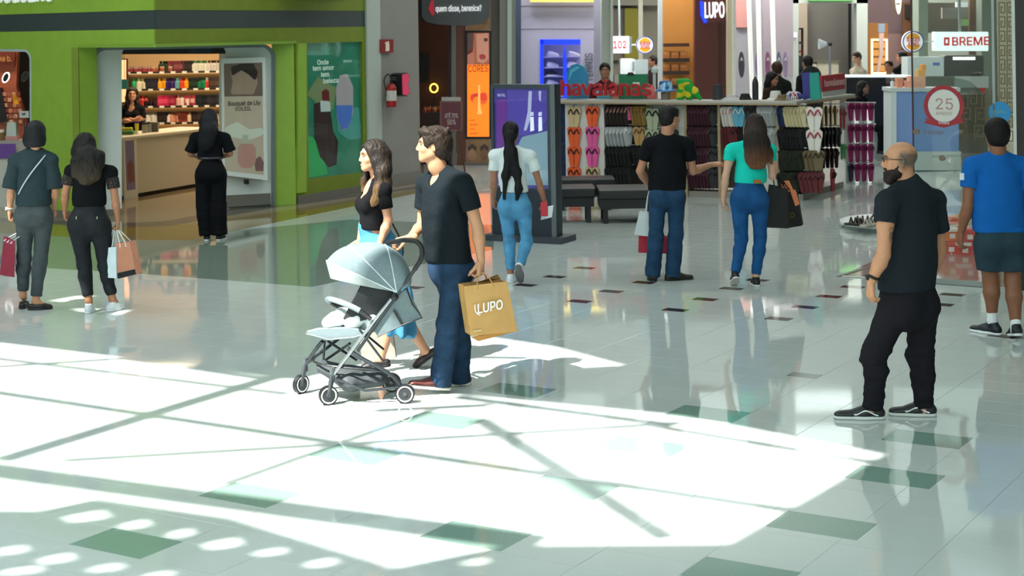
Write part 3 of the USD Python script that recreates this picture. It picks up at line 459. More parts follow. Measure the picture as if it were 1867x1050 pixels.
for k in range(9): a = k * 2.4; art(lb, B30, 'petal', [(873 + 9 * math.cos(a) + 7 * math.cos(b), 180 + 24 * math.sin(a * 1.3) + 8 * math.sin(b)) for b in np.linspace(0, 6.28, 9)[:-1]], ('e8452a', 'f0642a', 'd8342c', 'ff8a20')[k % 4], .028 + .0006 * k, emit=.6, r=.0)
art(lb, B30, 'lip_gloss', [(872, 155), (875, 155), (876, 195), (879, 208), (870, 208), (871, 195)], 'ffb060', .036, emit=.9)
for k in range(4): lb.part('lettering', B30.ext(B30.poly(rect(856, 218 + 8 * k, 866 + 6 * (k % 2), 220 + 8 * k)), .002, .03), M('d86a20', .5, emit=.5))
for y0, y1, wd in ((5, 56, 'above'), (253, 301, 'below')):
    t = Thing('wood_poster', f'wood toned poster with faint faces {wd} the glowing orange one', 'poster', B30.pix(872, y1)); t.part('board', B30.ext(B30.poly(rect(850, y0, 894, y1)), .04, .01), M('a07a56', .5, var=.15, scale=8))
    for k in range(2):
        cx, cy = 861 + 22 * k, (y0 + y1) / 2 + 3; art(t, B30, 'face_shape', [(cx + 7 * math.cos(b), cy + 13 * math.sin(b)) for b in np.linspace(0, 6.28, 11)[:-1]], ('b88c68', '8a6446')[k], .012, emit=0); art(t, B30, 'hair_shape', [(cx - 8, cy - 12), (cx, cy - 18), (cx + 8, cy - 12), (cx + 7, cy - 4), (cx, cy - 10), (cx - 7, cy - 4)], '4a3024', .014, emit=0); art(t, B30, 'mouth_shape', [(cx - 3, cy + 6), (cx + 3, cy + 6), (cx, cy + 8)], '8a3a30', .014, emit=0)
B29 = front(29.0)
sg = Thing('hanging_shop_sign', 'dark grey rounded shop sign with white lettering and red lips', 'shop sign', B29.pix(830, 0)); q = rounded(B29.poly([(769, -60), (893, -60), (893, 30), (878, 44), (848, 47), (800, 45), (776, 40), (769, 30)]), .06)
sg.part('board', B29.ext(q, .14), M('4d5052', .45)); sg.part('edge_box', B29.ext(affinity.translate(q, -.055, .0), .1, -.08), BLACKP); sg.part('lips', B29.ext(rounded(B29.poly([(781, 16), (786, 1), (791, 0), (792, 28), (787, 28)]), .02), .02, .02), M('c8203c', .4, emit=.2)); sg.part('lettering', B29.text('quem disse, berenice?', 794, 21, 10.5, .02, .02, wpx=84), M('eef0f2', .4, emit=.6))
sg.part('hanger', bx(*[B29.pix(830, 0)[0] + v for v in (-.03, .03)], 29.05, 29.11, 3.2, RZ), BLACKP)
ea = Thing('easel_sign', 'brown discount easel sign with pale header outside the make-up shop', 'sign', ground(824, 326)); E7 = front(27.2)
ea.part('board', E7.ext(E7.poly(rect(804, 186, 841, 237)), .02), M('6a2c38', .5)); ea.part('frame', E7.ext(E7.poly(rect(802, 184, 843, 239)).difference(E7.poly(rect(805, 187, 840, 236))), .03, .01), M('7a4a44', .4)); ea.part('header_card', E7.ext(E7.poly(rect(805, 177, 840, 186)), .015, .004), M('b8b4ae', .5))
ea.part('lettering', E7.text('ATÉ 70%', 811, 215, 8, .003, .003, wpx=24), M('c8b4b0', .5)); ea.part('lettering', E7.text('50%', 815, 227, 9, .003, .003, wpx=16), M('c8b4b0', .5))
for k, (a, b) in enumerate((((808, 237), (800, 322)), ((836, 237), (850, 322)))): ea.part('leg', tube([E7.pix(*a), E7.pix(*b) * [1, 1, 0]], .015, 6), M('5a3a30', .5))
ea.part('leg', tube([E7.pix(822, 200, -.03), E7.pix(822, 320, -.5) * [1, 1, 0]], .015, 6), M('5a3a30', .5))

# ---------------------------------------------------------------- lavender sneaker shop, pillars, food counter, brown shop, tube window, white doorway
def fpanel(t, nm, Y, pix, mt, th=.1, off=0., lab=None): p = front(Y); t.part(nm, p.ext(p.poly(pix), th, off), mt, label=lab)
ls = Thing('sneaker_shop', 'pale lavender wall of the sneaker shop', None, at(1017, 300, 35), kind='structure'); LAV = M('aaa6b8', .5)
q = front(35).poly(rect(949, -30, 1090, 330)).difference(front(35).poly(rect(986, 74, 1058, 320))); ls.part('wall_panel', front(35).ext(q, .12), LAV); fpanel(ls, 'recess', 35.6, rect(980, 60, 1066, 330), M('8f92c8', .5)); fpanel(ls, 'gap_panel', 34.6, rect(936, -30, 950, 330), M('3a4458', .5)); fpanel(ls, 'header', 34.7, rect(966, -40, 1100, 4), M('d8c060', .5, emit=.3)); fpanel(ls, 'pier', 34.4, rect(1083, -30, 1097, 330), M('8c8a96', .5))
for y in (10, 52): fpanel(ls, 'panel_joint', 34.99, rect(950, y, 1083, y + .8), M('8a8698', .5), .01)
lu = Thing('light_frame', 'glowing blue light frame around the sneaker shelves', 'light', at(1020, 200, 35)); f35 = front(35)
for nm, r_ in (('side_strip', rect(985, 72, 991, 320)), ('top_strip', rect(985, 72, 1058, 81)), ('divider_strip', [(1030, 82), (1033, 110), (1033, 140), (1030, 320), (1027, 320), (1027, 140), (1027, 100)])): lu.part(nm, f35.ext(f35.poly(r_), .04, .02), M('0b2cff', .5, emit=1.6))
shoe_t = None
def sneaker_parts(t, c1, c2, R=None):
    up = m3.Manifold.batch_hull([m3.Manifold.sphere(.04, 12).scale((1, .9, 1)).translate((-.1, 0, .05)), m3.Manifold.sphere(.034, 12).scale((1.3, 1, .8)).translate((.1, 0, .035)), m3.Manifold.sphere(.03, 10).translate((-.08, 0, .09)), m3.Manifold.sphere(.03, 10).translate((-.0, 0, .075))]); t.part('upper', up - m3.Manifold.cube((1, 1, 1), True).translate((0, 0, -.48)), M(c1, .5), True); t.part('sole', m3.Manifold.batch_hull([m3.Manifold.cylinder(.022, .044, .044, 14).translate((-.1, 0, 0)), m3.Manifold.cylinder(.022, .047, .047, 14).translate((.1, 0, 0))]), M(c2, .5)); t.part('laces', cat_([tube([(x, -.022, .093 - (x + .02) * .28), (x, .022, .093 - (x + .02) * .28)], .004, 5) for x in (-.02, .0, .02, .04, .06)]), M('e8e8e8', .6))
for k, y in enumerate((103, 122, 138, 155)):
    for j, x in enumerate((1007, 1045)):
        wdl = ('top', 'second', 'third', 'fourth')[k]; t = Thing('display_sneaker', f'{"white" if (k != 2) else "black"} sneaker on the {wdl} shelf, {"left" if j == 0 else "right"} bay of the blue case', 'shoe', group=None); sneaker_parts(t, 'e4e2ea' if k != 2 else '26262c', 'f0f0f4'); t.place(at(x, y, 35.3), 0.25)
for k, y in enumerate((104, 123, 139, 156, 175)):
    a, b = at(988, y, 35.3), at(1058, y, 35.3); single('case_shelf', f'thin lavender shelf of the blue case, {("topmost", "second from top", "middle", "second from bottom", "lowest")[k]} of five', 'shelf', bx(a[0], b[0], 35.18, 35.58, a[2] - .015, a[2]), M('b8b8e0', .4), group='lavender case shelves')
tn = single('wall_lettering', 'vertical grey lettering on the lavender wall', 'lettering', f35.text('TENNIS', 0, 0, 14), M('5a5866', .5)); v, f = VF(meshkit.text_mesh('TENNIS', .16, .01, bold=True)); v[:, 0] *= .62 / v[:, 0].max(); o = at(1081, 150, 34.97); tn.GetPointsAttr().Set(Vt.Vec3fArray.FromNumpy(np.c_[o[0] - v[:, 1], o[1] - v[:, 2], o[2] + v[:, 0]].astype(np.float32)))
tn.GetNormalsAttr().Clear() if tn.GetNormalsAttr() else None
pl2 = Thing('mall_pillar', 'pale green white pillar right of the lavender shop', None, at(1107, 300, 33), kind='structure'); fpanel(pl2, 'shaft', 33, rect(1097, -60, 1118, 330), M('b9c0b4', .5), .5); fpanel(pl2, 'edge', 32.9, rect(1113, -60, 1118, 330), M('d5dbd2', .4), .4)
fc = Thing('food_hall', 'olive and taupe walls of the food counters far behind', None, at(1160, 200, 40), kind='structure'); fpanel(fc, 'wall_panel', 41, rect(1110, -40, 1215, 330), M('8a8674', .6)); fpanel(fc, 'wall_panel', 40.8, rect(1118, 14, 1140, 110), M('7c7264', .6)); fpanel(fc, 'wall_panel', 40.7, rect(1139, 15, 1164, 108), M('8f8a1e', .5)); fpanel(fc, 'post', 38, rect(1164, -40, 1172, 330), M('a8aa98', .5)); fpanel(fc, 'post', 34.2, rect(1200, -60, 1208, 330), M('cdd3d2', .4)); fpanel(fc, 'header', 40.5, rect(1110, -40, 1215, 10), M('9a9688', .6))
def roundel(t, Y, cx, cy, r, hpx):
    p = front(Y); u, z = p.uz(cx, cy); R_ = p.uz(cx + r, cy)[0] - u
    t.part('disc', p.ext(Point(u, z).buffer(R_, 32), .1), M('e8ecee', .4, emit=.55)); t.part('rim', p.ext(Point(u, z).buffer(R_, 32).difference(Point(u, z).buffer(R_ * .9, 32)), .012, .01), M('3a4c9a', .4, emit=.1)); c_ = affinity.rotate(sbox(u - R_ * .72, z - R_ * .2, u + R_ * .72, z + R_ * .2), -8)
    for s_ in (1, -1): t.part('bun_arc', p.ext(affinity.scale(Point(u, z + s_ * R_ * .1).buffer(R_ * .7, 24), 1, 1).difference(sbox(u - 9, z - 9, u + 9, z + R_ * .3) if s_ > 0 else sbox(u - 9, z - R_ * .3, u + 9, z + 9)), .012, .01), M('e8a020', .4, emit=.3))
    for k, w_ in enumerate(('BURGER', 'KING')): v, f = VF(meshkit.text_mesh(w_, R_ * .34, .012, bold=True)); v[:, 0] *= R_ * (1.25, 1.0)[k] / v[:, 0].max(); v[:, 0] -= v[:, 0].max() / 2; v[:, 1] += (R_ * .02, -R_ * .38)[k]; t.part('lettering', moved((v, f), p.pt(u, z, .004), R=p.R), M('b8283a', .4, emit=.2))
    if hpx: t.part('bracket', p.ext(sbox(u + R_ * .95, z - .012, u + R_ * 2.05, z + .012), .03, -.03), M('dfe4e4', .4))
n1 = Thing('number_sign', 'white lit sign box with red number 102 above the counter', 'sign', at(1135, 82, 36)); p36 = front(36); n1.part('box', p36.ext(p36.poly(rect(1112, 66, 1147, 97)), .2), M('e6eef0', .4, emit=.8)); n1.part('box_side', p36.ext(p36.poly(rect(1147, 67, 1152, 96)), .2, -.02), M('7c8688', .4)); n1.part('lettering', p36.text('102', 1117, 88, 13, .004, .005, wpx=25), M('c03038', .4, emit=.3)); n1.part('hanger', bx(*[at(1130, 66, 36)[0] + v for v in (-.02, .02)], 36.05, 36.09, at(1130, 67, 36)[2], 4.6), M('9aa'.ljust(6, 'a'), .4))
r1 = Thing('burger_roundel', 'round burger sign beside the white number box', 'sign', at(1177, 82, 36)); roundel(r1, 36, 1176, 82, 16, 0); r1.part('arm', front(36).ext(front(36).poly(rect(1150, 80, 1162, 83)), .03, -.03), M('dfe4e4', .4))
mc = Thing('drinks_machine', 'white rounded drinks machine behind the kiosk', 'machine', at(1145, 140, 37)); q = rounded(front(37).poly(rect(1131, 107, 1158, 137)), .05); mc.part('housing', front(37).ext(q, .5), M('e6eeee', .35)); mc.part('side_panel', front(37).ext(front(37).poly(rect(1158, 109, 1182, 137)), .5, -.05), M('a4b4b4', .4)); mc.part('dispenser', front(37).ext(front(37).poly(rect(1153, 112, 1157, 128)), .03, .03), M('8a9a9c', .4)); mc.part('cabinet', front(37).ext(front(37).poly(rect(1120, 137, 1195, 300)), .6), M('8a8478', .5))
fn = Thing('desk_fan_lamp', 'small white domed lamp on a post above the kiosk counter', 'lamp', at(1193, 170, 26)); fn.part('post', tube([at(1193, 176, 26) * [1, 1, 0], at(1193, 132, 26)], .025, 8), M('d8dcdc', .4)); fn.part('dome', lathe([(0, 0), (.055, .01), (.06, .06), (.04, .1), (0, .11)], 16, at(1194, 133, 26)), M('d4dede', .35))
br = Thing('brown_shop', 'orange tan and chocolate brown front of the sock shop', None, at(1270, 250, 34), kind='structure'); fpanel(br, 'tan_wall', 35.2, rect(1204, -40, 1272, 330), M('a8702c', .55, var=.05, scale=2)); fpanel(br, 'brown_wall', 34, rect(1267, -60, 1326, 330), M('55231a', .5, var=.05, scale=2), .3); fpanel(br, 'groove', 33.98, rect(1310, 40, 1316, 330), M('3a1712', .5), .02); fpanel(br, 'light_jamb', 33.8, rect(1326, -60, 1341, 330), M('cfc4a4', .4), .4); fpanel(br, 'light_jamb', 33.75, rect(1336, -60, 1341, 330), M('e6e4dc', .4), .4)
lsn = Thing('lit_shop_sign', 'white lit shop lettering with blue swoosh on the brown wall', 'shop sign', at(1300, 30, 34)); f34 = front(34); lsn.part('lettering', f34.text('LUPO', 1283, 32, 27, .06, .05, wpx=37), M('f2f6fa', .4, emit=1.4)); sw = [(1277, 3), (1280, 3), (1281, 22), (1288, 40), (1284, 41), (1278, 28)]; lsn.part('swoosh', f34.ext(f34.poly(sw).buffer(.01), .05, .06), M('1230ff', .4, emit=2.5))
for k, y in enumerate((107, 130, 155)):
    a, b = at(1208, y, 34.7), at(1255, y, 34.7); t = Thing('stock_shelf', f'dark shelf board in the tan shop, {("upper", "middle", "lower")[k]} one', 'shelf', (a + b) / 2, 'tan shop shelves'); t.part('board', bx(a[0], b[0], 34.5, 35.1, a[2] - .06, a[2] + .0), M('2c1a12', .5)); t.part('edge_strip', bx(a[0], b[0], 34.48, 34.5, a[2] - .07, a[2] + .01), M('3a2418', .5))
    if k < 3:
        for j in range(3):
            for i in range(2): c = at(1214 + 16 * j, y, 34.62 + .2 * i); tt = Thing('sock_carton', f'orange sock carton on the {("upper", "middle", "lower")[k]} tan shop shelf, {("left", "centre", "right")[j]} stack, {("front", "rear")[i]} one', 'box', c, f'cartons on the {("upper", "middle", "lower")[k]} tan shop shelf'); tt.part('carton', moved(rbox(.165, .16, .15, .006, 6, (0, 0, .075)), c), M('c8783a', .5)); tt.part('flap', moved(bx(-.06, .06, -.083, -.081, .08, .14), c), M('d89050', .5))
t = Thing('stock_shelf', 'dark top board of the tan shop shelving', 'shelf', at(1230, 80, 34.7), 'tan shop shelves'); a, b = at(1208, 80, 34.7), at(1255, 80, 34.7); t.part('board', bx(a[0], b[0], 34.5, 35.1, a[2] - .05, a[2]), M('3a2216', .5)); t.part('edge_strip', bx(a[0], b[0], 34.48, 34.5, a[2] - .06, a[2] + .01), M('4a2c1c', .5))
# tube window
tw = Thing('tube_window', 'pink and grey window wall with shiny white tubes', None, at(1390, 250, 34.5), kind='structure'); fpanel(tw, 'wall_panel', 36, rect(1338, -60, 1446, 330), M('9c9ea4', .6)); fpanel(tw, 'pink_panel', 35.9, rect(1342, -60, 1364, 50), M('c08a84', .5)); fpanel(tw, 'mauve_panel', 35.6, rect(1392, -60, 1446, 140), M('9a9098', .5))
for x0, x1 in ((1363, 1372), (1381, 1386), (1406, 1413)): tw.part('tube', tube([at(x0, -60, 35), at(x1, 180, 35) * [1, 1, 0] + [0, 0, at(x1, 190, 35)[2]]], .05, 10), M('eef0ee', .15, emit=.25))
for k, x in enumerate((1352, 1382, 1400, 1420, 1432)): tt = Thing('surfboard_decor', f'{("dark", "violet", "plum", "slate", "lilac")[k]} oval sandal board in the tube window', 'decoration', at(x, 135, 35.2)); tt.part('board', front(35.2).ext(affinity.scale(Point(*front(35.2).uz(x, 118)).buffer(1, 16), .055 + .01 * (k == 0), .28), .03), M(('3a3a40', '6a5a8a', '7a4a6a', '5a6474', '8a7a98')[k], .4)); tt.part('strap', front(35.2).ext(front(35.2).poly([(x - 3, 112), (x, 104), (x + 3, 112), (x, 108)]), .01, .02), M('d8d4d8', .4))
# white doorway
wd = Thing('white_doorway', 'white doorway with grey closed interior and green sign edge', None, at(1510, 250, 37), kind='structure'); WF = M('a3aba4', .4)
for r_ in (rect(1443, -60, 1456, 330), rect(1562, -60, 1582, 330), rect(1443, -60, 1582, 6)): fpanel(wd, 'frame', 37, r_, WF, .3)
fpanel(wd, 'interior_panel', 39, rect(1440, -60, 1552, 330), M('63615a', .6)); fpanel(wd, 'interior_panel', 38.4, rect(1553, -60, 1570, 330), M('6f736f', .6)); fpanel(wd, 'gap', 38.6, rect(1548, 6, 1554, 330), BLACKP); fpanel(wd, 'side_reveal', 38.8, rect(1456, 6, 1472, 330), M('a89a88', .6)); fpanel(wd, 'sign_edge', 36.9, rect(1474, -20, 1556, 1), M('58a848', .4, emit=.4)); fpanel(wd, 'switch_plate', 36.95, rect(1447, 59, 1453, 68), M('e8e8e4', .4), .02)
bsf = Thing('dark_rack', 'narrow black rack inside the white doorway', 'rack', at(1461, 105, 38)); p38 = front(38); bsf.part('rack_frame', p38.ext(p38.poly(rect(1455, 51, 1465, 130)).difference(p38.poly(rect(1457, 54, 1463, 76))).difference(p38.poly(rect(1457, 80, 1463, 102))), .2), BLACKP); bsf.part('item', p38.ext(p38.poly(rect(1458, 92, 1462, 96)), .05, -.05), M('a83a34', .5)); bsf.part('foot', p38.ext(p38.poly(rect(1455, 128, 1465, 300)), .2), BLACKP)
dk = Thing('service_desk', 'cream drawers and desk inside the doorway', 'desk', at(1500, 140, 37.6)); p37 = front(37.6); dk.part('drawer_front', p37.ext(p37.poly(rect(1475, 116, 1489, 138)), .4), M('b8b4a4', .5)); dk.part('drawer_front', p37.ext(p37.poly(rect(1490, 112, 1529, 138)), .4), M('aaa592', .5)); dk.part('desk_top', p37.ext(p37.poly(rect(1470, 110, 1532, 113)), .5, .05), M('5a564c', .5)); dk.part('desk_base', p37.ext(p37.poly(rect(1472, 138, 1531, 310)), .4), M('8f8a7c', .5))
# pink hall
ph = Thing('pink_hall', 'dusty pink wall of the back hall', None, at(1620, 200, 38), kind='structure'); fpanel(ph, 'wall_panel', 40, rect(1578, -60, 1670, 330), M('937a7c', .6)); fpanel(ph, 'wall_panel', 39.6, rect(1618, 62, 1664, 330), M('a88680', .6)); fpanel(ph, 'wood_post', 39, rect(1646, 4, 1664, 300), M('7a5438', .5)); fpanel(ph, 'dark_panel', 38.9, rect(1651, 8, 1662, 33), M('33302c', .5))
tf = Thing('lit_kiosk_frame', 'glowing warm rectangular frame on the tan booth', 'light', at(1603, 130, 38)); p = front(38); tf.part('booth_panel', p.ext(p.poly(rect(1583, 42, 1619, 300)), .2), M('8c5a24', .5)); q = p.poly(rect(1588, 71, 1618, 135)); tf.part('glow_frame', p.ext(q.difference(p.poly(rect(1591, 74, 1615, 132))), .04, .03), M('ffe0a0', .4, emit=2.5)); 
for k in range(4): tf.part('menu_panel', p.ext(p.poly(rect(1592, 77 + 14 * k, 1614, 88 + 14 * k)), .02, .02), M('c08a48', .4, emit=.25))
bt = Thing('brush_tower', 'tall pale tapering tower decoration before the lit frame', 'decoration', at(1606, 120, 37)); p = front(37); bt.part('shaft', p.ext(p.poly([(1603, 58), (1612, 58), (1610, 100), (1603, 132), (1598, 132), (1604, 100)]), .06), M('b89a90', .4)); bt.part('tip', p.ext(p.poly(rect(1602, 43, 1613, 59)), .08, .01), M('7c8a98', .4))
ov = Thing('oval_hanging_sign', 'cream oval hanging sign with dark rim', 'sign', at(1637, 10, 36)); p = front(36); q = affinity.scale(Point(*p.uz(1638, -4)).buffer(1, 24), .07, .36); ov.part('board', p.ext(q, .04), M('d8d4c4', .4)); ov.part('rim', p.ext(affinity.translate(q.buffer(.01), -.045, .02), .05, -.02), M('5a4a38', .5)); ov.part('lettering', p.ext(p.poly(rect(1634, 6, 1641, 8)), .004, .003), BLACKP); ov.part('hanger', bx(*[at(1637, 0, 36)[0] + v for v in (-.01, .01)], 36, 36.03, 3.3, 4.6), BLACKP)
bls = Thing('lit_blade_sign', 'white lit sign box with red lettering beyond the glass', 'sign', at(1752, 75, 30)); p = front(30); bls.part('box', p.ext(rounded(p.poly(rect(1704, 58, 1802, 93)), .02), .2), M('e2f4f4', .4, emit=1.0)); bls.part('lettering', p.text('BREME', 1734, 83, 15, .004, .005, wpx=70), M('d02830', .4, emit=.4)); q = p.poly(rect(1721, 68, 1731, 83)); bls.part('emblem', p.ext(q.difference(p.poly(rect(1724, 72, 1728, 79))), .006, .005), M('d02830', .4, emit=.4)); bls.part('hanger', bx(*[at(1752, 58, 30)[0] + v for v in (-.02, .02)], 30.05, 30.1, at(1752, 58, 30)[2], 4.2), M('9aa0a0', .4))
r2 = Thing('burger_roundel', 'round burger sign beyond the glass edge beside the lit sign', 'sign', at(1665, 76, 30)); roundel(r2, 30, 1665, 76, 19.5, 1)
# counter hall beyond the glass
ch = Thing('counter_hall', 'grey green columns and panels behind the glass screen', None, at(1750, 200, 34), kind='structure'); fpanel(ch, 'wall_panel', 38, rect(1664, -60, 1900, 330), M('8f958c', .6)); fpanel(ch, 'column', 33, rect(1675, -60, 1692, 330), M('a9b4a4', .5), .4); fpanel(ch, 'column', 33, rect(1790, -60, 1815, 330), M('8d968a', .5), .4); fpanel(ch, 'taupe_panel', 34, rect(1692, 5, 1770, 60), M('7c7468', .5)); fpanel(ch, 'white_panel', 33.6, rect(1718, 14, 1766, 34), M('a8a098', .5)); fpanel(ch, 'green_card', 33.5, rect(1751, 35, 1766, 47), M('9ac078', .5, emit=.15)); fpanel(ch, 'lit_card', 33.5, rect(1744, 4, 1765, 13), M('dfe8ea', .5, emit=.5)); fpanel(ch, 'brown_strip', 33.7, rect(1768, 0, 1784, 200), M('7a5a46', .5))
ov2 = Thing('oven_unit', 'white counter machine with dark lit oven window behind the glass', 'machine', at(1740, 138, 31)); p = front(31); ov2.part('cabinet', p.ext(p.poly(rect(1655, 104, 1721, 139)), .5), M('dbe7e6', .4)); ov2.part('emblem', p.ext(p.poly(rect(1701, 114, 1713, 119)), .01, .01), M('5a7ac8', .4)); q = rounded(p.poly(rect(1721, 101, 1794, 139)), .06); ov2.part('oven_body', p.ext(q, .5, -.02), M('4c4a44', .4)); ov2.part('oven_light', p.ext(p.poly(rect(1738, 104, 1778, 109)), .02, .0), M('e8fff8', .4, emit=2.5)); ov2.part('drawer', p.ext(p.poly(rect(1741, 139, 1802, 160)), .5, .01), M('c4ccc6', .4)); ov2.part('base', p.ext(p.poly(rect(1655, 139, 1802, 300)), .45, -.02), M('8a8474', .5)); ov2.part('red_corner', p.ext(p.poly([(1786, 160), (1796, 160), (1793, 176)]), .02, .01), M('d8403c', .4))
gc = Thing('curved_counter', 'black counter with curved glass end and red goods inside', 'counter', at(1660, 250, 30)); p = front(29.6); q = p.poly([(1543, 141), (1740, 141), (1768, 148), (1786, 164), (1796, 190), (1796, 240), (1543, 240)]); gc.part('counter_front', p.ext(q.intersection(p.poly(rect(1540, 141, 1615, 243))), .6), M('16171a', .3)); gc.part('top_strip', p.ext(p.poly(rect(1536, 138, 1665, 141)), .7, .03), M('dff0ee', .4, emit=.8)); gc.part('red_goods', p.ext(rounded(p.poly([(1612, 163), (1664, 158), (1665, 170), (1614, 171)]), .01), .3, -.1), M('a82a34', .5)); gc.part('plum_goods', p.ext(rounded(p.poly([(1612, 152), (1660, 148), (1664, 158), (1614, 162)]), .01), .3, -.12), M('5a3240', .5)); gc.part('goods_back', p.ext(p.poly(rect(1610, 141, 1670, 172)), .05, -.45), M('7a6a64', .5)); gc.part('case_base', p.ext(p.poly(rect(1610, 172, 1796, 243)), .6), M('67604f', .5)); gc.part('glass_end', p.ext(q.intersection(p.poly(rect(1665, 141, 1800, 173))), .02, .02), glass_pane('counter_glass', (.75, .8, .78), .1)); gc.part('plinth', p.ext(p.poly(rect(1540, 240, 1640, 296)), .5, -.05), M('9aa09a', .4))
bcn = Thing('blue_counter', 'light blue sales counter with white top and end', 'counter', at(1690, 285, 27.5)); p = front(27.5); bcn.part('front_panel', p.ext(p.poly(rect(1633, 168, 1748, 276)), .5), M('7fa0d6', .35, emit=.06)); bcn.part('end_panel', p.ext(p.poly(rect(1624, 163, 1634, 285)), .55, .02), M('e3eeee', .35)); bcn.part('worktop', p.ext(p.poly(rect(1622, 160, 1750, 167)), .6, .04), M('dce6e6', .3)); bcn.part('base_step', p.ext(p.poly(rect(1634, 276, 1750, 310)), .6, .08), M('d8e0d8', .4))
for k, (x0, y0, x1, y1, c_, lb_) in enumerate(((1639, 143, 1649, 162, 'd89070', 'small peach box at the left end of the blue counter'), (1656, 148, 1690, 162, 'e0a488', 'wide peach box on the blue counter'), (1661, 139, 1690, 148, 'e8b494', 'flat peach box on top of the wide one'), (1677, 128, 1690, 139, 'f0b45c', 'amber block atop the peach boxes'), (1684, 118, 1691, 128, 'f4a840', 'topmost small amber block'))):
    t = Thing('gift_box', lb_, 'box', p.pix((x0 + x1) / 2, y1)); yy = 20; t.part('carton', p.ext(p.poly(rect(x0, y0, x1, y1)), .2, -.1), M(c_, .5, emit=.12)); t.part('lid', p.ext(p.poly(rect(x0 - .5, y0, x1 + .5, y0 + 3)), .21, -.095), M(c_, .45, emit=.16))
tp = Thing('soap_dispenser', 'clear pump dispenser at the white counter end', 'bottle', p.pix(1632, 160)); c = p.pix(1632, 160, -.2); tp.part('bottle_body', lathe([(0, 0), (.035, 0), (.035, .09), (.012, .11), (0, .11)], 12, c), M('dce8e8', .1)); tp.part('pump', moved(cat_([bx(-.006, .006, -.006, .006, .11, .16), bx(-.03, .008, -.006, .006, .15, .162)]), c), M('b8c4c8', .3))

# ---------------------------------------------------------------- upper gallery front with bright windows (seen mirrored in the floor)
ug = Thing('upper_gallery', 'pale upper gallery front over the shops', None, (4, 30, 4), kind='structure'); ug.part('gallery_front', bx(-2.2, 30, 30.6, 31.0, 3.06, RZ - .01), M('c6ccc6', .6)); ug.part('gallery_floor', bx(-2.2, 30, 31.0, 46, 4.6, 4.7), M('b8bcb6', .7))
for k, (a, b, c_, d_, e) in enumerate(((5.17, 6.2, 4.36, 4.7, 2.4), (5.17, 6.2, 4.97, 5.65, 2.0), (2.2, 4.4, 4.3, 6.8, .35), (0.0, 1.6, 4.3, 6.8, .3), (7.0, 9.0, 4.3, 7.0, .45), (9.6, 12, 4.3, 7.0, .35))): ug.part('lit_window', bx(a, b, 30.55, 30.6, c_, d_), M('e8f4f2', .4, emit=e), label='bright daylit upper window')
sb_ = Thing('green_shop_upper', 'pale wall above the green shop', None, (-6, 24, 5), kind='structure'); sb_.part('wall_panel', cat_([LW.ext(sbox(0, 4.4, LE, RZ - .01), .3, -.1), RW.ext(sbox(0, 4.4, RE, RZ - .01), .3, -.1)]), M('c6ccc6', .6))
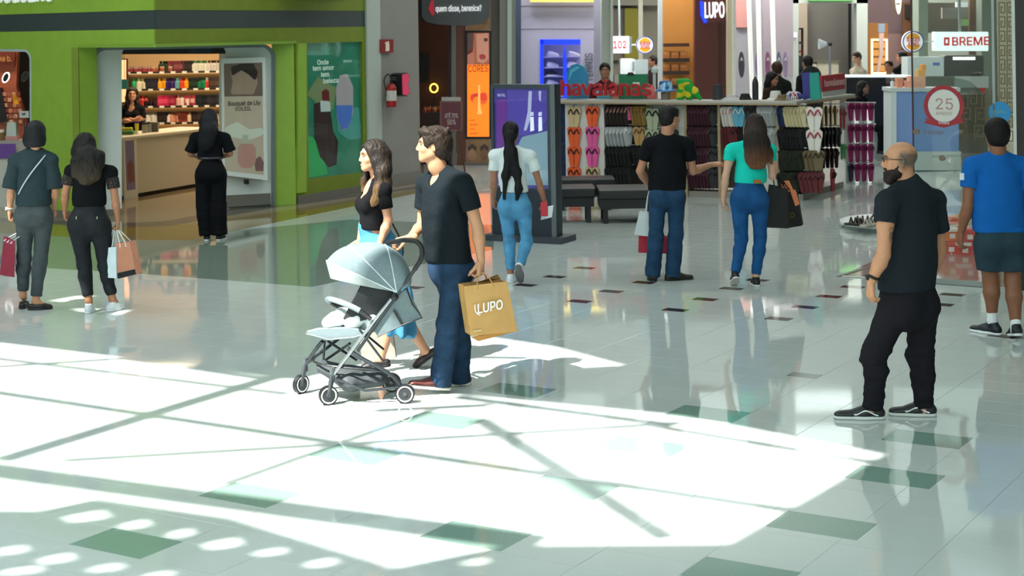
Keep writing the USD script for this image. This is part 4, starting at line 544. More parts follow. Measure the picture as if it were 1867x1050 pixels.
# ---------------------------------------------------------------- people: smooth implicit bodies, meshed by surface nets
class Field:
    def __init__(s): s.p = []
    def cone(s, a, b, ra, rb=None, k=0.02, fr=None, sc=None, op='u'): s.p.append(('c', np.asarray(a, float), np.asarray(b, float), ra, ra if rb is None else rb, k, fr, sc, op)); return s
    def ell(s, c, r, fr=None, k=0.02, op='u'): s.p.append(('e', np.asarray(c, float), np.asarray(r, float), None, None, k, fr, None, op)); return s
    def cut(s, p0, n, k=0.004): n = np.asarray(n, float); s.p.append(('h', np.asarray(p0, float), n / np.linalg.norm(n), None, None, k, None, None, 's')); return s   # removes the side n points to
    def chain(s, pts, rs, k=0.02, fr=None, sc=None):
        for i in range(len(pts) - 1): s.cone(pts[i], pts[i + 1], rs[i], rs[i + 1], k, fr, sc)
        return s
    def bounds(s):
        lo, hi = np.full(3, 1e9), np.full(3, -1e9)
        for t, a, b, ra, rb, k, fr, sc, op in s.p:
            if op != 'u': continue
            if t == 'c': r = max(ra, rb) * (max(sc) if sc is not None else 1); lo = np.minimum(lo, np.minimum(a, b) - r); hi = np.maximum(hi, np.maximum(a, b) + r)
            elif t == 'e': r = b.max(); lo = np.minimum(lo, a - r); hi = np.maximum(hi, a + r)
        return lo, hi
    def mesh(s, h):
        lo, hi = s.bounds(); lo = lo - 2.5 * h; hi = hi + 2.5 * h; n = np.ceil((hi - lo) / h).astype(int) + 1; ax = [lo[i] + h * np.arange(n[i]) for i in range(3)]; f = np.full(n, 1.0, np.float32)
        for t, a, b, ra, rb, k, fr, sc, op in s.p:
            if t == 'h': i0, i1 = np.zeros(3, int), n
            else:
                if t == 'c': r = max(ra, rb) * (max(sc) if sc is not None else 1); l, u = np.minimum(a, b) - r, np.maximum(a, b) + r
                else: l, u = a - b.max(), a + b.max()
                m = k + 3 * h; i0 = np.clip(np.floor((l - m - lo) / h).astype(int), 0, n); i1 = np.clip(np.ceil((u + m - lo) / h).astype(int) + 1, 0, n)
                if (i1 <= i0).any(): continue
            g = np.meshgrid(*[ax[i][i0[i]:i1[i]] for i in range(3)], indexing='ij', sparse=True)
            if t == 'h': d = (g[0] - a[0]) * b[0] + (g[1] - a[1]) * b[1] + (g[2] - a[2]) * b[2]; d = -d
            else:
                q = [g[i] - a[i] for i in range(3)]
                if t == 'e':
                    if fr is not None: q = [fr[i][0] * q[0] + fr[i][1] * q[1] + fr[i][2] * q[2] for i in range(3)]
                    k0 = np.sqrt(sum((q[i] / b[i]) ** 2 for i in range(3))); k1 = np.sqrt(sum((q[i] / b[i] ** 2) ** 2 for i in range(3))); d = k0 * (k0 - 1) / np.maximum(k1, 1e-9)
                else:
                    ba = b - a; ms = 1.0
                    if fr is not None:
                        sc_ = np.asarray(sc, float); q = [(fr[i][0] * q[0] + fr[i][1] * q[1] + fr[i][2] * q[2]) / sc_[i] for i in range(3)]; ba = (np.asarray(fr) @ ba) / sc_; ms = sc_.min()
                    tt = np.clip((q[0] * ba[0] + q[1] * ba[1] + q[2] * ba[2]) / max(ba @ ba, 1e-12), 0, 1); d = (np.sqrt(sum((q[i] - tt * ba[i]) ** 2 for i in range(3))) - (ra + tt * (rb - ra))) * ms
            sl = tuple(slice(i0[i], i1[i]) for i in range(3)); o = f[sl]
            if op == 'u': w = np.clip(0.5 + 0.5 * (o - d) / k, 0, 1); f[sl] = o + (d - o) * w - k * w * (1 - w)
            else: d = -d; w = np.clip(0.5 - 0.5 * (o - d) / k, 0, 1); f[sl] = o + (d - o) * w + k * w * (1 - w)
        return nets(f, lo, h)
def nets(f, lo, h):
    f[0] = f[-1] = 1; f[:, 0] = f[:, -1] = 1; f[:, :, 0] = f[:, :, -1] = 1
    s = f < 0; N = np.array(f.shape) - 1; cnt = np.zeros(N, np.int8)
    for i in (0, 1):
        for j in (0, 1):
            for k in (0, 1): cnt += s[i:N[0] + i, j:N[1] + j, k:N[2] + k]
    act = (cnt > 0) & (cnt < 8); I = np.argwhere(act); idx = np.full(N, -1, np.int32); idx[act] = np.arange(len(I)); V = np.zeros((len(I), 3)); C = np.zeros(len(I))
    for a in range(3):
        o1, o2 = [x for x in range(3) if x != a]
        for p in (0, 1):
            for q in (0, 1):
                A = I.copy(); A[:, o1] += p; A[:, o2] += q; B = A.copy(); B[:, a] += 1; fa, fb = f[tuple(A.T)], f[tuple(B.T)]; m = (fa < 0) != (fb < 0); t = fa[m] / (fa[m] - fb[m]); P = A[m].astype(float); P[:, a] += t; V[m] += P; C[m] += 1
    V /= C[:, None]; Q = []
    for a in range(3):
        b, c = (a + 1) % 3, (a + 2) % 3; u = [slice(None)] * 3; w = [slice(None)] * 3; u[a] = slice(0, -1); w[a] = slice(1, None); ed = np.argwhere(s[tuple(u)] != s[tuple(w)]); up = s[tuple(ed.T)]
        def cell(db, dc): e = ed.copy(); e[:, b] += db; e[:, c] += dc; return idx[tuple(e.T)]
        q = np.stack([cell(-1, -1), cell(0, -1), cell(0, 0), cell(-1, 0)], 1); q[~up] = q[~up][:, ::-1]; Q.append(q)
    Q = np.vstack(Q); return lo + V * h, np.vstack([Q[:, [0, 1, 2]], Q[:, [0, 2, 3]]])
def normals(v, f):
    n = np.zeros_like(v); fn = np.cross(v[f[:, 1]] - v[f[:, 0]], v[f[:, 2]] - v[f[:, 0]])
    for k in range(3): np.add.at(n, f[:, k], fn)
    return n / np.maximum(np.linalg.norm(n, axis=1, keepdims=True), 1e-12)
def wrinkle(m, amp, freq, seed=0, ramp=None):
    v, f = m; d = (meshkit.fbm(v * np.asarray(freq), 3, seed) - .5) * 2 * amp
    if ramp is not None: d = d * ramp(v)
    return v + normals(v, f) * d[:, None], f
def join(*ms):
    try:
        r = None
        for v, f in ms:
            a = m3.Manifold(m3.Mesh(np.ascontiguousarray(v, np.float32), np.ascontiguousarray(f, np.uint32)))
            if a.is_empty(): raise ValueError
            r = a if r is None else r + a
        return VF(r)
    except Exception: return cat_(ms)
def unit(v): v = np.asarray(v, float); return v / max(np.linalg.norm(v), 1e-12)
HAIRM = {}
def hair_mat(c1, c2=None):
    key = (c1, c2)
    if key not in HAIRM:
        HAIRM[key] = usdkit.material(stage, f'/World/Looks/hair_{len(HAIRM):02d}', {'g': ('geometry', {}), 'mp': ('mapping', dict(scale=(1, 1, .12))), 'n': ('noise_texture', dict(scale=160.0, detail=2.0)), 'r': ('rgb_ramp', dict(ramp=[(.3, (.6,) * 3), (.75, (1.5,) * 3)])), 'a': ('attribute', dict(attribute='tint')), 'm': ('mix', dict(mix_type='multiply', fac=1.0)), 'b': ('bump', dict(strength=.5, distance=.006)), 'p': ('principled_bsdf', dict(roughness=.58, specular_ior_level=.25))},
            [('g.position', 'mp.vector'), ('mp.vector', 'n.vector'), ('n.fac', 'r.fac'), ('a.color', 'm.color1'), ('r.color', 'm.color2'), ('m.color', 'p.base_color'), ('n.fac', 'b.height'), ('b.normal', 'p.normal')], surface='p.BSDF')
    return HAIRM[key]
SKINM = M('ffffff', .48, tint=True, var=.05, scale=90, spec=.4)
def cloth(c, rough=.9, var=.07, sc=260, sheen=0.0): return M(c, rough, var=var, scale=sc, spec=.12, sheen=sheen, bump=.12)
class Person:
    """Joints: standing figure of height H at a floor point, facing heading (degrees; 90 = away from the eye); any joint may be moved to a pixel at a depth offset."""
    def __init__(s, label, floor_px, Hh, heading, J=None, sex='m', g=1.0, skin='c68f70', group=None, res=.010, Y=None, headturn=0, headtilt=0, z0=0.0):
        base = ground(*floor_px, z=z0) if Y is None else at(floor_px[0], floor_px[1], Y) * [1, 1, 0] + [0, 0, z0]
        s.base, s.H, s.sex, s.g, s.res = base, Hh, sex, g, res; k = Hh / 1.75; s.k = k; a = math.radians(heading); s.f = np.array([math.cos(a), math.sin(a), 0]); s.r = np.array([math.sin(a), -math.cos(a), 0])
        sw = (.182 if sex == 'm' else .160) * k; hw = .085 * k
        L = dict(pelvis=(0, 0, .94), waist=(0, 0, 1.07), chest=(0, -.0, 1.27), neck=(0, -.02, 1.47), head=(0, .025, 1.635))
        for sd, m in (('L', -1), ('R', 1)): L |= {'sh' + sd: (m * sw / k, -.01, 1.405), 'el' + sd: (m * .235, -.03, 1.12), 'wr' + sd: (m * .245, .04, .87), 'hi' + sd: (m * hw / k, 0, .90), 'kn' + sd: (m * .085, .015, .49), 'an' + sd: (m * .085, -.02, .075)}
        s.j = {n: base + k * (p[0] * s.r + p[1] * s.f + np.array([0, 0, p[2]])) for n, p in L.items()}; s.Y = base[1]
        for n, p in (J or {}).items(): s.j[n] = at(p[0], p[1], base[1] + (p[2] if len(p) > 2 else 0)) if len(p) < 4 else base + k * (p[0] * s.r + p[1] * s.f + np.array([0, 0, p[2]]))
        if J and 'head' in J and 'neck' not in J: s.j['neck'] = s.j['head'] + k * np.array([0, 0, -.165]) - s.f * .045 * k
        s.t = Thing('person', label, 'person', base, group); s.skin = np.array(lin(skin)); s.shw = sw
        hd = math.radians(heading + headturn); hf = np.array([math.cos(hd), math.sin(hd), 0]); ti = math.radians(headtilt); hf = hf * math.cos(ti) + np.array([0, 0, math.sin(ti)]); hr = unit(np.cross(hf, [0, 0, 1.0])); s.hf, s.hr, s.hu = hf, hr, np.cross(hr, hf); s.hfr = np.stack([hr, hf, s.hu])   # rows
        s.hs = (.225 if sex == 'm' else .212) / .225 * (.5 + .5 * k); s.toes = {}
        x = unit(s.j['shR'] - s.j['shL']); z = unit(s.j['neck'] - s.j['pelvis']); y = unit(np.cross(z, x)); s.tfr = np.stack([x, y, np.cross(x, y)])
    def HL(s, x, y, z): return s.j['head'] + s.hs * (x * s.hr + y * s.hf + z * s.hu)
    def TL(s, base, x, y, z): return s.j[base] + s.k * (x * s.tfr[0] + y * s.tfr[1] + z * s.tfr[2])
    def torso(s, F, e=0.0, lower=True):
        k, g, j = s.k, s.g, s.j; fm = s.sex == 'f'; W_ = (.150 if not fm else .132) * k * g + e; D_ = (.108 if not fm else .098) * k * (.35 + .65 * g) + e
        F.cone(s.TL('chest', 0, 0, .06), s.TL('chest', 0, 0, -.10), W_, W_ * (.95 if not fm else .9), .05, s.tfr, (1, D_ / W_, 1)); w2 = (.140 if not fm else .112) * k * g + e; F.cone(s.TL('chest', 0, 0, -.1), j['waist'], W_ * .9, w2, .05, s.tfr, (1, D_ / W_ * .95, 1))
        F.cone(j['waist'], j['pelvis'], w2, (.155 if not fm else .160) * k * g + e, .05, s.tfr, (1, .76, 1))
        F.cone(s.j['shL'] * .93 + s.j['shR'] * .07, s.j['shR'] * .93 + s.j['shL'] * .07, .050 * k + e, None, .05); F.cone(s.TL('neck', 0, .0, .015), (j['shL'] + j['shR']) / 2, .055 * k + e, .085 * k + e, .05)
        for sd in 'LR': F.cone(s.TL('neck', 0, -.01, -.0), s.j['sh' + sd], .045 * k + e, .048 * k + e, .03)
        if fm:
            for m in (-1, 1): F.ell(s.TL('chest', m * .066, .088 * (.5 + .5 * g), .0), np.array([.062, .05, .062]) * k * (.6 + .4 * g) + e * .5, s.tfr, .04)
        if lower:
            for m in (-1, 1): F.ell(s.TL('pelvis', m * .075 * g, -.055, -.03), np.array([.092, .09, .098]) * k * (g if fm else g * .93) + e * .6, s.tfr, .05)
    def leg(s, F, sd, r, top=0.0, k=.03):
        a, b, c = s.j['hi' + sd], s.j['kn' + sd], s.j['an' + sd]; F.cone(a, b, r[0], r[1], k); m = b + (c - b) * .32 - s.f * .012; F.cone(b, m, r[1], r[2], k); F.cone(m, c, r[2], r[3], k)
    def arm(s, F, sd, e=0.0, g=1.0):
        k = s.k * (1 if s.sex == 'm' else .86) * (.5 + .5 * s.g); a, b, c = s.j['sh' + sd], s.j['el' + sd], s.j['wr' + sd]; F.cone(a, a + (b - a) * .45, .050 * k + e, .047 * k + e, .02); F.cone(a + (b - a) * .45, b, .047 * k + e, .037 * k + e, .02); m = b + (c - b) * .3; F.cone(b, m, .038 * k + e, .041 * k + e, .02); F.cone(m, c, .041 * k + e, .026 * k + e, .02)
    def hand(s, sd, dirv, back, curl=.4, thumb=.3, cs=None, spread=0.0):
        """dirv: where the fingers point, back: where the back of the hand faces; curl 0..1 (one value or one per finger)."""
        y = unit(dirv); z = unit(np.asarray(back, float) - y * (np.asarray(back, float) @ y)); x = np.cross(y, z) * (1 if sd == 'L' else -1); x = x if True else -x; w = s.j['wr' + sd]; sc = s.k * (1 if s.sex == 'm' else .9)
        P = lambda a, b, c: w + sc * (a * x + b * y + c * z); F = Field(); kn = [(.030, .088, 0), (.010, .094, .002), (-.011, .090, .001), (-.030, .080, -.003)]; ln = [.070, .078, .072, .056]
        F.cone(P(0, -.03, 0), P(0, .012, 0), .025 * sc, .024 * sc, .01)
        for q in kn: F.cone(P(q[0] * .55, .015, 0), P(*q), .0155 * sc, .0125 * sc, .012)
        for i, (q, l_) in enumerate(zip(kn, ln)):
            c = (curl[i] if np.ndim(curl) else curl); p = np.array(q); ang = 0.0
            for sg, r0, r1, bd in ((.45, .0098, .0092, 1.25), (.31, .0092, .0085, 1.55), (.24, .0085, .0072, 1.1)):
                ang -= c * bd; n = p + l_ * sg * np.array([spread * (1.5 - i) * .2, math.cos(ang), math.sin(ang)]); F.cone(P(*p), P(*n), r0 * sc, r1 * sc, .0035); p = n
        t0, t1 = np.array([.026, .022, -.006]), np.array([.050, .052, -.018]); t2 = t1 + .034 * np.array([.45 - thumb, .85, -.35 - thumb]); t3 = t2 + .026 * np.array([.2 - thumb * 1.2, .9, -.25 - thumb]); F.cone(P(*t0), P(*t1), .0165 * sc, .0125 * sc, .01); F.cone(P(*t1), P(*t2), .0118 * sc, .0105 * sc, .004); F.cone(P(*t2), P(*t3), .0103 * sc, .0082 * sc, .004)
        s.grip = P(0, .105, -.03); return F.mesh(min(.0045, s.res * .6))
    def headmesh(s, jaw=1.0, smile=0.0):
        F = Field(); E_ = lambda x, y, z, r, k=.02, op='u': F.ell(s.HL(x, y, z), np.array(r) * s.hs, s.hfr, k, op); C_ = lambda a, b, ra, rb=None, k=.01, op='u': F.cone(s.HL(*a), s.HL(*b), ra * s.hs, None if rb is None else rb * s.hs, k, op=op)
        fm = s.sex == 'f'; E_(0, -.012, .034, (.075, .096, .084)); E_(0, .022, -.012, (.067, .072, .085), .03); E_(0, .034, -.058, (.050 * jaw, .052, .046), .03); E_(0, .071, -.093, (.020 * jaw, .016, .016), .025)
        for m in (-1, 1): C_((m * .050 * jaw, .01, -.055), (m * .018, .068, -.090), .022, .016, .03); E_(m * .042, .062, -.026, (.024, .022, .02), .02); C_((m * .012, .090, .030), (m * .046, .074, .030), .010, .010, .015); E_(m * .032, .097, .012, (.017, .016, .011), .008, 's'); E_(m * .078, -.006, -.004, (.008, .018, .031), .008); E_(m * .086, -.001, -.002, (.006, .008, .015), .005, 's'); E_(m * .011, .100, -.033, (.009, .010, .007), .008)
        C_((0, .090, .022), (0, .1075, -.024), .0085, .0120 if not fm else .0100, .011); E_(0, .087, -.060, (.026, .012, .016), .012); C_((-.020, .088, -.054), (.020, .088, -.054), .0065, None, .006); C_((-.016, .088, -.066), (.016, .088, -.066), .0075, None, .006); C_((-.022 - .006 * smile, .0975 - .006, -.0600 + .005 * smile), (0, .0985, -.0605), .0022, .0026, .003, 's'); C_((.022 + .006 * smile, .0915, -.0600 + .005 * smile), (0, .0985, -.0605), .0022, .0026, .003, 's')
        nr = .056 if not fm else .046; C_((0, -.022, -.05), (0, -.030, -.135), nr, nr * 1.02, .03); F.cone(s.HL(0, -.03, -.12), s.TL('neck', 0, .0, -.02), nr * s.hs, nr * 1.12 * s.k, .03)
        return F.mesh(max(.0042, s.res * .48))
    def build(s, legs=True, arms='LR', hands=None, bare_legs=False, jaw=1.0, smile=0.0, lips='a85a52', brow='2a1c16', extra=None, stub=None):
        F = Field(); s.torso(F, -.008); k = s.k
        for sd in 'LR':
            s.arm(F, sd); r = np.array([.080, .054, .056, .035]) * k * (.4 + .6 * s.g) * (1 if s.sex == 'm' else .95); s.leg(F, sd, r)
            to = s.toes.get(sd, s.f); F.cone(s.j['an' + sd], s.j['an' + sd] + unit(to) * .05 * k + np.array([0, 0, -.035 * k]), .034 * k, .030 * k, .02)
        parts = [F.mesh(s.res), s.headmesh(jaw, smile)]
        for sd, hp in (hands or {}).items(): parts.append(s.hand(sd, *hp[:2], **(hp[2] if len(hp) > 2 else {})))
        v, f = join(*parts); q = ((v - s.j['head']) @ s.hfr.T) / s.hs; col = np.tile(s.skin, (len(v), 1))
        def mix(mask, c, a=1.0): m = np.clip(mask, 0, 1)[:, None] * a; col[:] = col * (1 - m) + np.array(lin(c)) * m
        near = np.abs(q).max(1) < .16; x, y, z = np.abs(q[:, 0]), q[:, 1], q[:, 2]; fr = near & (y > .05)
        mix(fr * np.exp(-((x / .024) ** 4 + ((z + .060) / .0115) ** 4)), lips, .95); mix(fr * np.exp(-(((x - .032) / .021) ** 4 + ((z - .031 + (x - .03) ** 2 * 8) / .0070) ** 4)), brow, .9); mix(fr * np.exp(-(((x - .032) / .016) ** 4 + ((z - .0155) / .0048) ** 4)), '2a1a16', .75)
        mix(fr * np.exp(-(((x - .045) / .02) ** 2 + ((z + .03) / .02) ** 2)), 'd8806a', .18)
        if smile: mix(fr * np.exp(-((x / .017) ** 4 + ((z + .0595 - .2 * x * smile * .4) / .0038) ** 4)), 'f2ece6', .9)
        if stub: mix(near * np.clip((-.035 - z) * 60 + .5, 0, 1) * (y > .0) * (z > -.13), stub, .3)
        if extra: extra(s, v, q, mix)
        s.t.part('body', (v, f), SKINM, color=col)
        if s.res < .0125:
            for m in (-1, 1):
                e = trimesh.creation.icosphere(2, 1.0); ev = e.vertices * [.0130, .0105, .0058]; c = np.where((np.hypot(ev[:, 0], ev[:, 2]) < .0068)[:, None], np.array(lin('2a1a12')), np.array(lin('857d76'))); ev = ev + [m * .032, .0845, .0120]; s.t.part('eye', (np.array([s.HL(*p) for p in ev]), np.array(e.faces)), SKINM, color=c)
    # ---- clothing
    def shirt(s, c, hem, name='shirt', sleeve=.55, e=.014, er=.020, drop=None, flare=0.0, mat=None, neckcut=.052, vneck=0.0, wr=.010, part_label=None, cuffs=None, scoop=0.0, hemw=None):
        F = Field(); j, k = s.j, s.k; s.torso(F, e); zc = hem; w = (.158 if s.sex == 'm' else .138) * k * s.g + e
        if hemw: F.cone(s.TL('chest', 0, 0, -.08), s.j['pelvis'] * [1, 1, 0] + [0, 0, hem - .02], w, hemw, .04, s.tfr, (1, .72, 1))
        arms_ = []
        for sd in 'LR':
            sl = sleeve[sd] if isinstance(sleeve, dict) else sleeve
            a, b, d_ = j['sh' + sd], j['el' + sd], j['wr' + sd]; kk = k * (1 if s.sex == 'm' else .88) * (.5 + .5 * s.g)
            if sl <= 0: continue
            p = a + (b - a) * min(sl, 1.0) if sl <= 1 else b + (d_ - b) * (sl - 1); G = Field(); er_ = er
            F.cone(a, a + (b - a) * .12, .054 * kk + e * .6, None, .025)
            if sl <= 1: G.cone(a, p + (b - a) * .12, .054 * kk + e * .6, .046 * kk + er_, .025); n = b - a
            else: G.cone(a, b, .054 * kk + e * .6, .044 * kk + er_, .025); G.cone(b, p + unit(d_ - b) * .04, .044 * kk + er_, .036 * kk + er_, .025); n = d_ - b
            G.cut(p, n, .006); arms_.append(G.mesh(s.res * .95))
        F.cut(s.j['pelvis'] * [1, 1, 0] + [0, 0, zc], (0, 0, -1), .006)
        v0 = F
        nf = .0; F.cone(s.TL('neck', 0, .025 + scoop * .3, .02), s.HL(0, -.01, -.06), (neckcut) * k, neckcut * 1.25 * k, .012, op='s')
        if vneck: 
            for u in np.linspace(0, 1, 6): F.cone(s.TL('neck', 0, .09, -.02 - vneck * u), s.TL('neck', 0, .2, -.02 - vneck * u), (.050 * (1 - u) + .004) * k, None, .004, op='s')
        if scoop: F.ell(s.TL('neck', 0, .10, -.03 - scoop), np.array([.075, .08, .05 + scoop]) * k, s.tfr, .01, 's')
        m = join(F.mesh(s.res * .95), *arms_); m = wrinkle(m, wr, (7, 7, 11), int(abs(s.base[0]) * 100) % 50)
        return s.t.part(name, m, mat or cloth(c), True, label=part_label)
    def trousers(s, c, waist, cuff, r=(.088, .062, .062, .050), name='trousers', e=.010, mat=None, wr=.008, hipw=1.0, part_label=None, flare=None, up=.045):
        F = Field(); k = s.k; j = s.j; fm = s.sex == 'f'; F.cone(j['waist'], j['pelvis'], (.138 if not fm else .114) * k * s.g + e, ((.155 if not fm else .162) * k * s.g + e) * hipw, .05, s.tfr, (1, .78, 1))
        for m in (-1, 1): F.ell(s.TL('pelvis', m * .075 * s.g, -.055, -.03), np.array([.094, .092, .100]) * k * s.g * hipw + e * .5, s.tfr, .05)
        for sd in 'LR': s.leg(F, sd, np.array(r) * k)
        if flare:
            for sd in 'LR': F.cone(s.j['kn' + sd], s.j['an' + sd] + [0, 0, -.04], r[1] * k, flare * k, .03)
        F.cut(j['pelvis'] * [1, 1, 0] + [0, 0, waist + up], (0, 0, 1), .006)
        for sd in 'LR':
            b, a = s.j['kn' + sd], s.j['an' + sd]; n = unit(a - b)
            if cuff is not None: p = a + n * cuff; F.ell(p + n * .07, (.13, .13, .07), np.stack([unit(np.cross(n, [.9, .1, .2])), np.cross(n, unit(np.cross(n, [.9, .1, .2]))), n]), .005, 's')
        m = F.mesh(s.res * .95); kz = (s.j['knL'][2] + s.j['knR'][2]) / 2
        m = wrinkle(m, wr, (6, 6, 16), int(abs(s.base[0]) * 70) % 40, lambda v: .5 + 1.2 * np.exp(-((v[:, 2] - kz) / .12) ** 2) + 1.3 * np.exp(-((v[:, 2] - .12) / .1) ** 2)); return s.t.part(name, m, mat or cloth(c), True, label=part_label)
    def shoe(s, sd, c, sole, toe, kind='sneaker', pitch=0.0, ln=.27, laces=None, stripe=None, lift=None):
        """toe: where it points (floor direction); pitch > 0 lifts the heel."""
        k = s.k * (1 if s.sex == 'm' else .93); y = unit([toe[0], toe[1], 0]); x = np.array([y[1], -y[0], 0]); p = math.radians(pitch); yy = y * math.cos(p) - np.array([0, 0, math.sin(p)]); zz = y * math.sin(p) + np.array([0, 0, math.cos(p)]); an = s.j['an' + sd]; o = an - zz * (.072 * k) - yy * .045 * k
        if pitch == 0 and lift is None: o[2] = 0.0
        P = lambda a, b, c_: o + k * (a * x + b * yy + c_ * zz); fr = np.stack([x, yy, zz]); low = kind in ('flat', 'heel'); F = Field(); b0 = .045 if kind == 'heel' else .0
        F.cone(P(0, .0, .035), P(0, .10, .035), .036 * k, .040 * k, .02, fr, (1, 1, .9)); F.cone(P(0, .1, .035), P(-.002, ln - .065, .022), .041 * k, .038 * k, .03, fr, (1, 1, .75))
        if not low: F.cone(P(0, .01, .05), P(0, .035, .085), .036 * k, .036 * k, .02); F.cone(P(0, .035, .08), P(0, .14, .04), .030 * k, .025 * k, .02)
        F.cut(P(0, 0, .016), -zz, .003); F.cut(P(0, 0, .062 if low else .098), zz, .004)
        if low: F.ell(P(0, .075, .085), np.array([.034, .075, .04]) * k, fr, .008, 's')
        pth = s.t.part('shoe', F.mesh(.0065), M(c, .5, bump=.05), True)
        G = Field(); G.cone(P(0, .0, .01), P(0, .1, .01), .038 * k, .040 * k, .03, fr, (1, 1, .6)); G.cone(P(0, .1, .01), P(-.002, ln - .065, .010), .041 * k, .042 * k, .03, fr, (1, 1, .6)); G.cut(P(0, 0, 0), -zz, .002); G.cut(P(0, 0, .024 if kind != 'chunky' else .032), zz, .003); s.t.part('sole', G.mesh(.0065), M(sole, .5), True, parent=pth)
        if kind == 'heel': s.t.part('heel', moved(trimesh.creation.cone(.001, .001)) if False else m3.Manifold.batch_hull([m3.Manifold.cube((.045 * k, .04 * k, .004), True), m3.Manifold.cube((.06 * k, .05 * k, .004), True).translate((0, 0, .05 * k))]).transform(np.c_[np.stack([x, yy, zz], 1), P(0, -.005, -.045)]), M(c, .5), parent=pth)
        if laces: s.t.part('laces', cat_([tube([P(-.022, b, .088 - (b - .06) * .62), P(.022, b + .006, .088 - (b - .06) * .62)], .004, 5) for b in (.07, .088, .106, .124)]), M(laces, .6), parent=pth)
        if stripe:
            st = []
            for m in (-1, 1): pts = [P(m * .041, b, z_) for b, z_ in ((.01, .03), (.05, .045), (.09, .058), (.12, .045), (.16, .034))]; st.append(tube(curve(pts, 14), .005, 6))
            s.t.part('side_stripe', cat_(st), M(stripe, .5), parent=pth)
    def hair(s, F, c, tip=None, z0=None, z1=None, name='hair', res=None, amp=.005, freq=(100, 100, 6), lab=None, seed=1):
        v, f = wrinkle(F.mesh(res or max(.006, s.res * .65)), amp, freq, seed); col = np.tile(np.array(lin(c)), (len(v), 1))
        if tip: t = np.clip((z0 - v[:, 2]) / (z0 - z1), 0, 1) ** 1.3; t = np.clip(t + .25 * (meshkit.noise(v * [40, 40, 3], 3) - .5), 0, 1)[:, None]; col = col * (1 - t) + np.array(lin(tip)) * t
        return s.t.part(name, (v, f), hair_mat('x'), color=col, label=lab)
    def cap_hair(s, F=None, inf=.010, front=.055, nape=-.055, side=True, back=0.0):
        """Scalp hair: a shell over the cranium with a hairline."""
        F = F or Field(); E_ = lambda x, y, z, r, k=.012, op='u': F.ell(s.HL(x, y, z), np.array(r) * s.hs, s.hfr, k, op)
        E_(0, -.014, .038, (.079 + inf, .099 + inf, .087 + inf)); E_(0, -.040 - back, -.015, (.066 + inf, .066 + inf, .07 + inf), .03)
        E_(0, .13, -.03, (.115, .130 - front, .125), .01, 's'); F.cut(s.HL(0, 0, nape), -s.hu + .55 * s.hf, .01)
        if side:
            for m in (-1, 1): E_(m * .10, .012, -.02, (.045, .026, .045), .01, 's')
        return F
def px(x, y, dd=0.0): return (x, y, dd)
AW = np.array([0, 1.0, 0]); TW = -AW; DN = np.array([0, 0, -1.0]); RT = np.array([1.0, 0, 0]); LF = -RT
def hz(p, x, y, dd=0.0): return at(x, y, p.Y + dd)[2]
# --- bald man
p = Person('bald bearded person with glasses in a black tee standing at right with tattooed arm', (1622, 763), 1.75, 158, dict(head=px(1641, 293), neck=px(1656, 337, .0), shL=px(1617, 366, -.17), shR=px(1704, 366, .13), chest=px(1657, 400), waist=px(1657, 480), pelvis=px(1652, 548), elL=px(1611, 464, -.24), wrL=px(1588, 514, -.22), elR=px(1712, 455, .2), wrR=px(1690, 525, .3), hiL=px(1630, 565, -.08), hiR=px(1682, 560, .08), knL=px(1594, 645, -.04), knR=px(1678, 652, .10), anL=px(1590, 744, .0), anR=px(1684, 746, .06)), g=1.20, skin='c08a68', headturn=16)
p.toes = dict(L=np.array([-1, .12, 0]), R=np.array([-1, .2, 0]))
def scalp(s, v, q, mix):
    x, y, z = np.abs(q[:, 0]), q[:, 1], q[:, 2]; near = np.abs(q).max(1) < .15
    w_ = meshkit.fbm(v * 45, 2, 8) * .02 - .01
    mix(near * np.clip((.078 - z - np.clip(y, 0, 1) * .5 + w_) * 26, 0, 1) * np.clip((.038 - y + w_ - np.clip(z - .02, 0, 1) * .0) * 28, 0, 1) * np.clip((z + .060 + w_) * 22, 0, 1), '45443e', .86)
    d = v - at(1626, 426, s.Y - .22); mix(np.exp(-((np.abs(d[:, 0]) / .026) ** 4 + (np.abs(d[:, 2]) / .05) ** 4)) * (meshkit.noise(v * 60, 5) > .40) * (d[:, 1] < .3), '2a2826', .75)
p.build(hands=dict(L=((-.05, .1, -1), (-1, -.3, 0), dict(curl=.5)), R=((-.3, .3, -1), (0, 1, 0), dict(curl=.5))), extra=scalp, lips='9a5a4c')
F = Field(); E_ = lambda x, y, z, r, k=.015, op='u': F.ell(p.HL(x, y, z), np.array(r) * p.hs, p.hfr, k, op)
E_(0, .052, -.085, (.058, .052, .05)); E_(0, .062, -.118, (.044, .042, .035)); [(E_(m * .053, .022, -.066, (.020, .036, .040)), E_(m * .061, .018, -.028, (.011, .013, .03)), E_(m * .044, .05, -.085, (.028, .036, .04))) for m in (-1, 1)]; E_(0, .088, -.049, (.034, .017, .012), .008); E_(0, .112, -.062, (.019, .022, .006), .004, 's'); E_(0, .05, -.02, (.052, .10, .028), .01, 's'); p.hair(F, '221814', name='beard', freq=(90, 90, 40), amp=.004)
zs = hz(p, 1655, 526); p.shirt('20272d', zs, 'tee_shirt', dict(L=.42, R=.6), .016, .030, neckcut=.062, hemw=.205, wr=.011); p.trousers('1e1d22', hz(p, 1655, 515), -.01, (.102, .080, .072, .062), wr=.013, part_label='black jeans bunched at the ankles')
p.shoe('L', '1b1d20', 'd4d8d2', (-1, .12), laces='e8e8e4', stripe='eceeea', ln=.31); p.shoe('R', '1b1d20', 'd0d4ce', (-1, .2), laces='e8e8e4', stripe='eceeea', ln=.29)
gl = []
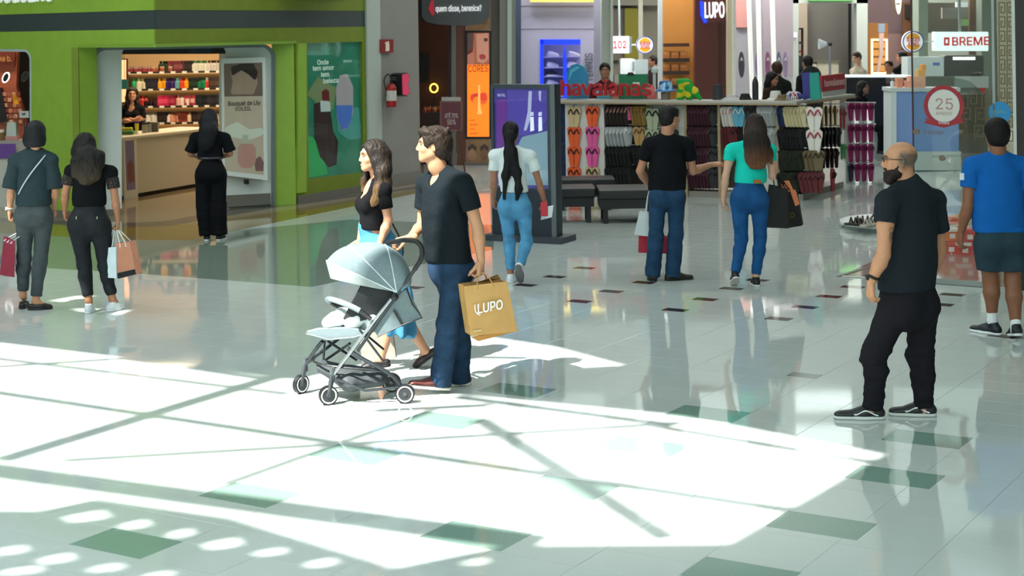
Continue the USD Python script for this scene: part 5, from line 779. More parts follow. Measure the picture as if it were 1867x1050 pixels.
for m in (-1, 1): gl += [tube([p.HL(m * .033 + .023 * math.cos(a), .104, .012 + .017 * math.sin(a)) for a in np.linspace(0, 6.28, 20, endpoint=False)], .0022, 6, True), tube([p.HL(m * .056, .103, .018), p.HL(m * .078, .06, .016), p.HL(m * .084, -.005, .012)], .0024, 6)]
gl.append(tube([p.HL(-.010, .106, .016), p.HL(.010, .106, .016)], .002, 6)); p.t.part('glasses', cat_(gl), M('241a16', .3))
w = p.j['wrL']; dv = unit(w - p.j['elL']); fr = np.stack([unit(np.cross(dv, AW)), np.cross(dv, unit(np.cross(dv, AW))), dv]); c = w - dv * .035
p.t.part('watch', cat_([tube([c + .034 * (math.cos(a) * fr[0] + math.sin(a) * fr[1]) for a in np.linspace(0, 6.28, 20, endpoint=False)], .0095, 6, True), moved(rbox(.02, .036, .036, .004, 6), c + LF * .036)]), M('141516', .3))
# --- couple: man
p = man = Person('young person in navy v-neck tee and jeans pushing the grey stroller', (812, 709), 1.80, 197, dict(head=px(790, 266), neck=px(806, 312, .02), shL=px(847, 335, -.14), shR=px(777, 334, .18), chest=px(808, 372), waist=px(813, 440), pelvis=px(818, 486), elL=px(871, 416, -.18), wrL=px(877, 474, -.2), elR=px(770, 412, .2), wrR=px(748, 433, .02), hiL=px(829, 492, -.08), hiR=px(812, 492, .08), knL=px(815, 592, -.16), knR=px(836, 598, .1), anL=px(803, 690, -.12), anR=px(838, 686, .12)), skin='b88868', headturn=-14, headtilt=4)
p.toes = dict(L=np.array([-1, -.35, 0]), R=np.array([-1, -.1, 0]))
p.build(hands=dict(L=((-.05, .0, -1), (.9, -.5, 0), dict(curl=[.7, .8, .85, .9], thumb=.5)), R=((-1, -.15, -.15), (.0, -.1, 1), dict(curl=[.55, .55, .6, .6], thumb=.4))), smile=1, jaw=1.05, brow='3a2a20')
F = p.cap_hair(inf=.017, front=.050, nape=-.075, back=.01); E_ = lambda x, y, z, r, k=.012, op='u': F.ell(p.HL(x, y, z), np.array(r) * p.hs, p.hfr, k, op)
E_(0, .072, .098, (.06, .036, .024)); E_(.02, .09, .085, (.03, .02, .018)); E_(-.05, .04, .095, (.035, .04, .025)); E_(0, -.085, -.06, (.05, .03, .04))
for a in range(16): q = a * 2.39; F.cone(p.HL(.07 * math.cos(q), -.01 + .085 * math.sin(q), .10 + .01 * (a % 3)), p.HL(.088 * math.cos(q + .4), .0 + .105 * math.sin(q + .4), .085), .016 * p.hs, .008 * p.hs, .008)
p.hair(F, '2a2019', freq=(55, 55, 40), amp=.006)
p.shirt('151d22', hz(p, 815, 476), 'tee_shirt', .60, .014, .024, neckcut=.062, vneck=.075, hemw=.185); p.trousers('2c4f74', hz(p, 815, 465), .03, (.088, .066, .066, .062), mat=M('233a54', .9, var=.25, scale=14, spec=.2, bump=.1), wr=.006, flare=.072, part_label='dark blue flared jeans')
p.shoe('L', '5a2a26', 'e6e2d6', (-1, -.35), laces='f2f2ee', ln=.29, pitch=-9); p.shoe('R', '3a2220', 'd8d4ca', (-1, -.1), laces='e0e0dc', ln=.27)
# --- couple: woman
p = wom = Person('smiling person with long dark hair in black top and blue skirt beside the stroller', (705, 676), 1.68, 195, dict(head=px(680, 285), neck=px(689, 324, .02), shL=px(699, 346, -.12), shR=px(678, 344, .16), chest=px(684, 372), waist=px(681, 412), pelvis=px(690, 455), elL=px(708, 402, -.14), wrL=px(690, 450, -.18), elR=px(665, 400, .2), wrR=px(655, 440, .15), hiL=px(697, 470, -.07), hiR=px(688, 470, .07), knL=px(715, 562, .0), knR=px(722, 560, .1), anL=px(693, 654, -.03), anR=px(776, 640, .12)), sex='f', skin='bf8d70', headturn=6, g=.96)
p.toes = dict(L=np.array([-1, -.1, -.1]), R=np.array([-.75, 0, -.75]))
p.build(hands=dict(L=((-.5, .1, -1), (.5, -1, 0), dict(curl=.5)), R=((-.5, 0, -1), (0, 1, 0), dict(curl=.4))), smile=1.2, lips='b8524c', brow='2a1a14')
F = p.cap_hair(inf=.014, front=.044, nape=-.30, side=False, back=.012); hc = lambda *pts: [p.HL(*q) for q in pts]
wp = lambda x, y, d=0.0: at(x, y, p.Y + d)
F.chain([p.HL(-.045, -.035, .03), p.HL(-.076, -.01, -.04), wp(694, 318, -.10), wp(691, 345, -.13), wp(684, 366, -.13), wp(678, 376, -.13)], [.055, .040, .040, .038, .030, .012], .03); F.chain([p.HL(-.04, -.06, .0), wp(701, 310, -.07), wp(703, 335, -.09), wp(700, 356, -.10)], [.06, .048, .042, .02], .03); F.chain([p.HL(.045, -.04, .03), p.HL(.074, .01, -.06), wp(664, 330, .05), wp(662, 348, .04)], [.05, .034, .026, .012], .03); F.chain([p.HL(0, -.08, .0), p.HL(0, -.085, -.12), wp(703, 340, .02)], [.06, .055, .03], .04)
p.hair(F, '1a1412', '8a6a44', hz(p, 690, 318), hz(p, 690, 372), amp=.006)
p.shirt('121215', hz(p, 684, 417), 'top', .62, .011, .012, neckcut=.060, scoop=.045, wr=.003)
F = Field(); zt, zb = hz(p, 682, 411), hz(p, 725, 606); a = at(681, 411, p.Y + .02); mid = at(696, 470, p.Y + .02); b = at(714, 545, p.Y + .03); c = at(724, 606, p.Y + .04); F.chain([a, mid, b, c - [0, 0, .02]], [.125, .172, .170, .160], .05, p.tfr, (1, .80, 1)); F.cone(a + [0, 0, .06], a, .122, .125, .03, p.tfr, (1, .85, 1)); F.ell(p.j['pelvis'] + [0, 0, .0], np.array([.172, .135, .12]), p.tfr, .05); F.cut([0, 0, zt + .02], (0, 0, 1)); F.cut(c, (-.16, 0, -1), .004); m = F.mesh(.009); v, f = m
th = np.arctan2(v[:, 1] - (p.Y + .03), v[:, 0] - c[0]); ramp = np.clip((zt - .25 - v[:, 2]) / .5, 0, 1); v = v + normals(v, f) * (.018 * np.sin(9 * th) * ramp)[:, None]; p.t.part('skirt', (v, f), cloth('4884aa'), True, label='sky blue midi skirt with ruffled hem')
p.shoe('L', '1a1516', '141112', (-1, -.1), 'flat', lift=1, pitch=6, ln=.24); p.shoe('R', '2a1a1c', '161213', (-1, 0), 'heel', pitch=34, lift=1, ln=.235)
p.t.part('shoulder_strap', tube(curve([at(700, 345, p.Y + .03), at(712, 400, p.Y - .03), at(722, 420, p.Y), at(735, 455, p.Y - .0), at(733, 470, p.Y)], 16), .006, 6), M('3a2a24', .5), label='thin brown bag strap')
# --- white tee woman
p = Person('person in white tee and pale jeans with long black ponytail walking away', (944, 514), 1.62, 84, dict(head=px(931, 243), neck=px(934, 275), shL=px(901, 284, .02), shR=px(967, 284), elL=px(900, 330, .03), wrL=px(900, 365, -.0 + .12), elR=px(983, 333, -.02), wrR=px(993, 370, .06), pelvis=px(938, 372), waist=px(937, 345), chest=px(934, 308), hiL=px(923, 382), hiR=px(955, 382), knL=px(929, 440, .05), knR=px(960, 438, -.02), anL=px(931, 497, .0), anR=px(948, 487, -.16)), sex='f', skin='a8745a', g=1.0, res=.0115)
p.toes = dict(L=AW, R=np.array([.2, .5, -.8])); p.build(hands=dict(L=((0, .6, -1), LF, dict(curl=.5)), R=((.0, .4, -1), RT, dict(curl=[.6, .8, .9, .9], thumb=.5))))
F = p.cap_hair(inf=.010, front=.05, nape=-.06, back=.0); F.chain([p.HL(0, -.09, .02), p.HL(.0, -.14, -.03), at(929, 280, p.Y - .13), at(922, 320, p.Y - .12), at(919, 362, p.Y - .11)], [.04, .045, .048, .034, .016], .03, np.eye(3), (1, .6, 1)); F.chain([at(934, 275, p.Y - .13), at(943, 315, p.Y - .12), at(946, 345, p.Y - .12), at(942, 368, p.Y - .11)], [.045, .036, .030, .014], .03, np.eye(3), (1, .6, 1)); p.hair(F, '131214', amp=.006)
p.shirt('dfe9ea', hz(p, 937, 350), 'tee_shirt', .58, .012, .022, neckcut=.05, wr=.010); p.trousers('5ba0cf', hz(p, 937, 356), -.03, up=.03, r=(.086, .060, .058, .044), mat=M('5a9cc8', .85, var=.22, scale=9, spec=.2), e=.006, part_label='pale blue skinny jeans'); p.shoe('L', 'e4ebee', 'f0f2f2', AW, ln=.24, laces='ffffff'); p.shoe('R', 'e4ebee', '77777a', (.25, 1), pitch=62, lift=1, ln=.24)
ph_ = Thing('phone', 'small red phone held by the ponytailed walker', 'phone', p.grip); ph_.part('case', moved(rbox(.07, .012, .14, .005, 6), at(992, 381, p.Y + .02)), M('d02c3c', .35)); ph_.part('screen', moved(bx(-.03, .03, .0065, .0075, -.06, .06), at(992, 381, p.Y + .02)), BLACKP)
pa = Thing('folded_paper', 'white folded paper held with the red phone', 'paper', at(998, 388, p.Y)); q = Plane(at(986, 390, p.Y + .06)[:2], at(1010, 390, p.Y + .01)[:2]); pa.part('sheet', q.ext(q.poly([(990, 378), (1009, 374), (1006, 396), (986, 401)]), .004), M('e8eef0', .6)); pa.part('fold', q.ext(q.poly([(990, 378), (998, 376), (994, 399), (986, 401)]), .004, .006), M('d8dee2', .6))
# --- black tee man, by the kiosk
p = Person('person in black tee and dark jeans reaching a hand out before the flip flop racks', (1214, 511), 1.72, 84, dict(head=px(1221, 215), neck=px(1217, 251), shL=px(1183, 263), shR=px(1254, 262), chest=px(1217, 290), waist=px(1216, 325), pelvis=px(1216, 352), elL=px(1167, 312, .02), wrL=px(1184, 340, .22), elR=px(1263, 312, .03), wrR=px(1297, 300, .16), hiL=px(1199, 365), hiR=px(1233, 365), knL=px(1196, 430), knR=px(1232, 430), anL=px(1190, 497), anR=px(1226, 497)), skin='b98266', headturn=-48, res=.0115, g=1.02)
p.toes = dict(L=AW, R=np.array([1, .25, 0])); p.build(hands=dict(L=((.3, 1, -.3), LF, dict(curl=.4)), R=((1, .25, .05), (-.2, -.5, 1), dict(curl=.22, thumb=.1))))
p.hair(p.cap_hair(inf=.008, front=.045, nape=-.045), '1d1a1a', freq=(90, 90, 60), amp=.004)
p.shirt('15161a', hz(p, 1216, 346), 'tee_shirt', .60, .013, .024, neckcut=.058, hemw=.172); p.trousers('24405e', hz(p, 1216, 352), .03, (.090, .070, .068, .066), mat=M('23415f', .85, var=.2, scale=12, spec=.2), part_label='dark blue straight jeans', flare=.072); p.shoe('L', '221c18', '15110e', AW, ln=.27); p.shoe('R', '2a2018', '15110e', (1, .25), ln=.29)
# --- turquoise woman
p = Person('person with long brown hair in turquoise tee and blue skinny jeans', (1362, 521), 1.68, 88, dict(head=px(1376, 232), neck=px(1373, 264), shL=px(1333, 273), shR=px(1405, 273), chest=px(1369, 298), waist=px(1367, 328), pelvis=px(1366, 356), elL=px(1323, 322, -.02), wrL=px(1319, 362, .03), elR=px(1408, 322, -.02), wrR=px(1414, 294, .16), hiL=px(1348, 368), hiR=px(1385, 368), knL=px(1352, 435, .02), knR=px(1386, 435), anL=px(1340, 500, -.04), anR=px(1378, 503)), sex='f', skin='d8a78c', g=1.06, res=.0115)
p.toes = dict(L=AW, R=AW); p.build(hands=dict(L=((0, .2, -1), LF, dict(curl=.4)), R=((-.1, .3, 1), TW, dict(curl=.5))))
F = p.cap_hair(inf=.014, front=.05, nape=-.25, side=False, back=.006); F.chain([p.HL(0, -.07, .05), p.HL(0, -.09, -.04), at(1377, 255, p.Y - .15), at(1379, 285, p.Y - .14), at(1381, 301, p.Y - .13)], [.075, .09, .10, .095, .07], .04, np.eye(3), (1, .5, 1)); F.chain([at(1395, 262, p.Y - .13), at(1402, 282, p.Y - .11), at(1407, 298, p.Y - .10)], [.05, .035, .014], .03, np.eye(3), (1, .6, 1)); F.cut([0, 0, hz(p, 1378, 306)], (0, 0, -1), .01); p.hair(F, '2a201d', '7a4f34', hz(p, 1378, 255), hz(p, 1378, 304), amp=.007)
p.shirt('1fcdbb', hz(p, 1367, 333), 'tee_shirt', .42, .012, .018, neckcut=.05, wr=.010); p.trousers('1f5588', hz(p, 1367, 330), -.02, up=.01, r= (.092, .064, .060, .044), mat=M('1d5288', .85, var=.2, scale=10, spec=.2), e=.006, part_label='mid blue skinny jeans'); p.t.part('leather_patch', moved(bx(-.04, .04, -.006, .006, -.018, .018), at(1381, 331, p.Y - .152)), M('a0662c', .5)); p.shoe('L', '1f1f22', 'e8e4dc', AW, pitch=28, lift=1, ln=.24, laces='e0e0e0'); p.shoe('R', '1f1f22', 'e8e8e4', AW, ln=.24, laces='e8e8e8')
# --- blue tee man
p = Person('person in royal blue tee and dark shorts walking off at the right edge', (1822, 610), 1.78, 92, dict(head=px(1817, 246), neck=px(1818, 288), shL=px(1772, 300), shR=px(1864, 302, .02), chest=px(1818, 335), waist=px(1820, 390), pelvis=px(1822, 432), elL=px(1764, 378, -.02), wrL=px(1752, 424, .04), elR=px(1880, 380), wrR=px(1884, 425, .1), hiL=px(1800, 448), hiR=px(1846, 448), knL=px(1806, 512, .04), knR=px(1846, 515, -.02), anL=px(1809, 578, .02), anR=px(1852, 596, -.12)), skin='8a5a40', g=1.14, headturn=0)
p.toes = dict(L=AW, R=AW); p.build(hands=dict(L=((-.1, .2, -1), (-1, -.2, 0), dict(curl=.45)), R=((.1, .3, -1), RT, dict(curl=.5))))
p.hair(p.cap_hair(inf=.018, front=.05, nape=-.06), '100e0e', freq=(120, 120, 120), amp=.005)
p.shirt('1560ae', hz(p, 1820, 421), 'tee_shirt', .55, .015, .032, neckcut=.056, hemw=.195, wr=.011); p.t.part('sleeve_patch', moved(rbox(.035, .012, .055, .003, 6), at(1754, 322, p.Y - .05)), M('dfe6ee', .5)); p.trousers('2f4450', hz(p, 1820, 425), None, (.104, .100, .06, .04), 'shorts', hipw=1.02, part_label='dark teal shorts') if False else None
F = Field(); k = p.k; F.cone(p.j['waist'], p.j['pelvis'], .165, .19, .05, p.tfr, (1, .8, 1)); [F.ell(p.TL('pelvis', m * .085, -.055, -.03), (.11, .105, .115), p.tfr, .05) for m in (-1, 1)]
for sd in 'LR': F.cone(p.j['hi' + sd], p.j['kn' + sd] + [0, 0, .0], .108, .098, .03)
F.cut([0, 0, hz(p, 1820, 410)], (0, 0, 1)); F.cut([0, 0, hz(p, 1820, 493)], (0, 0, -1)); p.t.part('shorts', wrinkle(F.mesh(.01), .007, (6, 6, 9), 3), cloth('2f424c'), True, label='dark slate shorts')
for sd in 'LR': F = Field(); F.cone(p.j['an' + sd] + [0, 0, .035], p.j['an' + sd] - [0, 0, .03], .043, .043); p.t.part('sock', F.mesh(.008), cloth('e8ecec'), True, label='white ankle sock')
p.shoe('L', '1a2028', 'e8ecec', (-.75, 1), 'chunky', ln=.28, laces='30363c'); p.shoe('R', '1a2028', 'e8ecec', (.05, 1), 'chunky', pitch=12, lift=1, ln=.28)
p.t.part('chain', tube([p.TL('neck', .062 * math.cos(a), -.01 + .062 * math.sin(a), .012) for a in np.linspace(0, 6.28, 24, endpoint=False)], .003, 5, True), M('d8d8d0', .2, metal=1), label='thin silver neck chain')
# --- bob hair woman
p = Person('person with sleek black bob in dark slate wide sleeved top and grey jeans', (54, 563), 1.66, 85, dict(head=px(66, 245), neck=px(62, 278), shL=px(28, 292), shR=px(94, 292), chest=px(61, 318), waist=px(62, 358), pelvis=px(62, 388), elL=px(20, 345, -.03), wrL=px(18, 386, .0), elR=px(101, 345, -.02), wrR=px(98, 380, .16), hiL=px(46, 400), hiR=px(80, 400), knL=px(44, 470), knR=px(74, 472, -.02), anL=px(42, 538, .05), anR=px(65, 549, -.05)), sex='f', skin='c8906e', g=1.0, res=.011)
p.toes = dict(L=np.array([-.1, 1, 0]), R=np.array([1, .3, 0])); p.build(hands=dict(L=((0, .1, -1), LF, dict(curl=[.8, .85, .9, .9], thumb=.5)), R=((.0, .6, -1), RT, dict(curl=.5))))
F = p.cap_hair(inf=.016, front=.04, nape=-.2, side=False, back=.004); F.chain([p.HL(0, -.03, .03), p.HL(0, -.05, -.05), p.HL(0, -.045, -.095)], [.085, .098, .088], .03, p.hfr, (1, .8, 1)); F.cut(p.HL(0, -.05, -.115), -p.hu + .12 * p.hf, .012); p.hair(F, '15181b', amp=.003)
p.shirt('2f3d42', hz(p, 62, 374), 'top', .98, .014, .050, neckcut=.058, wr=.012, hemw=.16); p.trousers('4a5256', hz(p, 62, 378), -.05, (.090, .064, .062, .050), mat=M('484f53', .85, var=.22, scale=9, spec=.2), part_label='washed grey jeans'); p.shoe('L', '191716', '120f0e', (-.1, 1), 'flat', ln=.23); p.shoe('R', '191716', '120f0e', (1, .3), 'flat', ln=.24)
p.t.part('bag_strap', tube(curve([at(84, 281, p.Y - .04), at(72, 296, p.Y - .125), at(52, 322, p.Y - .135), at(38, 345, p.Y - .12), at(33, 356, p.Y - .06)], 18), .007, 6), M('b8c4c8', .4), label='pale crossbody strap'); w = p.j['wrL']; p.t.part('watch', cat_([tube([w + [.029 * math.cos(a), .029 * math.sin(a), .03] for a in np.linspace(0, 6.28, 18, endpoint=False)], .009, 6, True), moved(rbox(.012, .03, .03, .004, 6), w + [-.03, -.01, .03])]), M('dfe6e8', .3)); bobgrip = p.grip
# --- lace sleeve woman
p = Person('person with long wavy dark hair in black lace sleeved top carrying two paper bags', (183, 568), 1.60, 84, dict(head=px(158, 268), neck=px(160, 302), shL=px(129, 312), shR=px(203, 314), chest=px(163, 338), waist=px(163, 372), pelvis=px(163, 402), elL=px(119, 352, .0), wrL=px(118, 384, .12), elR=px(210, 362, -.02), wrR=px(215, 402, .02), hiL=px(144, 415), hiR=px(184, 415), knL=px(154, 482), knR=px(192, 484), anL=px(162, 549, -.04), anR=px(205, 546, .03)), sex='f', skin='b07a5c', g=1.14, res=.011)
p.toes = dict(L=np.array([-.1, 1, 0]), R=np.array([.35, 1, 0])); p.build(hands=dict(L=((0, .3, -1), LF, dict(curl=.5)), R=((-.05, .1, -1), RT, dict(curl=[.8, .85, .9, .9], thumb=.5))))
F = p.cap_hair(inf=.014, front=.05, nape=-.25, side=False, back=.006); F.chain([p.HL(0, -.06, .05), p.HL(0, -.08, -.04), at(160, 295, p.Y - .15), at(160, 315, p.Y - .15), at(155, 324, p.Y - .14)], [.08, .095, .115, .10, .05], .04, np.eye(3), (1, .55, 1)); F.chain([at(140, 298, p.Y - .14), at(136, 318, p.Y - .14)], [.06, .03], .03); F.chain([at(182, 285, p.Y - .13), at(186, 300, p.Y - .13)], [.05, .02], .03); p.hair(F, '12100e', '3a3024', hz(p, 160, 285), hz(p, 160, 328), amp=.010, freq=(44, 44, 14))
p.shirt('121316', hz(p, 163, 375), 'top', .40, .010, .014, neckcut=.05, wr=.004)
for sd in 'LR': a, b = p.j['sh' + sd], p.j['el' + sd]; F = Field(); F.cone(a + (b - a) * .3, a + (b - a) * .68, .058, .060); F.cut(a + (b - a) * .62, b - a, .004); p.t.part('lace_sleeve', F.mesh(.009), usdkit.material(stage, '/World/Looks/lace' + sd, {'g': ('geometry', {}), 'v': ('voronoi_texture', dict(scale=70.0)), 'r': ('rgb_ramp', dict(ramp=[(.25, lin('6a4a3c')), (.4, lin('101114'))])), 'p': ('principled_bsdf', dict(roughness=.8))}, [('g.position', 'v.vector'), ('v.distance', 'r.fac'), ('r.color', 'p.base_color')], surface='p.BSDF'), True, label='black lace sleeve')
p.trousers('16191d', hz(p, 163, 378), -.05, (.104, .070, .064, .048), mat=M('1a1e23', .75, var=.2, scale=9, spec=.3), e=.008, part_label='black skinny jeans'); p.t.part('pocket_rivet', cat_([moved(rbox(.008, .01, .024, .003, 6), at(x, 397, p.Y - .205)) for x in (139, 177)]), M('d8d0b8', .3, metal=.6)); p.shoe('L', 'dce6ea', 'eef2f2', (-.05, 1), 'chunky', ln=.24); p.shoe('R', 'dce6ea', 'eef2f2', (.5, 1), 'chunky', ln=.25); lacegrip = p.grip
# --- shopper in black at the green shop
p = Person('person in black blouse and wide black trousers facing the green shop', (389, 438), 1.60, 88, dict(head=px(383, 218), neck=px(383, 244), shL=px(355, 252), shR=px(412, 252), elL=px(347, 281, .02), wrL=px(356, 284, .22), elR=px(420, 280, .02), wrR=px(411, 284, .22), chest=px(383, 268), waist=px(384, 292), pelvis=px(385, 312), hiL=px(370, 322), hiR=px(399, 322), knL=px(371, 375), knR=px(399, 375), anL=px(377, 426), anR=px(401, 425)), sex='f', skin='b8826a', g=1.1, res=.013)
p.build(hands=dict(L=((.2, 1, 0), (-1, 0, .3), dict(curl=.5)), R=((-.2, 1, 0), (1, 0, .3), dict(curl=.5)))); F = p.cap_hair(inf=.012, front=.045, nape=-.25, side=False, back=.004); F.chain([p.HL(0, -.06, .05), p.HL(0, -.09, -.05), at(380, 238, p.Y - .16), at(376, 258, p.Y - .15), at(375, 266, p.Y - .14)], [.085, .095, .095, .085, .06], .04, np.eye(3), (1, .5, 1)); p.hair(F, '16161b', amp=.005)
p.shirt('141519', hz(p, 384, 290), 'blouse', .85, .016, .042, neckcut=.075, wr=.008); p.t.part('belt', tube([p.j['waist'] + [.148 * math.cos(a), .118 * math.sin(a), .03] for a in np.linspace(0, 6.28, 28, endpoint=False)], .014, 6, True), M('26282c', .4)); p.trousers('121317', hz(p, 384, 288), .0, (.104, .096, .095, .10), e=.012, wr=.006, part_label='wide black trousers')
for sd, d_ in (('L', (-.1, 1)), ('R', (.3, 1))): p.shoe(sd, '26282e', 'e8eaea', d_, ln=.24)
# --- saleswoman
p = Person('smiling saleswoman in black with folded arms behind the cream counter', (241, 170), 1.62, 278, dict(head=px(241, 172), neck=px(240, 190), shR=px(228, 199), shL=px(258, 199), elR=px(226, 216, -.02), wrR=px(246, 218, -.20), elL=px(261, 216, -.02), wrL=px(236, 221, -.17), chest=px(243, 210), waist=px(243, 228), pelvis=px(243, 245), hiL=px(251, 252), hiR=px(236, 252), knL=px(251, 295), knR=px(236, 295), anL=px(251, 336), anR=px(236, 336)), sex='f', skin='c08a70', Y=26.6, res=.013, headturn=4)
p.build(hands=dict(R=((1, -.2, .1), TW, dict(curl=.3)), L=((-1, -.1, .0), TW, dict(curl=.3))), smile=1.0, lips='a84a44'); F = p.cap_hair(inf=.014, front=.048, nape=-.3, side=False); [F.chain([p.HL(m * .06, -.03, .04), p.HL(m * .082, .0, -.06), p.HL(m * .085, .03, -.16), p.HL(m * .08, .06, -.24)], [.04, .035, .036, .018], .03) for m in (-1, 1)]; p.hair(F, '1a1412', amp=.004); p.shirt('121316', p.j['pelvis'][2] - .1, 'blouse', 1.0, .012, .018, neckcut=.055, scoop=.02); p.trousers('17181b', p.j['pelvis'][2] + .05, .0, (.09, .07, .065, .055))
for sd in 'LR': p.shoe(sd, '1a1a1c', '222224', (0, -1), 'flat', ln=.23)
# --- people of the background
def bystander(label, hx, hy, Y, heading, Hh, sex, top, low, hair, skin='b98468', turn=0, sleeves=.6, long=False, sit=False, tilt=0, reach=None, g=1.0):
    hp = at(hx, hy, Y); J = dict(head=px(hx, hy, 0))
    k = Hh / 1.75; z = hp[2] - 1.635 * k if not sit else hp[2] - 1.28 * k
    p = Person(label, (hx, hy), Hh, heading, None, sex=sex, skin=skin, Y=Y, res=.016, headturn=turn, headtilt=tilt, g=g)
    dz = hp[2] - p.j['head'][2]
    if not sit:
        for n in p.j: p.j[n] = p.j[n] + np.array([0, 0, dz * np.clip(p.j[n][2] / p.j['head'][2], 0, 1)])
    else:
        for n in p.j: p.j[n] = p.j[n] + np.array([0, 0, dz])
        for sd in 'LR': p.j['kn' + sd] = p.j['hi' + sd] + p.f * .43 * k + [0, 0, .02]; p.j['an' + sd] = p.j['kn' + sd] - p.f * .05 + [0, 0, -.42 * k]
    off = hp - p.j['head']; off[2] = 0; [p.j.__setitem__(n, p.j[n] + off) for n in p.j]; p.base = p.base + off
    if reach:
        for sd in reach: p.j['wr' + sd] = p.j['el' + sd] + p.f * .2 + [0, 0, .06]
    p.build(hands={sd: (p.f + DN * (0 if (reach and sd in reach) else 3), p.r * (1 if sd == 'R' else -1), dict(curl=.5)) for sd in 'LR'})
    F = p.cap_hair(inf=.012, front=.048, nape=-.3 if long else -.06, side=not long)
    if long: [F.chain([p.HL(m * .05, -.05, .03), p.HL(m * .075, -.04, -.08), p.HL(m * .07, -.02, -.24)], [.045, .05, .03], .03) for m in (-1, 1)]
    p.hair(F, hair, amp=.004); zz = p.j['pelvis'][2]; p.shirt(top, zz - .06, 'shirt', sleeves, .014, .022, neckcut=.056); p.trousers(low, zz + .04, .0, (.092, .074, .068, .062))
    for sd in 'LR': p.shoe(sd, '1c1c1e', '2a2a2c', p.f, ln=.26, lift=1 if sit else None)
    return p
bystander('kiosk seller in maroon tee standing behind the red lettering', 1103, 129, 26.2, 268, 1.66, 'm', '5a1c24', '1a1a20', '1a1412', skin='a8785c')
ps = bystander('seated person with long black hair looking right behind the kiosk counter', 1408, 144, 26.0, 330, 1.58, 'f', '3a2a22', '1a1a1e', '121012', skin='b07a5e', long=True, sit=True, tilt=-12)
bystander('person in dark olive jacket bending behind the kiosk counter', 1416, 126, 27.6, 100, 1.68, 'm', '1f2420', '1a1a1e', '3a2218', skin='a8745a', sleeves=1.9)
bystander('person in black jacket standing before the white doorway', 1472, 114, 29.0, 110, 1.66, 'm', '16181a', '1c1c20', '15110f', skin='a8745a', sleeves=1.9)
bystander('person in cream blouse leaning at the service counter by the doorway', 1562, 105, 33.0, 215, 1.64, 'f', 'b8b09c', '5a564e', '3a281e', skin='c89a7c', tilt=-18, sleeves=.9, reach='LR')
bystander('child in pale tee with dark hair behind the black counter', 1620, 121, 33.0, 235, 1.50, 'm', 'c4c8c4', '3a3a40', '14100f', skin='b07a5e')
bystander('person in black at the back of the counter, face turned aside', 1644, 104, 34.0, 110, 1.66, 'm', '141416', '1a1a1c', '14100f', skin='b98468', sleeves=1.9, turn=60)
bystander('person in dark clothes far behind the kiosk beside the drinks machine', 1190, 112, 36.0, 200, 1.66, 'm', '3a2a26', '26262a', '1a1210', skin='a06e52')
pb = bystander('person all in black sitting cross legged in front of the black counter', 1574, 160, 28.7, 325, 1.66, 'f', '0f1012', '101114', '100e0e', skin='8a6450', long=True, sit=True, sleeves=1.9)
def stool(label, pp):
    c = pp.j['pelvis'] * [1, 1, 0]; zt = pp.j['pelvis'][2] - .15; t = Thing('stool', label, 'stool', c); t.part('seat', lathe([(0, zt - .05), (.17, zt - .05), (.18, zt - .02), (.17, zt), (0, zt)], 20, c), M('2a2a2c', .4)); t.part('post', lathe([(0, .03), (.025, .03), (.025, zt - .05), (0, zt - .05)], 12, c), M('8a8e90', .3, metal=.7)); t.part('base', lathe([(0, 0), (.2, 0), (.2, .015), (.03, .035), (0, .035)], 24, c), M('8a8e90', .3, metal=.7))
stool('round black stool under the person sitting by the black counter', pb); stool('round black stool inside the kiosk under the long haired person', ps)
# ---------------------------------------------------------------- stroller
SY = 11.0
def S(x, y, dd=0.0): return at(x, y, SY + dd)
st = Thing('stroller', 'grey baby stroller with dark frame and open hood pushed by the couple', 'stroller', ground(650, 728))
GREYF = M('66777c', .8, var=.08, scale=40, bump=.1, sheen=.1); DKF = M('24272a', .8, var=.1, scale=40, bump=.1); TUBE = M('3d4246', .3, metal=.6); SILV = M('a2a8aa', .25, metal=.8); BLK = M('15171a', .45)
def sheet(grid, th=.006):
    """Thickens a grid of points (n, m, 3) into a closed cloth."""
    g = np.asarray(grid, float); n, m_ = g.shape[:2]; du, dv = np.gradient(g, axis=0), np.gradient(g, axis=1); nn = np.cross(du, dv); nn /= np.maximum(np.linalg.norm(nn, axis=2, keepdims=True), 1e-9)
    V = np.concatenate([(g + nn * th / 2).reshape(-1, 3), (g - nn * th / 2).reshape(-1, 3)]); o = n * m_; Fc = []
    for i in range(n - 1):
        for j in range(m_ - 1): a, b, c, d = i * m_ + j, (i + 1) * m_ + j, (i + 1) * m_ + j + 1, i * m_ + j + 1; Fc += [(a, b, c), (a, c, d), (o + a, o + c, o + b), (o + a, o + d, o + c)]
    rim = [i * m_ for i in range(n)] + [(n - 1) * m_ + j for j in range(1, m_)] + [i * m_ + m_ - 1 for i in range(n - 2, -1, -1)] + [j for j in range(m_ - 2, 0, -1)]
    for q in range(len(rim)): a, b = rim[q], rim[(q + 1) % len(rim)]; Fc += [(a, o + a, o + b), (a, o + b, b)]
    return V, np.array(Fc)[:, ::-1]
PN, PF = S(723, 533, .0), S(712, 528, .40); PM = (PN + PF) / 2; axw = PF - PN
def hoop(dx, dz, n=21, e=.55):
    t = np.linspace(0, math.pi, n); d = np.array([dx, 0, dz]); c, s_ = np.cos(t), np.sin(t); return PM - .5 * axw * (np.sign(c) * np.abs(c) ** .75)[:, None] * 1.05 + (np.abs(s_) ** e)[:, None] * d
q_ = 11.2 / 3000
hoops = [(-120, 57), (-104, 73), (-80, 84), (-45, 89), (-14, 84), (12, 66), (28, 38), (30, 14)]
from scipy.interpolate import CubicSpline as _CS
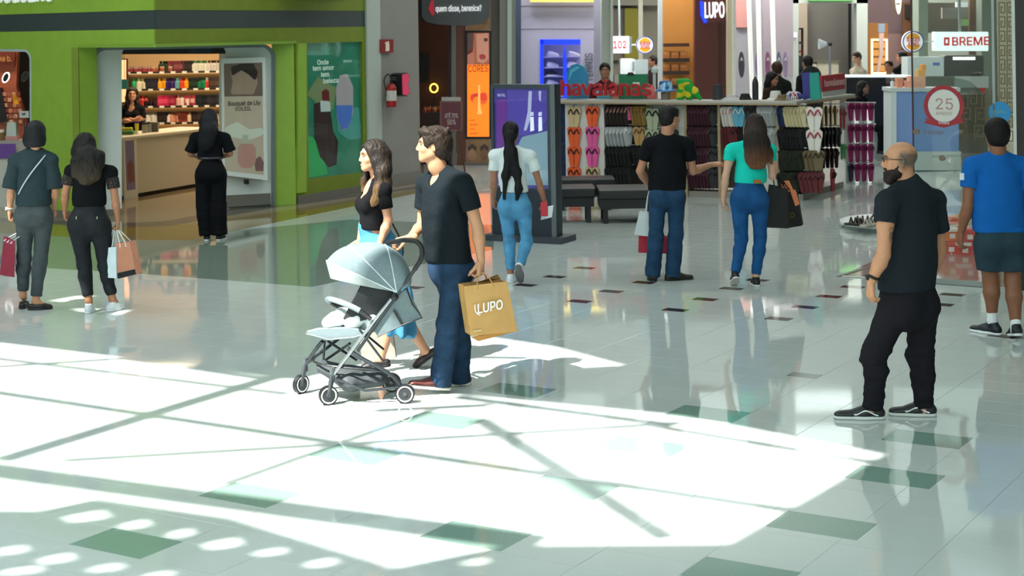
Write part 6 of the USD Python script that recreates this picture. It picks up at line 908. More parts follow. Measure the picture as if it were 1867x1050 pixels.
hs = _CS(np.arange(len(hoops)), np.array(hoops, float) * q_)(np.linspace(0, len(hoops) - 1, 36)); st.part('canopy', sheet(np.array([hoop(a, b) for a, b in hs])), GREYF, True)
for k, i in enumerate((0, 2, 4)): h_ = hoop(*(np.array(hoops[i]) * q_ * 1.01)); st.part('canopy_seam', tube(h_, .0045, 6), M('c0ccd0', .6), label='pale piping on the canopy')
br_ = [[hoop(-120 * q_, 57 * q_) + np.array([(-6 + 10 * v) * q_ * math.sin(t), 0, -30 * v * q_ * abs(math.sin(t)) ** .6]) for t in np.linspace(0, math.pi, 21)] for v in (0, .5, 1)]
br_ = np.array([[hoop(-120 * q_, 57 * q_)[i] + np.array([(-2 + 8 * v) * q_, 0, -32 * v * q_ * abs(math.sin(t)) ** .5]) for i, t in enumerate(np.linspace(0, math.pi, 21))] for v in (0, .33, .66, 1)]); st.part('canopy_valance', sheet(br_, .006), M('8f9a97', .8, var=.06, scale=40))
# seat shell, lining, headrest, footrest, blanket
def slab(pix, d0, d1, th=.0): 
    P0 = [S(x, y, d0) for x, y in pix]; P1 = [S(x, y, d1) for x, y in pix]; return hullm(P0 + P1)
def hullm(pts, r=.0):
    if r: return m3.Manifold.batch_hull([m3.Manifold.sphere(r, 8).translate(list(map(float, p))) for p in pts])
    return m3.Manifold.hull_points(np.asarray(pts, float))
st.part('seat_shell', hullm([S(x, y, d) for d in (.02, .38) for x, y in ((741, 528), (767, 577), (690, 611), (684, 602), (714, 545))], .008), M('67777b', .8, var=.08, scale=30, bump=.1)); st.part('shell_piping', tube([S(741, 526, .0), S(752, 555, -.0), S(770, 579, .0), S(730, 594, -.005), S(688, 614, -.005)], .005, 6), BLK)
st.part('shell_strap', hullm([S(716, 566, .0), S(720, 564, .0), S(738, 593, -.005), S(733, 596, -.005), S(716, 566, .015), S(738, 593, .012)]), BLK); st.part('seat_lining', hullm([S(x, y, d) for d in (.05, .35) for x, y in ((664, 512), (716, 530), (700, 572), (640, 588), (628, 580))], .008), DKF)
st.part('headrest', hullm([S(x, y, d) for d in (.08, .32) for x, y in ((690, 548), (706, 543), (700, 568), (676, 572), (680, 556))], .012), M('7b868a', .8)); st.part('footrest', hullm([S(x, y, d) for d in (.03, .37) for x, y in ((562, 605), (580, 600), (640, 598), (668, 606), (640, 616), (600, 616), (566, 609))], .010), M('748388', .8, var=.05, scale=40)); st.part('footrest_edge', tube([S(558, 608, .02), S(600, 619, .01), S(645, 615, .01), S(682, 604, .01)], .006, 6), M('7d8a8e', .6))
F = Field()
for k in range(22): u = k / 21; F.ell(S(602 + 82 * u, 588 - 12 * u + 9 * math.sin(k * 1.9) + 5 * math.sin(k * .7), .1 + .2 * ((k * 37) % 10) / 10), (.055, .09, .04 + .012 * (k % 3)), k=.02)
st.part('blanket', wrinkle(F.mesh(.009), .012, (14, 14, 18), 4), M('dfe8ea', .9, var=.06, scale=30, sheen=.2), True, label='white rumpled blanket')
bar_ = curve([S(676, 582, -.01), S(655, 566, -.0), S(625, 552, .02), S(602, 545, .12), S(597, 546, .22), S(604, 552, .33), S(624, 562, .38)], 30); st.part('bumper_bar', tube(bar_[4:24], .019, 10), M('7f8c90', .7)); st.part('bar_joint', tube(bar_[:5], .016, 8), BLK); st.part('bar_joint', tube(bar_[23:], .016, 8), BLK)
# frame
for dd, mt in ((0.0, SILV), (.38, TUBE)):
    ox, oy = (0, 0) if dd == 0 else (-50, -20)
    st.part('frame_tube', tube([S(717, 540, dd), S(607 + ox, 684 + oy, dd)], .0125, 10), mt); st.part('frame_tube', tube([S(723, 538, dd + .0), S(690, 585, dd), S(652, 640, dd)], .011, 8), TUBE)
    st.part('rear_leg', tube(curve([S(634, 634, dd + .01), S(676, 662, dd + .0), S(708, 680, dd), S(733, 706, dd + .01)], 14), .013, 10), TUBE); st.part('brace', tube([S(655, 600, dd), S(700, 660 - dd * 60, dd)], .008, 8), TUBE)
st.part('front_leg', tube(curve([S(588, 622, .30), S(575, 638, .34), S(557, 668, .38)], 12), .013, 8), TUBE); st.part('cross_tube', tube([S(598, 622, .3), S(650, 656, .1)], .009, 8), TUBE); st.part('cross_tube', tube([S(638, 626, .05), S(585, 662, .34)], .009, 8), TUBE); st.part('cross_tube', tube([S(592, 622, .3), S(590, 655, .36)], .009, 8), TUBE); st.part('axle', tube([S(730, 706, .0), S(712, 690, .40)], .010, 8), TUBE); st.part('lower_rail', tube([S(612, 690, .01), S(665, 712, .0), S(728, 706, .02)], .009, 8), TUBE)
hd = curve([S(724, 536, .0), S(744, 508, .0), S(762, 482, .0), S(770, 462, .0), S(764, 444, .01), S(748, 438, .06), S(733, 438, .14), S(716, 441, .28), S(702, 447, .38), S(697, 458, .40), S(702, 480, .40), S(713, 528, .40)], 60); st.part('push_handle', tube(hd[10:46], .0165, 10), BLK, True); st.part('handle_tube', tube(hd[:12], .012, 8), TUBE); st.part('handle_tube', tube(hd[45:], .012, 8), TUBE)
F = Field(); F.chain([S(588, 668, .2), S(640, 690, .18), S(690, 688, .2)], [.045, .075, .06], .04, np.eye(3), (1, 2.2, 1)); F.cut(S(640, 668, .1), (0.12, 0, 1), .01); st.part('basket', wrinkle(F.mesh(.010), .010, (9, 9, 9), 2), M('3c4246', .7, var=.15, scale=20), True); st.part('basket_rim', tube(curve([S(572, 655, .3), S(610, 668, .02), S(650, 672, .0), S(703, 676, .02)], 16), .008, 6), BLK)
for k in (0, 1): st.part('hinge', trimesh.creation.icosphere(2, .028).apply_transform(trimesh.transformations.translation_matrix(S(719, 541, .4 * k - .005))), BLK)
def wheel(c, r, turn, nm):
    R = trimesh.transformations.rotation_matrix(turn, [0, 0, 1]) @ trimesh.transformations.rotation_matrix(math.pi / 2, [1, 0, 0])
    def T_(m): m.apply_transform(R); m.apply_translation(c); return m
    tr = T_(trimesh.creation.annulus(r * .80, r, .034)); p_ = st.part('wheel', tr, BLK); st.part('white_ring', T_(trimesh.creation.annulus(r * .70, r * .84, .037)), M('e6e8e0', .4), parent=p_); st.part('hub', T_(trimesh.creation.cylinder(r * .72, .028)), M('2f3134', .4), parent=p_); st.part('hub_cap', T_(trimesh.creation.cylinder(r * .2, .042)), M('5a5e60', .3, metal=.5), parent=p_)
def wc(x, yb, r, dd): g = S(x, yb, dd); Y = EYE / ((yb - 50 - .015 * (933 - x)) / 3000); p = at(x, yb, Y); p[2] = r; return p
R_ = .064; w1, w2, w3 = wc(599, 738, R_, 0), wc(549, 717, R_, 0), wc(739, 735, R_, 0); w4 = w3 + (w2 - w1) * .95 + np.array([.1, .02, 0]); w4[2] = R_
for w_, tn_ in ((w1, .35), (w2, .9), (w3, -.05), (w4, -.05)): wheel(w_, R_, tn_, 'w')
for w_, top in ((w1, S(606, 686, 0)), (w2, S(557, 668, .38))): st.part('caster_fork', hullm([top + [0, 0, .03], top + [0, 0, -.02], w_ + [.01, -.02, .03], w_ + [.01, .02, .03], w_ + [0.0, -.022, -.0], w_ + [0, .022, 0]], .013), M('33383c', .4)); st.part('caster_post', tube([top + [0, 0, .06], top + [0, 0, -.03]], .018, 10), M('4a5054', .4))
# ---------------------------------------------------------------- bags
def panel(quad, th=.0025):
    q = np.asarray(quad, float); n = np.cross(q[1] - q[0], q[2] - q[0]); n = n / np.linalg.norm(n) * th; return VF((np.vstack([q + n, q - n]), np.array([[0, 1, 2, 3], [7, 6, 5, 4], [0, 4, 5, 1], [1, 5, 6, 2], [2, 6, 7, 3], [3, 7, 4, 0]])))
def bag(name, label, front_px, Y, dvec, col, hc, hand=None, base_band=None, group=None, tilt=(0, 0), gcol=None, rough=.6):
    """front_px: the four pixels of the front panel (top left, top right, bottom right, bottom left); Y: depth (or one per corner); dvec: the bag's thickness as a vector."""
    Ys = Y if np.ndim(Y) else [Y] * 4; q = [at(*p, y) for p, y in zip(front_px, Ys)]; d = np.asarray(dvec, float); b = [p + d for p in q]
    t = Thing(name, label, 'shopping bag', (q[2] + q[3]) / 2 + d / 2, group); mt = M(col, rough, var=.05, scale=12); g2 = M(gcol or col, rough, var=.05, scale=12)
    t.part('front_panel', panel(q), mt); t.part('back_panel', panel(b), mt)
    for a_, c_ in ((0, 3), (1, 2)):
        m1, m2_ = (q[a_] + b[a_]) / 2 + (q[1 - a_] - q[a_]) * .05, (q[c_] + b[c_]) / 2; t.part('side_gusset', cat_([panel([q[a_], m1, m2_, q[c_]]), panel([m1, b[a_], b[c_], m2_])]), g2)
    t.part('base', panel([q[3], q[2], b[2], b[3]]), mt)
    if base_band: e = .16; t.part('base_band', panel([q[3] + (q[0] - q[3]) * e - d * .02, q[2] + (q[1] - q[2]) * e - d * .02, q[2] - d * .02, q[3] - d * .02]), M(base_band, .6))
    if hand is not None:
        for r_ in (q, b):
            u, v = r_[0] + (r_[1] - r_[0]) * .3, r_[0] + (r_[1] - r_[0]) * .7; h_ = np.asarray(hand); t.part('handle', tube(curve([u - [0, 0, .03], u * .35 + h_ * .65 + (u - v) * .08, h_, v * .35 + h_ * .65 + (v - u) * .08, v - [0, 0, .03]], 18), .0045, 6), M(hc, .6))
    return t, q, d
gr = at(878, 500, man.Y - .22)
t, q, d = bag('paper_bag', 'brown kraft paper bag with white lettering carried by the person at the stroller', [(846, 522), (924, 513), (943, 604), (860, 612)], [man.Y - .30, man.Y - .18, man.Y - .17, man.Y - .30], (-.045, .13, .0), 'c69a5c', 'b08a58', gr + [0, 0, .012], rough=.7)
LP = Plane(q[3][:2], q[2][:2]); ang = math.atan2(q[2][2] - q[3][2], np.linalg.norm((q[2] - q[3])[:2]))
v, f = VF(meshkit.text_mesh('LUPO', .062, .004, bold=True)); v[:, 0] *= .19 / v[:, 0].max(); o = q[3] + (q[2] - q[3]) * .17 + (q[0] - q[3]) * .44 - LP.n * .012; t.part('lettering', moved((v @ np.array([[1, .09, 0], [0, 1, 0], [0, 0, 1]]), f), o, R=LP.R @ np.array([[math.cos(ang), -math.sin(ang), 0], [math.sin(ang), math.cos(ang), 0], [0, 0, 1]])), M('f2f2ee', .5)); t.part('swoosh', tube(curve([o + LP.R @ np.array(w_) for w_ in ((-.012, .062, 0), (-.011, .032, 0), (-.002, .006, 0), (.026, -.010, 0))], 14), .004, 6), M('f2f2ee', .5)); t.part('flap', panel([q[3] - [.0, 0, .01], q[2] - [.02, 0, .0], q[2] + d * .5 + [-.08, 0, -.012], q[3] + d * .6 + [.07, 0, -.05]]), M('b8843f', .7))
t.part('torn_rim', panel([q[0] + d + [.12, 0, 0], q[1] + d, q[1] + d + [-.02, 0, .03], q[0] + d + [.2, 0, .025]]), M('9a743c', .7)); t.part('print_line', panel([q[3] + (q[2] - q[3]) * .05 + (q[0] - q[3]) * .08 - LP.n * .008, q[3] + (q[2] - q[3]) * .22 + (q[0] - q[3]) * .085 - LP.n * .008, q[3] + (q[2] - q[3]) * .22 + (q[0] - q[3]) * .11 - LP.n * .008, q[3] + (q[2] - q[3]) * .05 + (q[0] - q[3]) * .105 - LP.n * .008]), M('e0c89c', .6))
yb = ground(60, 563)[1]; bag('paper_bag', 'burgundy paper bag with white handles in the hand of the person with the bob', [(14, 432), (27, 440), (26, 505), (6, 502)], [yb - .02, yb - .16, yb - .16, yb - .02], (-.05, .06, 0), '8a2038', 'e8ecee', bobgrip)
yl = ground(183, 568)[1]; bag('paper_bag', 'white paper bag with slim handles beside the peach one', [(189, 452), (211, 450), (212, 507), (183, 505)], [yl - .02, yl - .10, yl - .10, yl - .02], (.02, .10, 0), 'd8e8ee', 'dfeaf0', lacegrip + [-.01, 0, .01])
t, q, d = bag('paper_bag', 'peach orange paper bag with black base beside the white one', [(210, 444), (236, 441), (248, 500), (215, 508)], [yl - .08, yl - .0, yl + .02, yl - .08], (.03, .11, 0), 'e0987a', 'f0f0ee', lacegrip + [.015, 0, .01], base_band='22282a')
yk = ground(1214, 511)[1]; bag('paper_bag', 'white paper bag hanging in front of the person at the racks', [(1166, 386), (1200, 390), (1196, 432), (1157, 428)], yk - .0 + .22, (.02, .08, 0), 'dfe8e8', 'e8eeee', at(1184, 348, yk + .24)); bag('paper_bag', 'red paper bag below the white one by the dark jeans', [(1165, 429), (1216, 432), (1216, 462), (1164, 460)], yk + .34, (.02, .09, 0), 'b8283a', 'd84a58', at(1190, 352, yk + .3))
yt = ground(1362, 521)[1]; bag('paper_bag', 'large black paper bag on the arm of the turquoise shopper', [(1402, 338), (1436, 345), (1437, 416), (1391, 414)], [yt + .02, yt + .06, yt + .06, yt + .02], (.02, .12, 0), '16181a', '101214', at(1410, 318, yt + .02), gcol='1c1e20'); t, q, d = bag('paper_bag', 'black patterned paper bag with orange tissue beside the big black one', [(1432, 350), (1452, 352), (1462, 411), (1438, 415)], [yt + .12, yt + .2, yt + .2, yt + .12], (.03, .10, 0), '1c1a18', '101010', at(1414, 318, yt + .06))
t.part('tissue', hullm([at(x, y, yt + .17) for x, y in ((1424, 332), (1438, 330), (1446, 348), (1428, 350))] + [at(1436, 340, yt + .25)], .006), M('e8865a', .7), label='orange tissue paper'); t.part('ribbon', panel([at(1440, 346, yt + .11), at(1450, 346, yt + .12), at(1458, 372, yt + .12), at(1450, 376, yt + .11)]), M('d87a50', .6)); PB = Plane(q[3][:2], q[2][:2]); [t.part('gold_print', moved(trimesh.creation.annulus(.018, .026, .002), q[3] * .45 + q[2] * .3 + q[0] * .25 - PB.n * .006 + [0, 0, .03], R=PB.R), M('7a6430', .4, metal=.5)) for _ in (0,)]
bag('tote', 'beige shoulder bag hanging behind the blue skirt', [(655, 605), (716, 608), (722, 652), (660, 660)], wom.Y + .22, (.0, .06, 0), '98948a', '3a2a24', at(733, 470, wom.Y + .15))
# ---------------------------------------------------------------- advertising totem
TP = Plane(ground(895, 437)[:2], ground(1013, 443)[:2]); uz = TP.uz; tt = Thing('advertising_totem', 'dark framed advertising totem with purple screen on the mall floor', 'totem', TP.pix(950, 440)); a, b = uz(896, 300)[0], uz(1013, 300)[0]; top = uz(950, 154)[1]
tt.part('foot', TP.ext(sbox(a - .08, 0, b + .1, .07), .42, .10), M('3b424a', .4)); tt.part('lower_panel', TP.ext(sbox(a, .07, b, uz(950, 345)[1]), .16), M('2c343e', .35)); tt.part('frame', TP.ext(sbox(a, uz(950, 345)[1], b, top).difference(sbox(a + .035, uz(950, 343)[1], b - .1, top - .05)), .16), M('4a525c', .3, metal=.4)); tt.part('frame_edge', TP.ext(sbox(b - .06, .07, b, top), .165, .004), M('7d848a', .3, metal=.6)); tt.part('screen', TP.ext(sbox(a + .035, uz(950, 343)[1], b - .1, top - .05), .02, -.03), M('42348a', .15, emit=.3, coat=.5))
def ts(nm, pix, c, o, r=0., e=.3): art(tt, TP, nm, pix, c, o, r=r, emit=e)
ts('magenta_band', [(903, 182), (922, 180), (922, 300), (903, 310)], '6a2a8a', -.028); ts('violet_band', [(923, 164), (1000, 164), (1000, 215), (960, 250), (923, 240)], '5040a0', -.028); ts('white_streak', [(962, 166), (968, 166), (966, 215), (958, 238), (953, 238), (960, 205)], 'b8bcd8', -.026, .004); ts('white_streak', [(980, 166), (985, 166), (984, 186), (981, 182)], 'b8bcd8', -.026); ts('pale_floor', [(950, 250), (1000, 238), (1000, 338), (905, 338), (930, 290)], '8aa8b4', -.027, .01, .2); [ts('bottle_shape', [(x, 214), (x + 6, 213), (x + 7, 238), (x + 0, 240)], 'dfe6f4', -.025, 0, .6) for x in (965, 980)]; [ts('bottle_cap', [(x, 205), (x + 6, 204), (x + 6, 211), (x, 212)], 'c8d0e8', -.025, 0, .5) for x in (965, 980)]; tt.part('lettering', TP.text('NATAL', 905, 176, 5, -.024, .002, wpx=15), M('b8b0e0', .5, emit=.4)); tt.part('glass', TP.ext(sbox(a + .035, uz(950, 343)[1], b - .1, top - .05), .004, -.008), glass_pane('totem_glass', (.97, .98, 1), .03))
# ---------------------------------------------------------------- benches
LEATH = M('1d1e20', .4, bump=.05); LEGM = M('17181a', .45)
def bench(label, x0, x1, Y, dep, zt):
    a, b = at(x0, 340, Y)[0], at(x1, 340, Y)[0]; t = Thing('bench', label, 'bench', ((a + b) / 2, Y + dep / 2, 0)); t.part('cushion', rbox(b - a, dep, .12, .02, 8, ((a + b) / 2, Y + dep / 2, zt - .06)), LEATH, 40); t.part('seat_frame', bx(a + .02, b - .02, Y + .03, Y + dep - .03, zt - .24, zt - .125), LEGM)
    for xx in (a + .06, b - .12): [t.part('leg', bx(xx, xx + .06, yy, yy + .06, 0, zt - .24), LEGM) for yy in (Y + .05, Y + dep - .11)]
bench('black upholstered bench next to the totem base', 1004, 1086, 20.9, .6, .445); bench('black upholstered bench partly behind the person at the racks', 1091, 1202, 20.75, .75, .43); bench('black upholstered bench in the rear row by the white flip flop panel', 1012, 1122, 22.3, .55, .43)
# ---------------------------------------------------------------- flip flop kiosk
KF = Plane(at(985, 300, 24.9)[:2], ground(1462, 366)[:2]); KS = Plane(ground(1462, 366)[:2], ground(1542, 341)[:2]); kz = 1.405
kk = Thing('flip_flop_kiosk', 'white and wood flip flop kiosk with hanging racks in the middle of the mall', 'kiosk', KF.pix(1255, 362)); WHT = M('b4b1a8', .5); WOOD = M('a38c6c', .5, var=.1, scale=6)
A0, A1, A2 = KF.pix(1012, 182, .12)[:2], KF.pix(1456, 184, .12)[:2], KS.pix(1548, 172, .1)[:2]; inn = lambda p, pl, d: p + pl.n[:2] * d
ctop = Polygon([A0, A1, A2, inn(A2, KS, .42), A1 + KF.n[:2] * .45 + KS.n[:2] * .1 - KF.d[:2] * .2, inn(A0, KF, .45)]); kk.part('countertop', moved(extr(ctop, .035), (0, 0, kz - .035)), WHT); kk.part('counter_edge', moved(extr(ctop.buffer(.012).difference(ctop.buffer(-.02)), .022), (0, 0, kz - .058)), WOOD, label='wooden counter edge')
kb = kz - .06; BACK = M('453a31', .6)
kk.part('back_board', KF.ext(sbox(0.1, .12, uL(KF, 1455, 300), kb), .04, -.32), BACK, label='dark brown rack back'); kk.part('back_board', KS.ext(sbox(.05, .12, uL(KS, 1538, 300), kb), .04, -.32), BACK); kk.part('plinth', KF.ext(sbox(0.1, 0, uL(KF, 1462, 300), .09), .5, -.02), M('8c877e', .5)); kk.part('plinth', KS.ext(sbox(0, 0, uL(KS, 1540, 300), .09), .5, -.02), M('8c877e', .5)); 
kk.part('white_panel', KF.ext(sbox(uL(KF, 1033, 300), .05, uL(KF, 1104, 300), kb), .05, .03), M('d4d0ca', .5)); kk.part('white_panel', KF.ext(sbox(uL(KF, 1175, 300), .6, uL(KF, 1250, 300), kb - .01), .04, -.10), M('c4c4ba', .5)); kk.part('white_panel', KF.ext(sbox(uL(KF, 1352, 300), .1, uL(KF, 1417, 300), kb - .01), .04, -.10), M('c4c2b8', .5))
for x in (1249, 1310, 1417): kk.part('post', KF.ext(sbox(uL(KF, x, 300), .0, uL(KF, x + 5, 300), kb), .3, .02), WOOD)
kk.part('post', KF.ext(sbox(uL(KF, 1456, 300), 1.2, uL(KF, 1462, 300), kb), .3, 0), WHT)
RODM = M('b8bcbe', .25, metal=.8); fo = [(.005, -.29), (.028, -.278), (.038, -.23), (.043, -.15), (.055, -.07), (.050, -.022), (.022, 0), (-.02, -.002), (-.042, -.02), (-.046, -.08), (-.042, -.15), (-.036, -.23), (-.024, -.278)]
sole_p = Polygon(fo).buffer(.008).buffer(-.004); _ff = {}
def flipflop(c1, c2, strap, word, noun='flip flop pair'):
    key = (c1, c2, strap)
    if key not in _ff:
        t = _ff[key] = Thing('flip_flop_pair', None, 'flip flops'); R = np.array([[1, 0, 0], [0, 0, 1], [0, -1, 0]]).T
        for m in (-1, 1):
            q = affinity.rotate(affinity.translate(affinity.scale(sole_p.simplify(.003), m, 1, origin=(0, 0)), m * .049, 0), m * -5, origin=(0, 0)); up = lambda ms, y: (lambda v, f: (np.c_[v[:, 0], -y - v[:, 2], v[:, 1]], f))(*VF(ms))
            p_ = t.part('sole', up(extr(q, .014), 0), M(c1, .6)); t.part('footbed', up(extr(q.buffer(-.004), .004), .014), M(c2, .6), parent=p_); t.part('strap', cat_([tube([(m * .045, -.016, -.035), (m * .045 + s_ * .022, -.036, -.065), (m * .045 + s_ * .036, -.018, -.105)], .0095, 5) for s_ in (-1, 1)]), M(strap, .5))
        t.part('hook', tube([(0, -.01, -.03), (0, -.01, .01), (0, .02, .03)], .004, 5), M('22252a', .4))
    return _ff[key]
ORD = ['first', 'second', 'third', 'fourth', 'fifth', 'sixth', 'seventh', 'eighth']; RWD = ['top', 'second', 'third', 'bottom']
def hangrow(pl, px0, n, step, py, c, lab, grp, off=-.02, rz=1.15, sc=1.0):
    base = math.atan2(pl.d[1], pl.d[0])
    for k in range(n):
        u, z = pl.uz(px0 + k * step, py); flipflop(*c, '').place(pl.pt(u, z, off), base + rz + .03 * math.sin(k * 2.1), lab % (f', {ORD[k]} from left,' if n > 1 else ''), grp, sc=sc)
def rod(pl, x0, x1, py, off=-.02): a, b = pl.pix(x0, py, off), pl.pix(x1, py, off); kk.part('hanging_rod', tube([a + [0, 0, .03], b + [0, 0, .03]], .007, 6), RODM)
TAN, ORG, PNK = ('c4a878', 'cbb083', '2a2320'), ('e2531f', 'ea5a24', '2c1f20'), ('d84a8a', 'e0559a', '2c1c28')
for j, (x, ys) in enumerate(((1050, ((194, TAN, 'tan'), (230, ORG, 'orange'), (266, ORG, 'orange'), (304, ORG, 'orange'))), (1083, ((193, ORG, 'orange'), (230, PNK, 'pink'), (266, PNK, 'pink'), (303, TAN, 'tan'))))):
    for i, (y, c, w_) in enumerate(ys): u, z = KF.uz(x, y); flipflop(*c, '').place(KF.pt(u, z, .06), math.atan2(KF.d[1], KF.d[0]), f'{w_} flip flop pair on the white panel, {("left", "right")[j]} column, {("top", "second", "third", "bottom")[i]} row', sc=1.08)
rows = []
def rack(pl, name, specs):
    for (x0, n, step, y, c, word, rz, *sc) in specs: hangrow(pl, x0, n, step, y, c, f'{word} flip flop pair%s {name}', f'{word} flip flops {name}', rz=rz, sc=sc[0] if sc else 1.0)
NAVY, SAL, SILVR, BLKC, MUS, OLV, BURG, CRM, CAMO, FLO, GRYC, REDC, PLM, BEI = ('1d2c52', '24365f', '101828'), ('2a2422', '3a302c', 'c08878'), ('8d9294', 'c4c8c8', 'd8dcdc'), ('1b1b1c', '262626', '0f0f10'), ('8a6a34', 'a07c40', '5a4424'), ('8e9478', 'a8ae90', '1c1c1a'), ('3a1c26', '4a2632', '5a3440'), ('c8b88a', 'd8cca4', 'b8a878'), ('262a22', '34382c', '14160f'), ('2f7fa0', '58a8c4', 'e8eeee'), ('a4a6a6', 'b8baba', 'c8caca'), ('a82430', 'c03844', '2a1014'), ('5a2028', '6d2c30', '3a1418'), ('b89a6c', 'c8ae80', '3a2c20')
for i, y in enumerate((190, 224, 258, 292)): rack(KF, f'of the blue stack, {RWD[i]} row', [(1005, 5, 6.6, y, NAVY, 'navy', .9)]); rod(KF, 998, 1032, y)
for i, (y, c, w_, n) in enumerate(((192, SAL, 'salmon strapped', 6), (231, SILVR, 'silver', 6), (268, BLKC, 'black', 7), (304, BLKC, 'plain black', 7))): rack(KF, f'in the dark rack, {RWD[i]} row', [(1110, n, 6.6, y, c, w_, 1.1)]); rod(KF, 1106, 1174, y)
rack(KF, 'at the dark rack right side', [(1149, 1, 5, 194, PNK, 'small pink', .2, .7), (1157, 4, 6, 193, MUS, 'tan edged', 1.1), (1164, 1, 5, 231, ('b08a4c', 'b8925a', '6a5028'), 'single mustard', .5, .95), (1160, 3, 6, 268, BLKC, 'dark', 1.1)])
for i, y in enumerate((197, 236, 272)): rack(KF, f'facing out by the white panel, {RWD[i]} row', [(1189, 1, 5, y, OLV, 'pale olive', .1, 1.12), (1212, 2, 12, y, BLKC, 'black backed', .6)]); rod(KF, 1176, 1248, y)
for i, y in enumerate((193, 231, 269, 307)): rack(KF, f'on the burgundy rack, {RWD[i]} row', [(1260, 7, 5.6, y, BURG, 'burgundy', 1.05), (1302, 1, 5, y, BLKC, 'black front facing', .5)]); rod(KF, 1255, 1310, y)
rack(KF, 'beside the turquoise shopper', [(1346, 1, 5, 194, FLO, 'blue flowered', .15), (1368, 1, 5, 192, BLKC, 'black', .2), (1322, 3, 6, 194, ('d8d4cc', 'e4ded6', 'c88a84'), 'white', 1.0), (1322, 3, 6, 232, PLM, 'maroon', 1.0)])
for i, y in enumerate((193, 232)): rack(KF, f'on the pale panel, {RWD[i]} row', [(1388, 5, 5.2, y, GRYC, 'light grey', 1.0)])
for i, (y, sp) in enumerate(((194, [(1424, 2, 6, 194, NAVY, 'dark navy', 1.0), (1437, 6, 6.2, 194, CRM, 'cream', .8), (1484, 1, 5, 195, ('d8d4cc', 'e6e0d8', 'a83040'), 'white and red', .1, 1.15)]), (235, [(1425, 8, 5.4, 235, BLKC, 'black', 1.0), (1484, 1, 5, 236, ('d0ccc4', 'e2dcd4', 'a83040'), 'white with red trim', .1, 1.15)]), (274, [(1425, 8, 5.4, 274, CAMO, 'dark camouflage', 1.0), (1474, 3, 8, 274, ('5a4a34', '7a6a4c', '2c2418'), 'brown camouflage', .7)]), (314, [(1425, 5, 6, 314, CAMO, 'green camouflage', 1.0), (1466, 4, 8, 314, PLM, 'dark maroon', .6)]))): rack(KF, f'on the corner rack, {RWD[i]} row', sp); rod(KF, 1420, 1470, y)
rack(KS, 'on the kiosk right side, top row', [(1500, 4, 8, 193, BEI, 'beige', .5), (1534, 2, 6, 198, REDC, 'red patterned', .4)]); rack(KS, 'on the kiosk right side, second row', [(1502, 5, 7, 232, BLKC, 'black', .6)]); rack(KS, 'on the kiosk right side, third row', [(1502, 4, 8, 270, ('3a1c24', '4a2830', '241014'), 'dark wine', .6), (1536, 2, 5, 262, ('1f8a3c', '2aa84c', '125a24'), 'green', .5, .8)]); rack(KS, 'on the kiosk right side, bottom row', [(1519, 1, 5, 308, REDC, 'bright red', .1, 1.3)])
for y in (193, 232, 270): rod(KS, 1494, 1544, y)
# counter goods
def KC(x, off=-.2, y=180): u, z = KF.uz(x, y); p = KF.pt(u, 0, off); p[2] = kz; return p
sgn = Thing('kiosk_sign', 'red raised brand lettering standing along the kiosk counter', 'sign', KC(1096, 0)); HP = Plane((KF.P + KF.n * .0)[:2], (KF.P + KF.d)[:2]); sgn.part('lettering', HP.text('havaianas', 1022, 173, 27, .0, .05, wpx=166), M('a81c24', .35, emit=.05)); sgn.part('base_bar', HP.ext(sbox(uL(HP, 1026, 178), kz, uL(HP, 1186, 178), kz + .05), .05, 0), M('b8241f', .4)) if False else sgn.part('base_bar', HP.ext(sbox(uL(HP, 1026, 178), kz, uL(HP, 1186, 178), HP.uz(1100, 172)[1]), .02, -.02), glass_pane('clear_bar', (.97, .97, .97)))
def goods(name, label, cat, parts): 
    t = Thing(name, label, cat, parts[0][1] if False else (0, 0, 0)); [t.part(*q) for q in parts]; return t
P2 = Plane((KF.P + KF.n * .3)[:2], (KF.P + KF.n * .3 + KF.d)[:2])
def flatgood(name, label, cat, pix, col, r=.02, th=.06, extra=None):
    q = P2.poly(pix); q = q.buffer(kz - q.bounds[1]) if False else affinity.translate(q, 0, kz + .001 - q.bounds[1]); t = Thing(name, label, cat, P2.pt(q.centroid.x, kz)); t.part('main_body', P2.ext(rounded(q, r), th, 0), M(col, .5))
    for nm, ex, c2 in (extra or []): t.part(nm, P2.ext(rounded(P2.poly(ex), .006), .01, .008), M(c2, .5))
    return t
flatgood('foam_board', 'blue rounded foam board behind the red lettering', 'display', [(1033, 182), (1033, 136), (1040, 122), (1052, 118), (1064, 124), (1070, 138), (1073, 182)], '2a86b4', .03, .05, [('edge_print', [(1036, 150), (1040, 128), (1052, 121), (1058, 123), (1044, 132)], '5ab4d4')])
flatgood('display_card', 'green display card on the kiosk counter right of the seller', 'display', rect(1128, 137, 1180, 182), '1f7a52', .0, .03, [('white_print', rect(1154, 150, 1166, 156), 'e4ece8'), ('dark_head_print', [(1142, 138), (1146, 132), (1154, 132), (1158, 138)], '1a1c1c')]); flatgood('small_box', 'small light blue box under the red lettering', 'box', rect(1088, 167, 1112, 182), '58b0c4', .0, .1, [('lid', rect(1087, 166, 1113, 170), '6cc0d2')]); flatgood('cloth_stack', 'folded skin toned cloth beside the light blue box', 'cloth', rect(1114, 168, 1131, 182), 'c89a84', .005, .1, [('fold', rect(1115, 173, 1130, 175), 'd8ac98')])
flatgood('towel', 'salmon pink towel draped at the kiosk counter', 'towel', [(1176, 182), (1178, 160), (1190, 156), (1196, 182)], 'e07a72', .01, .05, [('fold', [(1182, 180), (1184, 160), (1186, 160), (1185, 180)], 'f08e86')])
tw_ = Thing('towel', 'bright green and yellow flag coloured towel hung on the counter', 'towel', KC(1250, -.05)); 
